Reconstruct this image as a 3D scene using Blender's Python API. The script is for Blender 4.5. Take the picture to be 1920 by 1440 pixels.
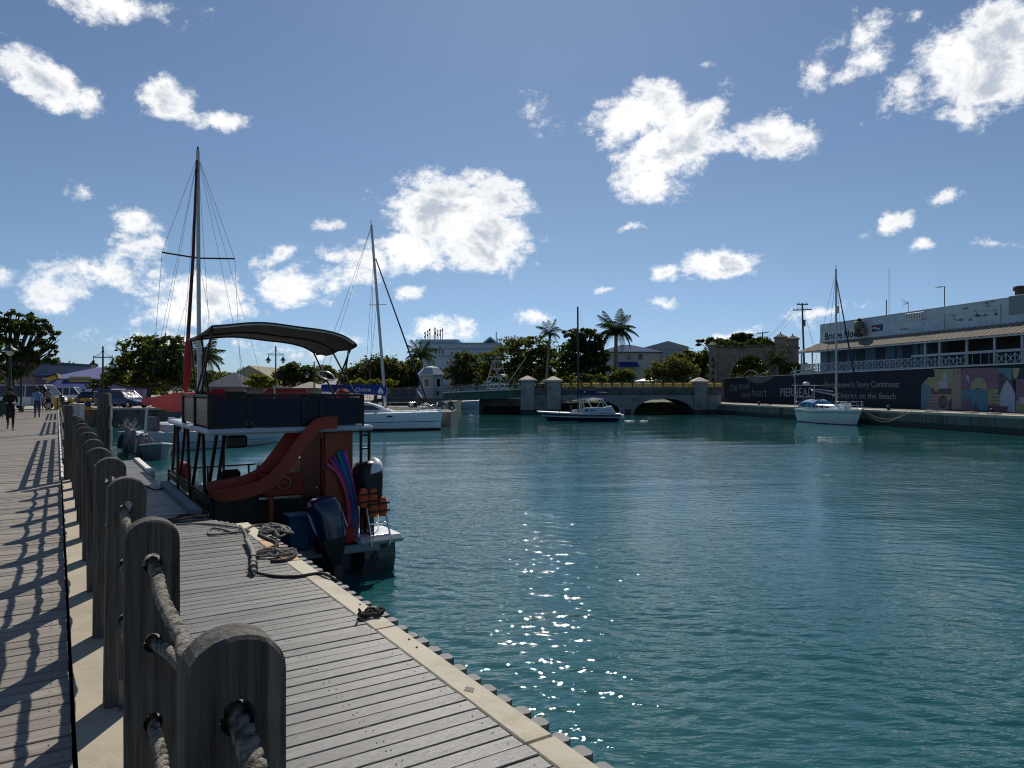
import bpy, bmesh, math, random
import numpy as np
from mathutils import Vector, Matrix, noise
from mathutils.geometry import tessellate_polygon

random.seed(7)
PI = math.pi
SC = bpy.context.scene
COL = SC.collection
for _o in list(bpy.data.objects):
    bpy.data.objects.remove(_o, do_unlink=True)

# ------------------------------------------------------------------ camera
H = 1.65            # eye height above the quay (m)
F = 1332.0          # focal length in pixels of the 1920 wide photograph
cam = bpy.data.cameras.new("camera")
cam.sensor_width = 36.0
cam.lens = F / 1920.0 * 36.0
cam.shift_y = 10.0 / 1920.0
cam.clip_start = 0.05
cam.clip_end = 6000.0
camo = bpy.data.objects.new("camera", cam)
COL.objects.link(camo)
camo.location = (0, 0, H)
camo.rotation_euler = (PI / 2, 0, 0)
SC.camera = camo

# ------------------------------------------------------------------ light
SUN_EL = math.radians(44.0)
SUN_AZ = math.radians(2.8)          # clockwise from +Y
sdir = Vector((math.sin(SUN_AZ) * math.cos(SUN_EL), math.cos(SUN_AZ) * math.cos(SUN_EL), math.sin(SUN_EL)))
sun = bpy.data.lights.new("sun", 'SUN')
sun.energy = 4.2
sun.angle = math.radians(0.55)
sun.color = (1.0, 0.945, 0.86)
suno = bpy.data.objects.new("sun", sun)
COL.objects.link(suno)
suno.rotation_euler = (-sdir).to_track_quat('-Z', 'Y').to_euler()
suno.location = (0, 0, 60)

vs = SC.view_settings
SC.display_settings.display_device = 'sRGB'
vs.view_transform = 'Standard'
vs.look = 'None'
vs.exposure = 0.10
vs.gamma = 1.0
vs.use_curve_mapping = False
SC.render.engine = 'CYCLES'
SC.cycles.max_bounces = 7
SC.cycles.diffuse_bounces = 3
SC.cycles.glossy_bounces = 4
SC.cycles.transparent_max_bounces = 8
SC.cycles.sample_clamp_direct = 0.0
SC.cycles.sample_clamp_indirect = 6.0
SC.cycles.use_denoising = True
SC.cycles.denoiser = 'OPENIMAGEDENOISE'
SC.cycles.denoising_input_passes = 'RGB_ALBEDO_NORMAL'
SC.cycles.denoising_prefilter = 'ACCURATE'
SC.cycles.filter_width = 1.15
SC.cycles.caustics_reflective = False
SC.cycles.caustics_refractive = False

# ------------------------------------------------------------------ sky
# clouds: (centre x, centre y, half width, half height, turn in degrees, strength) on the photograph's grid,
# turned here into directions on the sky (tangent of the angles about due north)
CLOUDS = [
    (210, 5, 130, 40, 8, .9), (95, 155, 115, 44, 24, 1.1), (315, 175, 70, 48, 20, 1.0), (405, 225, 75, 22, 14, .75),
    (150, 355, 30, 24, 40, .45), (245, 402, 52, 28, 20, .7), (255, 455, 66, 28, 10, .65), (105, 540, 78, 46, -8, .65),
    (215, 505, 80, 42, 10, .65), (380, 548, 140, 52, 6, .95), (330, 590, 110, 30, 5, .65), (540, 540, 85, 40, 4, .9), (640, 520, 90, 34, 2, .65),
    (530, 480, 55, 18, -20, .5), (300, 640, 130, 26, 0, .45), (520, 640, 160, 24, 0, .4), (5, 530, 30, 24, 0, .6),
    (835, 395, 130, 70, -4, 1.3), (900, 450, 110, 62, 4, 1.2), (760, 470, 95, 50, -6, 1.1), (690, 490, 110, 28, 0, .7), (940, 385, 62, 46, 0, .8),
    (625, 415, 32, 13, 0, .5), (765, 555, 36, 11, 0, .5), (830, 622, 70, 24, 2, .9), (1005, 600, 40, 14, 0, .6),
    (1205, 205, 105, 58, -12, 1.3), (1255, 285, 100, 58, -25, 1.3), (1215, 335, 72, 38, 10, 1.0), (1300, 225, 75, 40, -50, .9), (1455, 256, 84, 40, 2, 1.15),
    (1350, 265, 60, 22, -15, .6), (1018, 218, 36, 30, 50, .42), (1620, 60, 55, 38, -30, .55), (1640, 100, 50, 42, 20, .55), (1530, 130, 26, 50, 35, .4), (1590, 148, 60, 16, -5, .4), (1715, 35, 34, 16, -30, .4),
    (1830, 120, 130, 96, 12, 1.4), (1900, 60, 90, 70, 0, 1.2), (1700, 165, 45, 60, 30, .5), (1790, 215, 75, 30, 10, .5),
    (1352, 498, 70, 32, 2, 1.15), (1255, 506, 32, 14, 0, .55), (1240, 564, 34, 12, 0, .6), (1190, 421, 38, 9, -6, .5), (1465, 360, 18, 9, -15, .5), (1665, 412, 48, 18, -6, .8), (1730, 458, 28, 13, 0, .55),
    (1780, 365, 34, 12, -10, .5), (1865, 452, 36, 11, -5, .42), (1370, 625, 75, 16, -4, .7), (1550, 590, 90, 18, -6, .6), (1130, 552, 22, 8, 10, .35), (1610, 238, 18, 10, 20, .35), (1310, 112, 24, 8, 0, .3),
]
w = bpy.data.worlds.new("World")
SC.world = w
w.use_nodes = True
nt = w.node_tree
nt.nodes.clear()


def N(tree, t, **kw):
    n = tree.nodes.new(t)
    for k, v in kw.items():
        setattr(n, k, v)
    return n


def L(tree, a, b):
    tree.links.new(a, b)


def MATH(tree, op, a, b=None, c=None, clamp=False):
    n = tree.nodes.new('ShaderNodeMath')
    n.operation = op
    n.use_clamp = clamp
    for i, x in enumerate((a, b, c)):
        if x is None:
            continue
        if isinstance(x, (int, float)):
            n.inputs[i].default_value = x
        else:
            tree.links.new(x, n.inputs[i])
    return n.outputs[0]


def VMATH(tree, op, a, b=None, scale=None):
    n = tree.nodes.new('ShaderNodeVectorMath')
    n.operation = op
    for i, x in enumerate((a, b)):
        if x is None:
            continue
        if isinstance(x, (tuple, list)):
            n.inputs[i].default_value = x
        else:
            tree.links.new(x, n.inputs[i])
    if scale is not None:
        if isinstance(scale, (int, float)):
            n.inputs['Scale'].default_value = scale
        else:
            tree.links.new(scale, n.inputs['Scale'])
    return n.outputs['Value'] if op == 'LENGTH' else n.outputs[0]


def RANGE(tree, v, a, b, c=0.0, d=1.0, smooth=True):
    n = tree.nodes.new('ShaderNodeMapRange')
    n.interpolation_type = 'SMOOTHSTEP' if smooth else 'LINEAR'
    tree.links.new(v, n.inputs['Value'])
    for i, x in zip(('From Min', 'From Max', 'To Min', 'To Max'), (a, b, c, d)):
        n.inputs[i].default_value = x
    return n.outputs['Result']


def NOISE(tree, vec, scale, detail=2.0, rough=.5, col=False, dim='3D', dist=0.0):
    n = tree.nodes.new('ShaderNodeTexNoise')
    n.noise_dimensions = dim
    tree.links.new(vec, n.inputs['Vector'])
    n.inputs['Scale'].default_value = scale
    n.inputs['Detail'].default_value = detail
    n.inputs['Roughness'].default_value = rough
    n.inputs['Distortion'].default_value = dist
    return n.outputs['Color'] if col else n.outputs['Fac']


def build_sky():
    t = nt
    sky = N(t, 'ShaderNodeTexSky', sky_type='NISHITA')
    sky.sun_disc = False
    sky.sun_elevation = SUN_EL
    sky.sun_rotation = SUN_AZ
    sky.altitude = 300
    sky.air_density = 1.0
    sky.dust_density = 0.3
    sky.ozone_density = 4.0
    hs = N(t, 'ShaderNodeHueSaturation')
    hs.inputs['Saturation'].default_value = 0.93
    hs.inputs['Value'].default_value = 1.0
    tint = VMATH(t, 'MULTIPLY', sky.outputs[0], (.88, .99, 1.06))
    hz = N(t, 'ShaderNodeSeparateXYZ')
    L(t, N(t, 'ShaderNodeTexCoord').outputs['Generated'], hz.inputs[0])
    hm = N(t, 'ShaderNodeMix', data_type='RGBA')
    L(t, RANGE(t, hz.outputs[2], -.02, .22, 1, 0), hm.inputs[0])
    hm.inputs[6].default_value = (1, 1, 1, 1)
    hm.inputs[7].default_value = (.80, .95, 1.30, 1)
    tint = VMATH(t, 'MULTIPLY', tint, hm.outputs[2])
    L(t, tint, hs.inputs['Color'])
    bg = N(t, 'ShaderNodeBackground')
    bg.inputs['Strength'].default_value = SKY_STRENGTH
    L(t, hs.outputs[0], bg.inputs['Color'])
    # clouds
    tc = N(t, 'ShaderNodeTexCoord').outputs['Generated']
    sep = N(t, 'ShaderNodeSeparateXYZ')
    L(t, tc, sep.inputs[0])
    yy = MATH(t, 'MAXIMUM', sep.outputs[1], 0.08)
    tx = MATH(t, 'DIVIDE', sep.outputs[0], yy)
    tz = MATH(t, 'DIVIDE', sep.outputs[2], yy)
    cmb = N(t, 'ShaderNodeCombineXYZ')
    L(t, tx, cmb.inputs[0])
    L(t, tz, cmb.inputs[1])
    p = cmb.outputs[0]
    warp = VMATH(t, 'SUBTRACT', NOISE(t, p, 9.0, 5, .6, col=True), (.5, .5, .5))
    pw = VMATH(t, 'ADD', p, VMATH(t, 'SCALE', warp, scale=.06))
    acc = None
    for cx, cy, rx, ry, rot, st in CLOUDS:
        m = N(t, 'ShaderNodeMapping', vector_type='TEXTURE')
        m.inputs['Location'].default_value = ((cx - 960) / F, (730 - cy) / F, 0)
        m.inputs['Rotation'].default_value = (0, 0, -math.radians(rot))
        m.inputs['Scale'].default_value = (rx * 1.15 / F, ry * 1.15 / F, 1)
        L(t, pw, m.inputs['Vector'])
        ln = VMATH(t, 'LENGTH', m.outputs[0])
        v = MATH(t, 'MULTIPLY_ADD', ln, -st, st)       # st*(1-r)
        acc = v if acc is None else MATH(t, 'SMOOTH_MAX', acc, v, .12)
    acc = MATH(t, 'MAXIMUM', acc, -1.2)
    # elsewhere in the sky: the same kind of scattered cumulus
    wide = NOISE(t, VMATH(t, 'MULTIPLY', tc, (1, 1, 2.2)), 3.1, 4, .55)
    gen = RANGE(t, wide, .56, .84, -.6, 1.0, smooth=False)
    ax = MATH(t, 'ABSOLUTE', tx)
    inx = RANGE(t, ax, .74, .95, 1, 0)
    inz = RANGE(t, tz, .56, .72, 1, 0)
    iny = RANGE(t, sep.outputs[1], .1, .3, 0, 1)
    front = MATH(t, 'MULTIPLY', MATH(t, 'MULTIPLY', inx, inz), iny)
    mixn = N(t, 'ShaderNodeMix', data_type='FLOAT')
    L(t, front, mixn.inputs[0])
    L(t, gen, mixn.inputs[2])
    L(t, acc, mixn.inputs[3])
    base = mixn.outputs[0]
    f1 = NOISE(t, VMATH(t, 'MULTIPLY', tc, (1, 1, 1.5)), 15.0, 12, .68, dist=.5)
    f2 = NOISE(t, VMATH(t, 'MULTIPLY', tc, (1, 1, 1.3)), 52.0, 6, .62)
    vo = N(t, 'ShaderNodeTexVoronoi', feature='F1')
    vo.normalize = True
    vo.inputs['Scale'].default_value = 21.0
    vo.inputs['Detail'].default_value = 4.0
    vo.inputs['Roughness'].default_value = .62
    vo.inputs['Lacunarity'].default_value = 2.3
    wp2 = VMATH(t, 'SUBTRACT', NOISE(t, tc, 30.0, 3, .6, col=True), (.5, .5, .5))
    L(t, VMATH(t, 'ADD', VMATH(t, 'MULTIPLY', tc, (1, 1, 1.25)), VMATH(t, 'SCALE', wp2, scale=.022)), vo.inputs['Vector'])
    puff = MATH(t, 'MULTIPLY_ADD', vo.outputs['Distance'], -1.9, .53)
    det = MATH(t, 'ADD', MATH(t, 'MULTIPLY_ADD', f1, 1.6, -.88), MATH(t, 'MULTIPLY_ADD', f2, .52, -.26))
    det = MATH(t, 'ADD', det, puff)
    D = MATH(t, 'ADD', base, det)
    fac = RANGE(t, D, -.06, .54, 0, 1)
    low = RANGE(t, sep.outputs[2], -.005, .03, 0, 1)
    fac = MATH(t, 'MULTIPLY', fac, low)
    fac = MATH(t, 'MULTIPLY', fac, .97)
    sh = RANGE(t, D, .30, .98, 0, 1)
    up = VMATH(t, 'ADD', VMATH(t, 'MULTIPLY', tc, (1, 1, 1.5)), (.0, -.004, .026))
    shn = RANGE(t, NOISE(t, up, 15.0, 7, .6, dist=.5), .43, .62, 0, 1)
    sh = MATH(t, 'MULTIPLY', sh, shn)
    cm = N(t, 'ShaderNodeMix', data_type='RGBA')
    L(t, sh, cm.inputs[0])
    cm.inputs[6].default_value = (1.0, 1.0, 1.0, 1)
    cm.inputs[7].default_value = (.49, .55, .625, 1)
    bc = N(t, 'ShaderNodeBackground')
    L(t, cm.outputs[2], bc.inputs['Color'])
    bc.inputs['Strength'].default_value = CLOUD_STRENGTH
    ms = N(t, 'ShaderNodeMixShader')
    L(t, fac, ms.inputs[0])
    L(t, bg.outputs[0], ms.inputs[1])
    L(t, bc.outputs[0], ms.inputs[2])
    out = N(t, 'ShaderNodeOutputWorld')
    L(t, ms.outputs[0], out.inputs['Surface'])


SKY_STRENGTH = 0.061
CLOUD_STRENGTH = 0.98
build_sky()
w.cycles.sampling_method = 'MANUAL'
w.cycles.sample_map_resolution = 512

# ------------------------------------------------------------------ coordinates
TH = math.radians(32.63)
CT, ST = math.cos(TH), math.sin(TH)
DOCK = Matrix.Rotation(TH, 4, 'Z')                  # (across the quay, along the quay, up)
QY0 = Vector((34.8, 48.3, 0))
PHI = math.radians(11.16)
RB = Matrix.Translation(QY0) @ Matrix.Rotation(PHI, 4, 'Z')   # (inland, along the far quay, up)
WATER = -1.5


def P(px, py, d):
    return Vector(((px - 960) / F * d, d, H - (py - 730) / F * d))


def RBP(px, py, t):
    """where a sight line meets the plane t metres behind the right-hand quay edge -> (along, height)"""
    k = (px - 960) / F
    tx, ty = math.cos(PHI), math.sin(PHI)
    qx, qy = -math.sin(PHI), math.cos(PHI)
    s = -(QY0.x + t * tx - k * (QY0.y + t * ty)) / (qx - k * qy)
    Y = QY0.y + s * qy + t * ty
    return s, H - (py - 730) / F * Y


# ------------------------------------------------------------------ mesh building
class MB:
    def __init__(self):
        self.v, self.f, self.m, self.s = [], [], [], []

    def add(self, vs_, fs_, mi=0, smooth=False):
        b = len(self.v)
        self.v.extend([tuple(p) for p in vs_])
        for f in fs_:
            self.f.append(tuple(i + b for i in f))
            self.m.append(mi)
            self.s.append(smooth)
        return self

    def box(self, x0, y0, z0, x1, y1, z1, mi=0):
        vv = [(x0, y0, z0), (x1, y0, z0), (x1, y1, z0), (x0, y1, z0), (x0, y0, z1), (x1, y0, z1), (x1, y1, z1), (x0, y1, z1)]
        return self.add(vv, [(0, 3, 2, 1), (4, 5, 6, 7), (0, 1, 5, 4), (1, 2, 6, 5), (2, 3, 7, 6), (3, 0, 4, 7)], mi)

    def bbox(self, x0, y0, z0, x1, y1, z1, b=.01, mi=0):
        """box with bevelled edges (octagonal rings)"""
        rings = []
        for z, i in ((z0, b), (z0 + b, 0), (z1 - b, 0), (z1, b)):
            rings.append([(x0 + b, y0 + i, z), (x1 - b, y0 + i, z), (x1 - i, y0 + b, z), (x1 - i, y1 - b, z), (x1 - b, y1 - i, z), (x0 + b, y1 - i, z), (x0 + i, y1 - b, z), (x0 + i, y0 + b, z)])
        return self.loft(rings, True, True, mi)

    def loft(self, rings, cap=True, closed=True, mi=0, smooth=False):
        n = len(rings[0])
        vv = [p for r in rings for p in r]
        ff = []
        for i in range(len(rings) - 1):
            for j in range(n if closed else n - 1):
                a, b = i * n + j, i * n + (j + 1) % n
                ff.append((a, b, b + n, a + n))
        self.add(vv, ff, mi, smooth)
        if cap:
            self.add(rings[0], [tuple(range(n))[::-1]], mi)
            self.add(rings[-1], [tuple(range(n))], mi)
        return self

    def beam(self, p, q, w_, h_, up=(0, 0, 1), mi=0):
        p, q = Vector(p), Vector(q)
        d = (q - p).normalized()
        u = Vector(up)
        sd = d.cross(u)
        if sd.length < 1e-4:
            sd = d.cross(Vector((0, 1, 0)))
        sd.normalize()
        u = sd.cross(d).normalized()
        a, b = sd * w_ / 2, u * h_ / 2
        r = lambda c: [c - a - b, c + a - b, c + a + b, c - a + b]
        return self.loft([r(p), r(q)], True, True, mi)

    def tube(self, pts, r, n=8, mi=0, cap=True, smooth=True):
        pts = [Vector(p) for p in pts]
        rs = r if isinstance(r, (list, tuple)) else [r] * len(pts)
        rings, prev = [], None
        for i, p in enumerate(pts):
            d = (pts[min(i + 1, len(pts) - 1)] - pts[max(i - 1, 0)])
            d = d.normalized() if d.length > 1e-9 else Vector((0, 0, 1))
            if prev is None:
                a = d.orthogonal().normalized()
            else:
                a = prev - d * prev.dot(d)
                a = a.normalized() if a.length > 1e-6 else d.orthogonal().normalized()
            prev = a
            b = d.cross(a)
            rings.append([p + (a * math.cos(2 * PI * k / n) + b * math.sin(2 * PI * k / n)) * rs[i] for k in range(n)])
        return self.loft(rings, cap, True, mi, smooth)

    def lathe(self, prof, c=(0, 0, 0), n=16, mi=0, smooth=True, cap=True):
        c = Vector(c)
        rings = [[c + Vector((r * math.cos(2 * PI * k / n), r * math.sin(2 * PI * k / n), z)) for k in range(n)] for r, z in prof]
        return self.loft(rings, cap, True, mi, smooth)

    def poly(self, pts, fn, d0, d1, holes=(), mi=0):
        """2D outline (with holes) extruded between depths; fn(a, b, depth) -> 3D point"""
        loops = [list(pts)] + [list(h) for h in holes]
        flat = [q for lp in loops for q in lp]
        tris = tessellate_polygon([[Vector((a, b, 0)) for a, b in lp] for lp in loops])
        n = len(flat)
        vv = [fn(a, b, d0) for a, b in flat] + [fn(a, b, d1) for a, b in flat]
        ff = [tuple(t) for t in tris] + [tuple(i + n for i in reversed(t)) for t in tris]
        o = 0
        for lp in loops:
            k = len(lp)
            for i in range(k):
                a, b = o + i, o + (i + 1) % k
                ff.append((a, b, b + n, a + n))
            o += k
        return self.add(vv, ff, mi)

    def mesh(self, name, mats, inv=None, xf=None):
        me = bpy.data.meshes.new(name)
        M = Matrix.Identity(4)
        if xf is not None:
            M = xf
        if inv is not None:
            M = inv @ M
        me.from_pydata([tuple(M @ Vector(p)) for p in self.v], [], self.f)
        for m_ in (mats if isinstance(mats, (list, tuple)) else [mats]):
            me.materials.append(m_)
        me.polygons.foreach_set('material_index', self.m)
        me.polygons.foreach_set('use_smooth', self.s)
        bm = bmesh.new()
        bm.from_mesh(me)
        bmesh.ops.recalc_face_normals(bm, faces=bm.faces)
        bm.to_mesh(me)
        bm.free()
        me.update()
        return me

    def build(self, name, mats, parent=None, xf=None, local=False):
        """link as one object; verts are world (after xf) unless local=True"""
        inv = None
        if parent is not None and not local:
            inv = WORLD[parent.name].inverted()
        me = self.mesh(name, mats, inv, xf)
        o = bpy.data.objects.new(name, me)
        COL.objects.link(o)
        if parent is not None:
            o.parent = parent
            WORLD[o.name] = WORLD[parent.name]
        else:
            WORLD[o.name] = Matrix.Identity(4)
        return o


WORLD = {}


def tag(o, label=None, cat=None, group=None, kind=None):
    if label:
        o['label'] = label
    if cat:
        o['category'] = cat
    if group:
        o['group'] = group
    if kind:
        o['kind'] = kind
    return o


def thing(name, label, cat, loc=(0, 0, 0), rotz=0.0, group=None):
    o = bpy.data.objects.new(name, None)
    COL.objects.link(o)
    o.empty_display_size = .3
    o.location = loc
    o.rotation_euler = (0, 0, rotz)
    WORLD[o.name] = Matrix.Translation(Vector(loc)) @ Matrix.Rotation(rotz, 4, 'Z')
    return tag(o, label, cat, group)


def copy_tree(o, loc=None, rotz=None, label=None, parent=None):
    c = o.copy()
    COL.objects.link(c)
    if parent is not None:
        c.parent = parent
    if loc is not None:
        c.location = loc
    if rotz is not None:
        c.rotation_euler = (0, 0, rotz)
    if label:
        c['label'] = label
    if parent is None:
        WORLD[c.name] = Matrix.Translation(c.location) @ Matrix.Rotation(c.rotation_euler[2], 4, 'Z')
    else:
        WORLD[c.name] = WORLD[parent.name]
    for ch in list(o.children):
        copy_tree(ch, parent=c)
    return c


def dup(o, parent, loc=None, rot=None, scale=None):
    """another part that shares its mesh"""
    c = o.copy()
    COL.objects.link(c)
    c.parent = parent
    if loc is not None:
        c.location = loc
    if rot is not None:
        c.rotation_euler = rot
    if scale is not None:
        c.scale = scale
    WORLD[c.name] = WORLD[parent.name]
    return c


ORD = ['first', 'second', 'third', 'fourth', 'fifth', 'sixth', 'seventh', 'eighth', 'ninth', 'tenth', 'eleventh', 'twelfth', 'thirteenth', 'fourteenth']

# ------------------------------------------------------------------ materials
MATS = {}


def thin_cloth(name, col, k=.45):
    """canvas thin enough for the sun to glow through"""
    m = bpy.data.materials.new(name)
    m.use_nodes = True
    t_ = m.node_tree
    t_.nodes.clear()
    out, a, b, x = N(t_, 'ShaderNodeOutputMaterial'), N(t_, 'ShaderNodeBsdfDiffuse'), N(t_, 'ShaderNodeBsdfTranslucent'), N(t_, 'ShaderNodeMixShader')
    a.inputs[0].default_value = b.inputs[0].default_value = (*col, 1)
    x.inputs[0].default_value = k
    L(t_, a.outputs[0], x.inputs[1])
    L(t_, b.outputs[0], x.inputs[2])
    L(t_, x.outputs[0], out.inputs['Surface'])
    return m



def mat(name, col, rough=.6, metal=0.0, var=.18, scale=4.0, stretch=(1, 1, 1), bump=0.0, bscale=30.0, rand=0.0, spec=.4, col2=None, c2scale=1.2, c2lo=.5, c2hi=.7, coat=0.0, streak=0.0, emit=0.0, alpha=1.0, trans=0.0):
    if name in MATS:
        return MATS[name]
    m = bpy.data.materials.new(name)
    m.use_nodes = True
    t = m.node_tree
    t.nodes.clear()
    out = N(t, 'ShaderNodeOutputMaterial')
    b = N(t, 'ShaderNodeBsdfPrincipled')
    L(t, b.outputs[0], out.inputs['Surface'])
    tc = N(t, 'ShaderNodeTexCoord').outputs['Object']
    oi = N(t, 'ShaderNodeObjectInfo')
    off = N(t, 'ShaderNodeCombineXYZ')
    r50 = MATH(t, 'MULTIPLY', oi.outputs['Random'], 61.0)
    for i in range(3):
        L(t, r50, off.inputs[i])
    v = VMATH(t, 'ADD', VMATH(t, 'MULTIPLY', tc, tuple(stretch)), off.outputs[0])
    n1 = NOISE(t, v, scale, 6, .62)
    k = RANGE(t, n1, .25, .75, 1 - var, 1 + var, smooth=False)
    if rand:
        k = MATH(t, 'MULTIPLY', k, RANGE(t, oi.outputs['Random'], 0, 1, 1 - rand, 1 + rand, smooth=False))
    c = None
    if col2 is not None:
        mx = N(t, 'ShaderNodeMix', data_type='RGBA')
        L(t, RANGE(t, NOISE(t, v, scale * c2scale, 5, .65), c2lo, c2hi), mx.inputs[0])
        mx.inputs[6].default_value = (*col, 1)
        mx.inputs[7].default_value = (*col2, 1)
        c = mx.outputs[2]
    else:
        rgb = N(t, 'ShaderNodeRGB')
        rgb.outputs[0].default_value = (*col, 1)
        c = rgb.outputs[0]
    cc = VMATH(t, 'SCALE', c, scale=k)
    L(t, cc, b.inputs['Base Color'])
    rr = RANGE(t, n1, .3, .7, max(.02, rough - .08), min(1, rough + .08), smooth=False)
    L(t, rr, b.inputs['Roughness'])
    b.inputs['Metallic'].default_value = metal
    b.inputs['Specular IOR Level'].default_value = spec
    b.inputs['Coat Weight'].default_value = coat
    b.inputs['Coat Roughness'].default_value = .08
    if alpha < 1:
        b.inputs['Alpha'].default_value = alpha
    if trans:
        b.inputs['Transmission Weight'].default_value = trans
    if bump:
        bp = N(t, 'ShaderNodeBump')
        bp.inputs['Strength'].default_value = 1.0
        bp.inputs['Distance'].default_value = bump
        L(t, NOISE(t, v, bscale, 5, .6), bp.inputs['Height'])
        L(t, bp.outputs[0], b.inputs['Normal'])
    MATS[name] = m
    return m


M_deck = mat('weathered deck boards', (.215, .185, .152), .62, var=.30, scale=2.2, stretch=(1.2, 26, 26), bump=.003, bscale=6, rand=.24, spec=.35, col2=(.135, .118, .10), c2scale=.6)
M_dock = mat('silvered dock boards', (.122, .118, .110), .46, var=.55, scale=2.2, stretch=(1.3, 30, 30), bump=.0035, bscale=6, rand=.24, spec=.35, col2=(.24, .23, .215), c2scale=.8, c2lo=.58, c2hi=.76)
M_post = mat('weathered post timber', (.090, .084, .074), .8, var=.8, scale=1.6, stretch=(24, 24, 1.0), bump=.006, bscale=5, rand=.15, spec=.2, col2=(.15, .136, .112), c2scale=.8, c2lo=.50, c2hi=.72)
M_rope = mat('old mooring rope', (.37, .34, .285), .95, var=.55, scale=60, bump=.012, bscale=170, spec=.05, col2=(.10, .09, .075), c2scale=.5, c2lo=.48, c2hi=.62)
M_rope_dark = mat('dark mooring rope', (.055, .05, .043), .9, var=.4, scale=30, bump=.004, bscale=120, spec=.2)
M_rope_mid = mat('grey tangled rope', (.24, .22, .19), .95, var=.4, scale=25, bump=.004, bscale=110, spec=.1, col2=(.08, .07, .06))
M_conc = mat('warm quay concrete', (.40, .345, .255), .85, var=.16, scale=3.0, bump=.003, bscale=60, spec=.25, col2=(.30, .255, .19), c2scale=.5)
M_coping = mat('pale stone coping', (.47, .425, .33), .8, var=.14, scale=4.0, bump=.003, bscale=50, rand=.06, spec=.3, col2=(.36, .31, .22), c2scale=.4)
M_coping2 = mat('orange stone coping', (.50, .33, .19), .8, var=.16, scale=5.0, bump=.003, bscale=50, spec=.3)
M_pile = mat('galvanised pile steel', (.17, .175, .175), .75, .1, var=.35, scale=9, bump=.002, bscale=40, col2=(.20, .17, .14))
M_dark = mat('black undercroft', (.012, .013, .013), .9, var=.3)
M_wallstone = mat('grey harbour stone', (.17, .165, .15), .9, var=.35, scale=1.4, bump=.03, bscale=8, col2=(.075, .08, .07), c2scale=.5)
M_quaywall = mat('wet harbour wall', (.15, .15, .135), .85, var=.4, scale=1.0, stretch=(1, 1, .35), bump=.02, bscale=6, col2=(.05, .055, .048), c2scale=.6)
M_white = mat('white gelcoat', (.76, .78, .79), .28, var=.05, scale=2.0, spec=.5, coat=.3)
M_white2 = mat('dull white paint', (.62, .62, .60), .5, var=.12, scale=3.0)
M_alu = mat('anodised aluminium', (.55, .56, .57), .35, .85, var=.08)
M_spar = mat('mast aluminium', (.42, .43, .43), .4, .6, var=.12)
M_steel = mat('polished steel', (.62, .63, .64), .2, .95, var=.06)
M_black = mat('black painted metal', (.006, .006, .0065), .5, .0, var=.2)
M_rubber = mat('black rubber', (.015, .015, .016), .8, var=.2)
M_navy = mat('navy hull paint', (.012, .018, .055), .22, var=.1, spec=.5, coat=.4)
M_blue_canvas = mat('blue canvas', (.012, .035, .20), .85, var=.18, scale=3, bump=.008, bscale=6)
M_navy_canvas = mat('navy canvas', (.012, .018, .07), .85, var=.18, scale=3, bump=.008, bscale=6)
M_lblue_canvas = mat('sky blue canvas', (.05, .21, .40), .8, var=.2, scale=3, bump=.01, bscale=6)
M_red_canvas = mat('faded red canvas', (.72, .17, .15), .85, var=.16, scale=1.5, bump=.01, bscale=4)
M_dkred = mat('dark red canvas', (.34, .022, .02), .8, var=.2, scale=3, bump=.01, bscale=5)
M_glass = mat('dark window glass', (.012, .016, .02), .06, var=.1, spec=.7)
M_bluepanel = mat('navy fence panel', (.006, .013, .030), .45, .0, var=.15, scale=2, spec=.25)
M_orange = mat('orange slide plastic', (.30, .038, .015), .5, var=.10, scale=2, spec=.5)
M_orangewall = mat('orange cabin wall', (.28, .050, .007), .45, var=.14, scale=1.4, spec=.4)
M_orangedark = mat('dark orange cabin wall', (.17, .015, .005), .5, var=.14, scale=1.4, spec=.3)
M_redvinyl = mat('red vinyl', (.40, .045, .02), .42, var=.12, scale=3, spec=.45)
M_palevinyl = mat('pale vinyl', (.66, .58, .52), .45, var=.08, scale=3)
M_greyvinyl = mat('grey marine carpet', (.06, .07, .085), .9, var=.2, scale=20)
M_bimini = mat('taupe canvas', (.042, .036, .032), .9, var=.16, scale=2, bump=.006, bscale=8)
M_engine = mat('navy outboard cowling', (.012, .026, .075), .22, .1, var=.08, coat=.5, spec=.5)
M_engine_blk = mat('black outboard leg', (.012, .012, .014), .4, .1, var=.2)
M_pontoon = mat('brushed pontoon aluminium', (.10, .105, .10), .5, .3, var=.2, scale=3)


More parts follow.
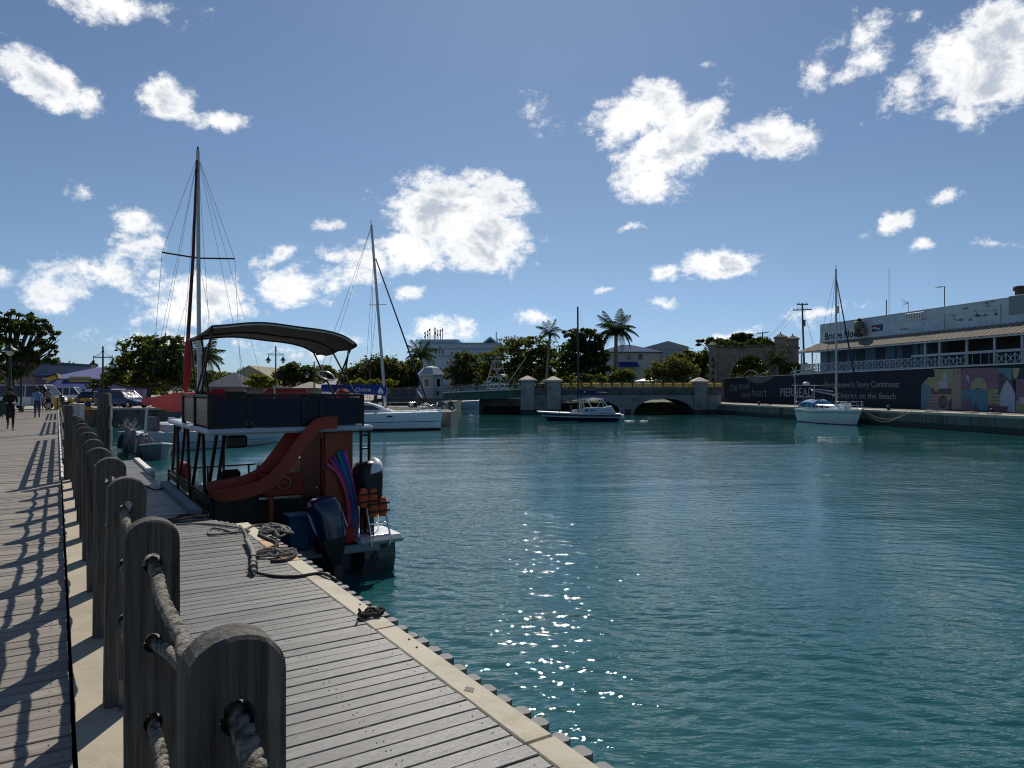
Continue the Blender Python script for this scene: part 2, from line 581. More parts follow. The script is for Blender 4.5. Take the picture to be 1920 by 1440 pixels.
# ================================================================== SETTING
# ------------------------------------------------------------------ water
def build_water():
    m = bpy.data.materials.new('harbour water')
    m.use_nodes = True
    t = m.node_tree
    t.nodes.clear()
    out = N(t, 'ShaderNodeOutputMaterial')
    b = N(t, 'ShaderNodeBsdfPrincipled')
    L(t, b.outputs[0], out.inputs['Surface'])
    b.inputs['Base Color'].default_value = (.012, .080, .082, 1)
    b.inputs['Roughness'].default_value = .03
    b.inputs['IOR'].default_value = 1.40
    b.inputs['Specular IOR Level'].default_value = .8
    tc = N(t, 'ShaderNodeTexCoord').outputs['Object']
    at = N(t, 'ShaderNodeAttribute', attribute_name='chop').outputs['Fac']
    wv = VMATH(t, 'MULTIPLY', tc, (.55, 1.7, 1))
    h1 = NOISE(t, wv, 2.8, 2, .5, dist=.5)
    h2 = NOISE(t, wv, 9.0, 2, .5, dist=.4)
    h = MATH(t, 'ADD', MATH(t, 'MULTIPLY', h1, .042), MATH(t, 'MULTIPLY', h2, .018))
    h = MATH(t, 'MULTIPLY', h, at)
    bp = N(t, 'ShaderNodeBump')
    bp.inputs['Strength'].default_value = 1.0
    bp.inputs['Distance'].default_value = 1.0
    L(t, h, bp.inputs['Height'])
    L(t, bp.outputs[0], b.inputs['Normal'])
    nr, na = 900, 680
    r = 2.0 * (150.0 / 2.0) ** (np.linspace(0, 1, nr))
    a = np.radians(np.linspace(-52, 52, na))
    R, A = np.meshgrid(r, a, indexing='ij')
    X, Y = R * np.sin(A), R * np.cos(A) - .4
    rng = np.random.default_rng(5)
    dr = R * (math.log(150 / 2.0) / nr) * 1.0
    da = R * (math.radians(104) / na)
    res = np.maximum(dr, da)

    def low(k, seed):
        g = np.random.default_rng(seed)
        s = np.zeros_like(X)
        for _ in range(7):
            th, ph, kk = g.uniform(0, 2 * PI), g.uniform(0, 2 * PI), k * g.uniform(.5, 1.6)
            s += np.sin(kk * (X * math.cos(th) + Y * math.sin(th)) + ph)
        return s / 2.6
    wx, wy = X + .22 * low(.9, 1), Y + .22 * low(.9, 2)
    Z = np.zeros_like(X)
    for i in range(90):
        lam = .095 * (.46 / .095) ** rng.random() if i < 76 else rng.uniform(.8, 2.2)
        th = math.radians(rng.normal(86, 24))
        k = 2 * PI / lam
        amp = (.028 if i < 76 else .012) * lam / (2 * PI) * rng.uniform(.5, 1.5)
        fade = np.clip((lam / res - 2.6) / 2.5, 0, 1)
        Z += amp * fade * np.sin(k * (wx * math.cos(th) + wy * math.sin(th)) + rng.uniform(0, 2 * PI))
    # wind patches: ruffled in the open basin, sheltered below the far quay, the bridge and close in by the dock
    patch = .74 + .44 * np.clip(low(.16, 3), -1, 1)
    calm_far = 1 - .86 * np.clip((R - 37) / 12 + .25 * low(.25, 11), 0, 1)
    V = CT * X + ST * Y
    near = .40 + .60 * np.clip((V - 3.0) / 5.0, 0, 1)
    q = np.clip(((X - QY0.x) * math.cos(PHI) + (Y - QY0.y) * math.sin(PHI) + 17) / 6 + .3 * low(.25, 12), 0, 1)
    chop = np.clip(patch * calm_far * near * (1 - .8 * q), .07, 1.2)
    Z = Z * chop
    Z += .010 * low(1.5, 9) * near
    verts = np.stack([X, Y, Z + WATER], -1).reshape(-1, 3)
    idx = np.arange(nr * na).reshape(nr, na)
    q4 = np.stack([idx[:-1, :-1], idx[:-1, 1:], idx[1:, 1:], idx[1:, :-1]], -1).reshape(-1, 4)[:, ::-1]
    me = bpy.data.meshes.new('harbour_water')
    me.vertices.add(len(verts))
    me.vertices.foreach_set('co', verts.ravel())
    me.loops.add(q4.size)
    me.loops.foreach_set('vertex_index', q4.ravel())
    me.polygons.add(len(q4))
    me.polygons.foreach_set('loop_start', np.arange(0, q4.size, 4))
    me.polygons.foreach_set('use_smooth', np.ones(len(q4), bool))
    at = me.attributes.new('chop', 'FLOAT', 'POINT')
    at.data.foreach_set('value', chop.ravel().astype(np.float32))
    me.update(calc_edges=True)
    me.materials.append(m)
    o = bpy.data.objects.new('water', me)
    COL.objects.link(o)
    tag(o, kind='structure')


build_water()

# ------------------------------------------------------------------ land
M_ground = mat('dusty asphalt', (.16, .15, .135), .95, var=.25, scale=.4, col2=(.11, .105, .1))
M_pave = mat('pale paving', (.30, .27, .22), .9, var=.2, scale=.8)
M_grassg = mat('dry verge ground', (.09, .10, .05), .95, var=.35, scale=.3)
flat = lambda a, b, d: (a, b, d)


def wd(v, u):
    p = DOCK @ Vector((v, u, 0))
    return (p.x, p.y)


g = MB()
pl = [wd(.62, 66.2), wd(.62, 72.2), (-8, 61), (-8, 2600), (-3000, 2600), (-3000, -200), wd(-2.9, -200), wd(-2.9, 66.2)]
g.poly(pl, flat, 0.0, -3.2)
tag(g.build('ground', [M_pave]), kind='structure')
g = MB()
g.poly([(3, 99.2), (3, 150), (-7.99, 150), (-7.99, 2600), (3000, 2600), (3000, 99.2)], flat, -.21, -3.1)  # edge shaped to meet the bridge back, blocking sun so its arches stay dark
tag(g.build('north_bank_ground', [M_grassg]), kind='structure')
g = MB()
g.poly([(0, -70), (2500, -70), (2500, 400), (0, 56)], flat, -.2, -3.3)
o = tag(g.build('right_quay', [M_quaywall], xf=RB), kind='structure')
g = MB()
s_ = -50.0
i = 0
rr = random.Random(2)
while s_ < 54:
    ln = rr.uniform(3.0, 4.4)
    g2 = MB().bbox(-.06 + rr.uniform(-.02, .02), s_ + .015, -.38, .95, s_ + ln - .015, -.165 + rr.uniform(-.015, .015), .02)
    q_ = g2.build('coping_stone', [M_coping], o, RB)
    s_ += ln
    i += 1
MB().box(-.035, -70, -3, -.002, 55.8, -1.02).build('tide_band', [mat('dark tide band', (.035, .045, .036), .7, var=.4, scale=1.5)], o, RB)
for k in range(40):
    s = -30 + k * 2.15
    MB().bbox(-.05, s, -1.05, -.003, s + .25, -.385, .01).build('wall_rib', [M_quaywall], o, RB)
g = MB().box(-9.5, 60.3, -3, -5.2, 67.5, -.27)
tag(g.build('pier_head', [M_wallstone]), kind='structure')
# wall of the basin end (the left bank) with a pale kerb
g = MB().box(-38.4, 60.75, -3, -7.9, 60.98, -.02)
ow = tag(g.build('basin_wall', [M_quaywall]), kind='structure')
x = -38.2
while x < -8.5:
    MB().bbox(x, 60.62, -.12, x + 2.96, 61.15, .06, .02).build('kerb_stone', [M_coping], ow)
    x += 3.0

# far hills on the left, beyond the roofs
M_hill = mat('hazy wooded hill', (.06, .085, .075), .95, var=.35, scale=.05)
hm = MB()
ringsA = []
for i in range(61):
    xx = -900 + i * 20
    hgt = 9 + 9 * noise.noise((xx * .006, 3, 0)) + 4 * noise.noise((xx * .03, 7, 0)) + 6 * math.exp(-((xx + 430) / 90) ** 2)
    ringsA.append([(xx, 560, -1), (xx, 600, max(2, hgt * .75)), (xx, 660, max(3, hgt * 1.25)), (xx, 760, -1)])
hm.loft(ringsA, False, False, smooth=True)
tag(hm.build('hills', [M_hill]), kind='structure')


# ------------------------------------------------------------------ quay, dock and boardwalk
def octbar(x0, x1, w_, h_, top, b=.005, mi=0):
    """a board lying along x, its middle on y = 0, top face at height top"""
    m = MB()
    r = lambda x: [(x, -w_ / 2 + b, top), (x, w_ / 2 - b, top), (x, w_ / 2, top - b), (x, w_ / 2, top - h_ + b), (x, w_ / 2 - b, top - h_), (x, -w_ / 2 + b, top - h_), (x, -w_ / 2, top - h_ + b), (x, -w_ / 2, top - b)]
    m.loft([r(x0), r(x1)], True, True, mi)
    return m


quay = MB()
quay.box(.075, -6, -3.2, 1.93, 9.22, -.09)
quay.box(.075, 9.22, -3.2, .60, 66.2, -.09)
quay.box(-2.95, -6, -3.2, .07, 66.2, -.14)
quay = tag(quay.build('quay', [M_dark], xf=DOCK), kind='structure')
MB().box(.078, -6, -.088, .70, 15.45, 0).build('concrete_strip', [M_conc], quay, DOCK)
MB().box(.10, 15.5, -.088, .66, 66.2, 0).build('concrete_strip', [M_conc], quay, DOCK)
MB().box(.558, -3, -.002, .598, 9.0, .004).build('cover_strip', [M_pile], quay, DOCK)
for a, b, m_ in ((-1.2, 1.02, M_coping), (1.03, 2.74, M_coping), (2.75, 4.60, M_coping), (4.61, 6.88, M_coping), (6.89, 7.98, M_coping2), (7.99, 9.18, M_coping)):
    s = MB().bbox(1.836, a, -.16, 1.995, b, .004, .008).build('coping_stone', [m_], quay, DOCK)
    if m_ is M_coping2:
        s['label'] = 'orange coping stone among the pale ones'
pile = None
for i in range(58):
    u = 9.05 - i * .17
    if pile is None:
        pm = MB()
        pm.poly([(1.998, -.038), (2.055, -.05), (2.078, -.036), (2.078, .036), (2.055, .05), (1.998, .038)], lambda a, b, d: (a, b, d), -.018, -2.6)
        pile = pm.build('sheet_pile', [M_pile], quay, DOCK)
        pile.location = Matrix.Rotation(TH, 3, 'Z') @ Vector((0, u, 0))
    else:
        dup(pile, quay, Matrix.Rotation(TH, 3, 'Z') @ Vector((random.uniform(-.008, .004), u + random.uniform(-.006, .006), random.uniform(-.008, .004))), (0, 0, random.uniform(-.002, .002)))

dock = MB()
dock.box(.72, -3, -.20, 1.82, 9.2, -.05)
dock.box(.72, 9.2, -.45, 1.46, 18.65, -.05)
dock.box(.72, 9.2, -2.6, .80, 18.65, -.45)
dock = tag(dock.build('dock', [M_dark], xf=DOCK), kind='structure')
dock_root = bpy.data.objects['dock']
R3 = Matrix.Rotation(TH, 3, 'Z')
longm = octbar(.702, 1.832, .1045, .028, 0.0, .004).mesh('plank', [M_dock])
shortm = octbar(.702, 1.50, .1045, .028, 0.0, .004).mesh('plank', [M_dock])


def plank(me, parent, u, dz=0.0, sx=1.0):
    o = bpy.data.objects.new('plank', me)
    COL.objects.link(o)
    o.parent = parent
    o.location = R3 @ Vector((random.uniform(-.003, .003), u, dz))
    o.rotation_euler = (random.uniform(-.006, .006), random.uniform(-.0015, .0015), TH + random.uniform(-.0008, .0008))
    if sx != 1:
        o.scale = (sx, 1, 1)
    WORLD[o.name] = Matrix.Identity(4)
    return o


u = -1.0
while u < 18.6:
    if u < 9.2:
        plank(longm, dock, u, random.uniform(-.003, .001))
    else:
        plank(shortm, dock, u, random.uniform(-.003, .001), 1.0 + max(0, (10.05 - u) / .85) * .22)
    u += .112
sh = MB()
u = -1.0
while u < 12:
    for vv in (.76, .79, 1.26, 1.29, 1.77):
        if u < 9.2 or vv < 1.4:
            sh.lathe([(.0042, 0), (.0042, .0012), (.001, .0016)], (vv + random.uniform(-.006, .006), u + random.uniform(-.012, .012), -.0006), 6)
    u += .112
o = sh.build('screw_heads', [mat('dark screw steel', (.03, .026, .022), .6)], dock, DOCK)
o['kind'] = 'stuff'
M_bluebeam = mat('blue grey edge timber', (.12, .15, .19), .7, var=.2, scale=2, stretch=(20, 1, 20))
M_whitebeam = mat('white painted edge timber', (.62, .61, .57), .7, var=.15, scale=2)
MB().bbox(1.48, 10.05, -.12, 1.60, 13.45, .085, .012).build('edge_beam', [M_bluebeam], dock, DOCK)
MB().bbox(1.50, 15.5, -.12, 1.62, 18.62, .06, .012).build('edge_beam', [M_whitebeam], dock, DOCK)

bw = MB()
bw.box(-2.8, -3, -.138, .06, 66.1, -.07)
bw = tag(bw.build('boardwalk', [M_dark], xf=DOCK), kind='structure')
bm_ = octbar(-2.80, .058, .1325, .03, -.030, .005).mesh('plank', [M_deck])
u, n_ = 2.6, 0
rest = MB()
while u < 66.0:
    if n_ < 299:
        plank(bm_, bw, u, random.uniform(-.004, .002))
    else:
        rest.box(-2.8, u - .066, -.06, .058, u + .066, -.030 + random.uniform(-.003, .002))
    n_ += 1
    u += .14
o = rest.build('plank', [M_deck], bw, DOCK)
o['kind'] = 'stuff'
nh = MB()
for i in range(190):
    for vv in (.012, -.032, -.60, -.64, -1.3):
        uu = 2.6 + .14 * i + random.uniform(-.02, .02)
        c = (vv + random.uniform(-.004, .004), uu, -.0315)
        nh.lathe([(.0042, 0), (.0042, .0030), (.001, .0042)], c, 6)
o = nh.build('nail_heads', [M_pile], bw, DOCK)
o['kind'] = 'stuff'
MB().box(.062, 15.6, -.03, .098, 66, .03).build('edge_kerb', [M_white2], bw, DOCK)

# ------------------------------------------------------------------ rope posts
PW, PT, PH = .186, .096, 1.18
HOLES = (1.025, .735, .445)
POST_U = [.12, 1.466, 2.915, 4.268, 5.49, 6.76, 8.02, 9.22, 10.42, 11.60, 12.78, 13.95, 15.1]
POST_V = .295


def circ(x, z, r, n=16):
    return [(x + r * math.cos(2 * PI * k / n), z + r * 1.08 * math.sin(2 * PI * k / n)) for k in range(n)]


def post_outline(ins):
    w_ = PW / 2 - ins
    out = [(w_, ins * 0), (w_, PH - .082)]
    for k in range(1, 14):
        a = PI * k / 14
        out.append((w_ * math.cos(a) if abs(math.cos(a)) < .999 else w_, PH - .082 + (.082 - ins) * math.sin(a) ** .92))
    out += [(-w_, PH - .082), (-w_, 0)]
    return out


def make_post(label):
    t = thing('rope_post', label, 'post', DOCK @ Vector((POST_V, POST_U[1], 0)), TH, 'wooden rope posts along the quay')
    m = MB()
    hl = [circ(0, z, .033) for z in HOLES]
    fn = lambda s: (lambda a, b, d: (a, d, b))
    b = .007
    o0, o1 = post_outline(0), post_outline(b)
    rings = [[(x, y, z) for x, z in o] for o, y in ((o1, -PT / 2), (o0, -PT / 2 + b), (o0, PT / 2 - b), (o1, PT / 2))]
    m.loft(rings, False, True)
    for y in (-PT / 2, PT / 2):
        loops = [o1] + hl
        flat_ = [q for lp in loops for q in lp]
        tr = tessellate_polygon([[Vector((p_[0], p_[1], 0)) for p_ in lp] for lp in loops])
        m.add([(x, y, z) for x, z in flat_], [tuple(q) for q in tr])
    for h in hl:
        m.loft([[(x, -PT / 2, z) for x, z in h], [(x, PT / 2, z) for x, z in h]], False, True)
    m.build('body', [M_post], t, local=True)
    k = MB()
    k.bbox(-.028, -PT / 2 - .006, 0.004, .044, -PT / 2 - .0005, .135, .002)
    k.bbox(-.028, -PT / 2 - .07, 0.001, .044, -PT / 2 - .0065, .007, .002)
    br = k.build('bracket', [mat('dull bracket steel', (.20, .185, .16), .55, .5, var=.3, scale=12)], t, local=True)
    bt = MB()
    bt.tube([(.008, -PT / 2 - .018, .10), (.008, -PT / 2 - .006, .10)], .012, 6, smooth=False)
    bt.build('bolt', [M_pile], br, local=True)
    bt = MB()
    bt.lathe([(.011, .007), (.011, .018), (.004, .02)], (.008, -PT / 2 - .042, 0), 6)
    bt.build('bolt', [M_pile], br, local=True)
    return t


NEAR = ['nearest of the rope posts, rounded grey timber with a rope hanging towards the viewer']
post0 = make_post('')
for i, u in enumerate(POST_U):
    loc = DOCK @ Vector((POST_V + random.uniform(-.008, .008), u, 0))
    if i == 0:
        lab = 'rope post just beside the viewer, holding the near ends of the ropes'
    elif i == 1:
        lab = 'nearest rope post in the picture, cracked round top and frayed rope below it'
    else:
        lab = '%s rope post of the row counting away from the nearest one' % ORD[i - 1]
    rz = TH + random.uniform(-.03, .03)
    if i == 1:
        post0.location, post0.rotation_euler = loc, (0, 0, rz)
        post0['label'] = lab
        WORLD[post0.name] = Matrix.Translation(loc) @ Matrix.Rotation(rz, 4, 'Z')
    else:
        pc = copy_tree(post0, loc, rz, lab)
        pc.scale = (random.uniform(.97, 1.01), random.uniform(.95, 1.05), random.uniform(.985, 1.01))
        pc.rotation_euler[0], pc.rotation_euler[1] = random.uniform(-.012, .012), random.uniform(-.014, .014)


def strand_rope(path, R, pitch, name, mats, strands=3, step=.012, sides=7, parent=None):
    """a laid rope: strands wound round the path; path = dense list of points"""
    pts = [Vector(p) for p in path]
    dist = [0]
    for a, b in zip(pts, pts[1:]):
        dist.append(dist[-1] + (b - a).length)
    n = max(4, int(dist[-1] / step))
    out, j = [], 0
    for i in range(n + 1):
        d = dist[-1] * i / n
        while j < len(dist) - 2 and dist[j + 1] < d:
            j += 1
        f = (d - dist[j]) / max(1e-9, dist[j + 1] - dist[j])
        out.append(pts[j].lerp(pts[j + 1], f))
    m = MB()
    frames, prev = [], None
    for i, p in enumerate(out):
        d = (out[min(i + 1, n)] - out[max(i - 1, 0)]).normalized()
        a = d.orthogonal().normalized() if prev is None else (prev - d * prev.dot(d)).normalized()
        prev = a
        frames.append((p, a, d.cross(a)))
    for s in range(strands):
        c = []
        for i, (p, a, b) in enumerate(frames):
            ph = 2 * PI * (i * step / pitch + s / strands)
            wob = 1 + .10 * noise.noise((i * .21, s * 9.1, R * 100))
            c.append(p + (a * math.cos(ph) + b * math.sin(ph)) * R * .50 * wob)
        m.tube(c, R * .56, sides, cap=True)
    return m.build(name, mats, parent)


def rope_row(z, sag, label, u_end, R=.0225, bulge=()):
    path = []
    us = [u for u in POST_U if u <= u_end]
    for i_, (a, b) in enumerate(zip(us, us[1:])):
        bl = bulge[i_] if i_ < len(bulge) else 0
        sg = sag * random.uniform(.7, 1.3) * (b - a) / 1.3
        for k in range(12):
            f = k / 12
            path.append(DOCK @ Vector((POST_V + .012 * math.sin(f * PI) * random.uniform(-1, 1) + bl * math.sin(f * PI) ** .7, a + (b - a) * f, z - sg * 4 * f * (1 - f) - .012)))
    path.append(DOCK @ Vector((POST_V, us[-1], z)))
    o = strand_rope(path, R, .105, 'handrail_rope', [M_rope])
    tag(o, label, 'rope', 'ropes threaded through the quay posts')


rope_row(HOLES[0], .07, 'top rope threaded through the upper holes of the wooden posts', 15.2)
rope_row(HOLES[1], .045, 'middle rope threaded through the middle holes of the wooden posts', 15.2, bulge=(0, .11))
rope_row(HOLES[2], .045, 'lowest rope threaded through the bottom holes of the wooden posts', 15.2)


# ------------------------------------------------------------------ timber fences further along
def timber_fence(u0, u1, label):
    t = thing('timber_fence', label, 'fence', DOCK @ Vector((.17, u0, 0)), TH, 'timber rail fences along the boardwalk')
    n = int((u1 - u0) / 1.1)
    pm = MB().bbox(-.05, -.045, -.08, .05, .045, 1.12, .012)
    p0 = None
    for i in range(n + 1):
        if p0 is None:
            p0 = pm.build('post', [M_post], t, local=True)
        else:
            dup(p0, t, (0, i * 1.1, random.uniform(-.02, .02)))
    MB().bbox(-.07, -.20, -.08, .07, -.06, 1.36, .015).build('end_post', [M_post], t, local=True)
    for z in (.32, .66, .98):
        MB().bbox(-.088, -.05, z - .06, -.052, n * 1.1 + .05, z + .06, .006).build('rail', [M_post], t, local=True)


timber_fence(15.55, 29.0, 'dark timber rail fence starting behind the last rope post')
timber_fence(32.0, 45.0, 'dark timber rail fence further along the boardwalk edge')
timber_fence(47.0, 60.0, 'dark timber rail fence nearest the far end of boardwalk')

M_green = mat('dark green metal paint', (.012, .045, .032), .45, .1, var=.2)
t = thing('metal_railing', 'green metal railing with thin balusters along left edge of the boardwalk', 'railing', DOCK @ Vector((-2.74, 34, 0)), TH)
b0 = None
for i in range(150):
    if b0 is None:
        b0 = MB().tube([(0, 0, .1), (0, 0, 1.0)], .009, 5).build('baluster', [M_green], t, local=True)
    else:
        dup(b0, t, (0, i * .18, 0))
MB().beam((0, -.1, 1.02), (0, 27, 1.02), .05, .04).build('rail', [M_green], t, local=True)
MB().beam((0, -.1, .09), (0, 27, .09), .04, .03).build('rail', [M_green], t, local=True)
for i in range(10):
    MB().bbox(-.03, i * 2.97 - .03, -.02, .03, i * 2.97 + .03, 1.1, .005).build('post', [M_green], t, local=True)


# ================================================================== PARTY PONTOON BOAT beside the dock
def dk(v, u, z):
    return DOCK @ Vector((v, u, z))


def bld(m, name, mats, root):
    return m.build(name, mats, root, DOCK)


pb = thing('party_boat', 'double deck party pontoon boat with orange slide and dark canopy beside the dock', 'boat', dk(3.35, 14.6, WATER), TH)
for v in (2.55, 4.15):
    m = MB()
    m.tube([(v, 12.0, -1.36), (v, 12.05, -1.36), (v, 17.0, -1.36), (v, 17.7, -1.25), (v, 18.0, -1.15)], [.2, .26, .26, .17, .03], 14)
    bld(m, 'float', [M_pontoon], pb)
bld(MB().bbox(2.06, 11.62, -1.10, 4.66, 17.45, -1.0, .02), 'deck', [M_greyvinyl], pb)
m = MB().bbox(2.03, 11.56, -1.13, 4.69, 11.62, -.985, .015)
m.bbox(2.02, 11.56, -1.13, 2.058, 17.5, -.985, .01)
m.bbox(4.662, 11.56, -1.13, 4.70, 17.5, -.985, .01)
bld(m, 'deck_trim', [mat('dull deck trim', (.22, .24, .26), .5, .4)], pb)
# roof
rf = MB().bbox(1.98, 11.9, .925, 4.72, 16.78, 1.02, .035)
rf = bld(rf, 'roof', [mat('grey white roof paint', (.42, .46, .51), .45, var=.06)], pb)
# black struts that carry the roof
for (v0, u0, z0, v1, u1, z1) in ((2.12, 16.6, .92, 2.10, 16.9, -.15), (2.12, 16.3, .92, 2.10, 16.0, -.15), (2.16, 15.5, .92, 2.12, 15.9, -.2), (2.16, 15.2, .92, 2.12, 14.7, -.2), (2.2, 14.0, .92, 2.14, 14.5, -.25), (2.2, 13.7, .92, 2.14, 13.1, -.3),
                                (2.5, 13.3, .92, 2.2, 12.6, -.3), (2.2, 12.4, .92, 2.12, 12.9, -.3), (4.5, 14.6, .92, 4.55, 14.2, -.3), (4.5, 15.4, .92, 4.55, 15.8, -.3), (4.5, 16.5, .92, 4.55, 16.9, -.2), (3.1, 16.7, .92, 3.2, 17.2, -.2)):
    bld(MB().tube([(v0, u0, z0), (v1, u1, z1)], .03, 7), 'strut', [M_black], pb)
bld(MB().bbox(2.3, 12.1, .70, 2.62, 12.25, .90, .03), 'speaker', [M_black], pb)
# lower rail round the deck
gate = mat('grey slotted rail panel', (.075, .078, .08), .5, .3, var=.15)
for (a, b, side) in ((14.4, 15.9, 0), (15.95, 17.42, 0), (12.2, 14.3, 0), (13.7, 15.5, 1), (15.55, 17.42, 1)):
    v = 2.085 if side == 0 else 4.63
    fr = MB()
    for z in (-.93, -.12):
        fr.beam((v, a, z), (v, b, z), .035, .04)
    for u in (a + .02, b - .02):
        fr.beam((v, u, -.99), (v, u, -.10), .035, .04)
    f_ = bld(fr, 'rail_frame', [M_black], pb)
    for k in range(4):
        z = -.86 + k * .185
        MB().bbox(v - .006, a + .045, z, v + .006, b - .045, z + .13, .004).build('slat', [M_black if a < 14 else gate], f_, DOCK)
fr = MB()
for z in (-.93, -.12, -.5):
    fr.beam((2.1, 17.43, z), (4.62, 17.43, z), .04, .035)
for v in (2.1, 2.9, 3.8, 4.62):
    fr.beam((v, 17.43, -.99), (v, 17.43, -.1), .035, .04)
bld(fr, 'rail_frame', [M_black], pb)
bld(MB().bbox(2.12, 12.22, -.985, 3.05, 12.25, -.10, .008), 'stern_panel_shade', [M_black], pb)
bld(MB().bbox(3.06, 12.7, -.985, 3.86, 12.73, -.28, .008), 'stern_panel_shade', [M_black], pb)  # black sheet added as painted shade for the dark interior behind the bin
# furniture on the lower deck
s = bld(MB().bbox(2.2, 15.0, -.99, 2.75, 16.9, -.55, .05), 'bench', [M_redvinyl], pb)
MB().bbox(2.22, 15.0, -.545, 2.8, 16.9, -.42, .05).build('cushion', [M_palevinyl], s, DOCK)
MB().bbox(2.16, 15.9, -.41, 2.34, 16.9, .12, .06).build('backrest', [M_redvinyl], s, DOCK)
MB().bbox(2.14, 14.35, -.40, 2.42, 15.6, -.16, .09).build('cushion', [M_palevinyl], s, DOCK)
s = bld(MB().bbox(4.0, 13.9, -.99, 4.55, 16.4, -.52, .05), 'bench', [M_redvinyl], pb)
MB().bbox(4.36, 13.9, -.515, 4.56, 16.4, .16, .07).build('backrest', [M_redvinyl], s, DOCK)
MB().bbox(4.34, 13.92, .162, 4.57, 16.38, .20, .015).build('piping', [M_palevinyl], s, DOCK)
c = bld(MB().bbox(3.55, 15.2, -.99, 3.95, 15.6, .06, .03), 'console', [M_rubber], pb)
MB().bbox(3.5, 15.1, .063, 4.0, 15.64, .10, .015).build('console_top', [M_white2], c, DOCK)
MB().bbox(2.8, 14.0, -.40, 3.5, 14.6, -.35, .02).build('table_top', [M_white], c, DOCK)
MB().tube([(3.15, 14.3, -.99), (3.15, 14.3, -.40)], .05, 8).build('table_leg', [M_alu], c, DOCK)
c = bld(MB().bbox(2.75, 14.9, -.99, 3.2, 15.3, -.5, .06), 'helm_seat', [M_rubber], pb)
MB().bbox(2.78, 15.22, -.498, 3.17, 15.36, .02, .06).build('backrest', [M_engine_blk], c, DOCK)
# cabin
cb = bld(MB().bbox(3.90, 12.14, -.99, 4.42, 13.6, .922, .015), 'cabin', [M_orangedark], pb)
MB().bbox(3.915, 12.122, -.97, 4.41, 12.138, .90, .004).build('rear_panel', [M_orangewall], cb, DOCK)
MB().bbox(3.882, 12.3, -.9, 3.897, 13.1, .78, .004).build('door', [M_orangedark], cb, DOCK)
MB().lathe([(.018, 0), (.022, .03), (.0, .04)], (3.87, 12.42, -.1), 8).build('handle', [M_steel], cb, DOCK)
MB().bbox(3.62, 12.9, -.40, 3.88, 13.5, -.35, .01).build('counter', [mat('ply counter', (.36, .17, .055), .5)], cb, DOCK)
MB().bbox(3.64, 12.95, -.99, 3.87, 13.45, -.41, .01).build('counter_base', [MATS['ply counter']], cb, DOCK)

# ladder to the roof on the starboard quarter
m = MB()
ld = [(4.49, 4.64)]
for v in ld[0]:
    m.beam((v, 11.93, -.98), (v, 11.93, .93), .035, .05)
lad = bld(m, 'roof_ladder', [M_black], pb)
for k in range(8):
    MB().tube([(4.49, 11.93, -.8 + k * .235), (4.64, 11.93, -.8 + k * .235)], .016, 6).build('rung', [M_black], lad, DOCK)


# slide: wall-top line in (v, z), traced at the stern plane
def spline(pts, n):
    out = []
    P_ = [Vector(p) for p in pts]
    P_ = [P_[0] * 2 - P_[1]] + P_ + [P_[-1] * 2 - P_[-2]]
    for i in range(1, len(P_) - 2):
        for k in range(n):
            t = k / n
            a, b, c, d = P_[i - 1:i + 3]
            out.append(.5 * ((2 * b) + (c - a) * t + (2 * a - 5 * b + 4 * c - d) * t * t + (3 * b - a - 3 * c + d) * t ** 3))
    out.append(P_[-2])
    return out


line = spline([(4.02, 1.20), (3.82, 1.20), (3.60, 1.14), (3.36, .88), (3.12, .56), (2.90, .30), (2.66, .17), (2.40, .12), (2.18, .10), (2.03, .06)], 5)
rings = []
UN, UF, TK = 11.78, 12.32, .022
for i, p in enumerate(line):
    d = (line[min(i + 1, len(line) - 1)] - line[max(i - 1, 0)]).normalized()
    nn = Vector((-d.y, d.x))
    if nn.y < 0:
        nn = -nn
    hgt = .17 if i < len(line) - 4 else .17 - .02 * (i - len(line) + 5)
    p = p - nn * .03
    f = p - nn * hgt
    fo = f - nn * TK
    pf = p + nn * .085
    rings.append([(p.x, UN, p.y), (p.x, UN + .03, p.y), (f.x, UN + .05, f.y), (f.x, UF - .05, f.y), (pf.x, UF - .03, pf.y), (pf.x, UF, pf.y), (fo.x, UF - .02, fo.y), (fo.x, UN + .02, fo.y)])
m = MB()
m.loft(rings, True, True, smooth=False)
sl = bld(m, 'slide', [M_orange], pb)
for uu, kk in ((UN + .012, 0), (UF - .012, 4)):
    MB().tube([(r[kk][0], uu, r[kk][2]) for r in rings], .02, 7).build('slide_rim', [M_orange], sl, DOCK)
MB().tube([(2.93, 11.86, -1.0), (2.93, 11.86, .04)], .045, 10).build('support_post', [mat('dull orange steel', (.22, .055, .02), .5)], sl, DOCK)
MB().beam((2.75, 11.9, -.12), (3.2, 11.9, -.12), .05, .035).build('support_arm', [M_white2], sl, DOCK)
m = MB()
m.tube([(3.12 + .10 * math.cos(a), 11.77, .12 + .10 * math.sin(a)) for a in np.linspace(0, 2 * PI, 20)], .012, 5)
m.tube([(3.12 - .06, 11.785, .09), (3.12, 11.78, .15), (3.18, 11.785, .09)], .012, 5)

m.build('badge', [mat('faded badge print', (.22, .13, .10), .7)], sl, DOCK)
bld(MB().bbox(2.80, 11.80, -.10, 3.46, 12.28, .27, .02), 'counter', [M_orangedark], pb)


# fence on the upper deck
def upper_panel(a, b, m_, name='fence_panel'):
    (v0, u0), (v1, u1) = a, b
    g_ = MB()
    g_.beam((v0, u0, 1.28), (v1, u1, 1.28), .012, .44)
    p_ = bld(g_, name, [m_], pb)
    g_ = MB()
    for z in (1.16, 1.30, 1.42):
        g_.beam((v0, u0, z), (v1, u1, z), .026, .018)
    g_.build('rib', [m_], p_, DOCK)
    return p_


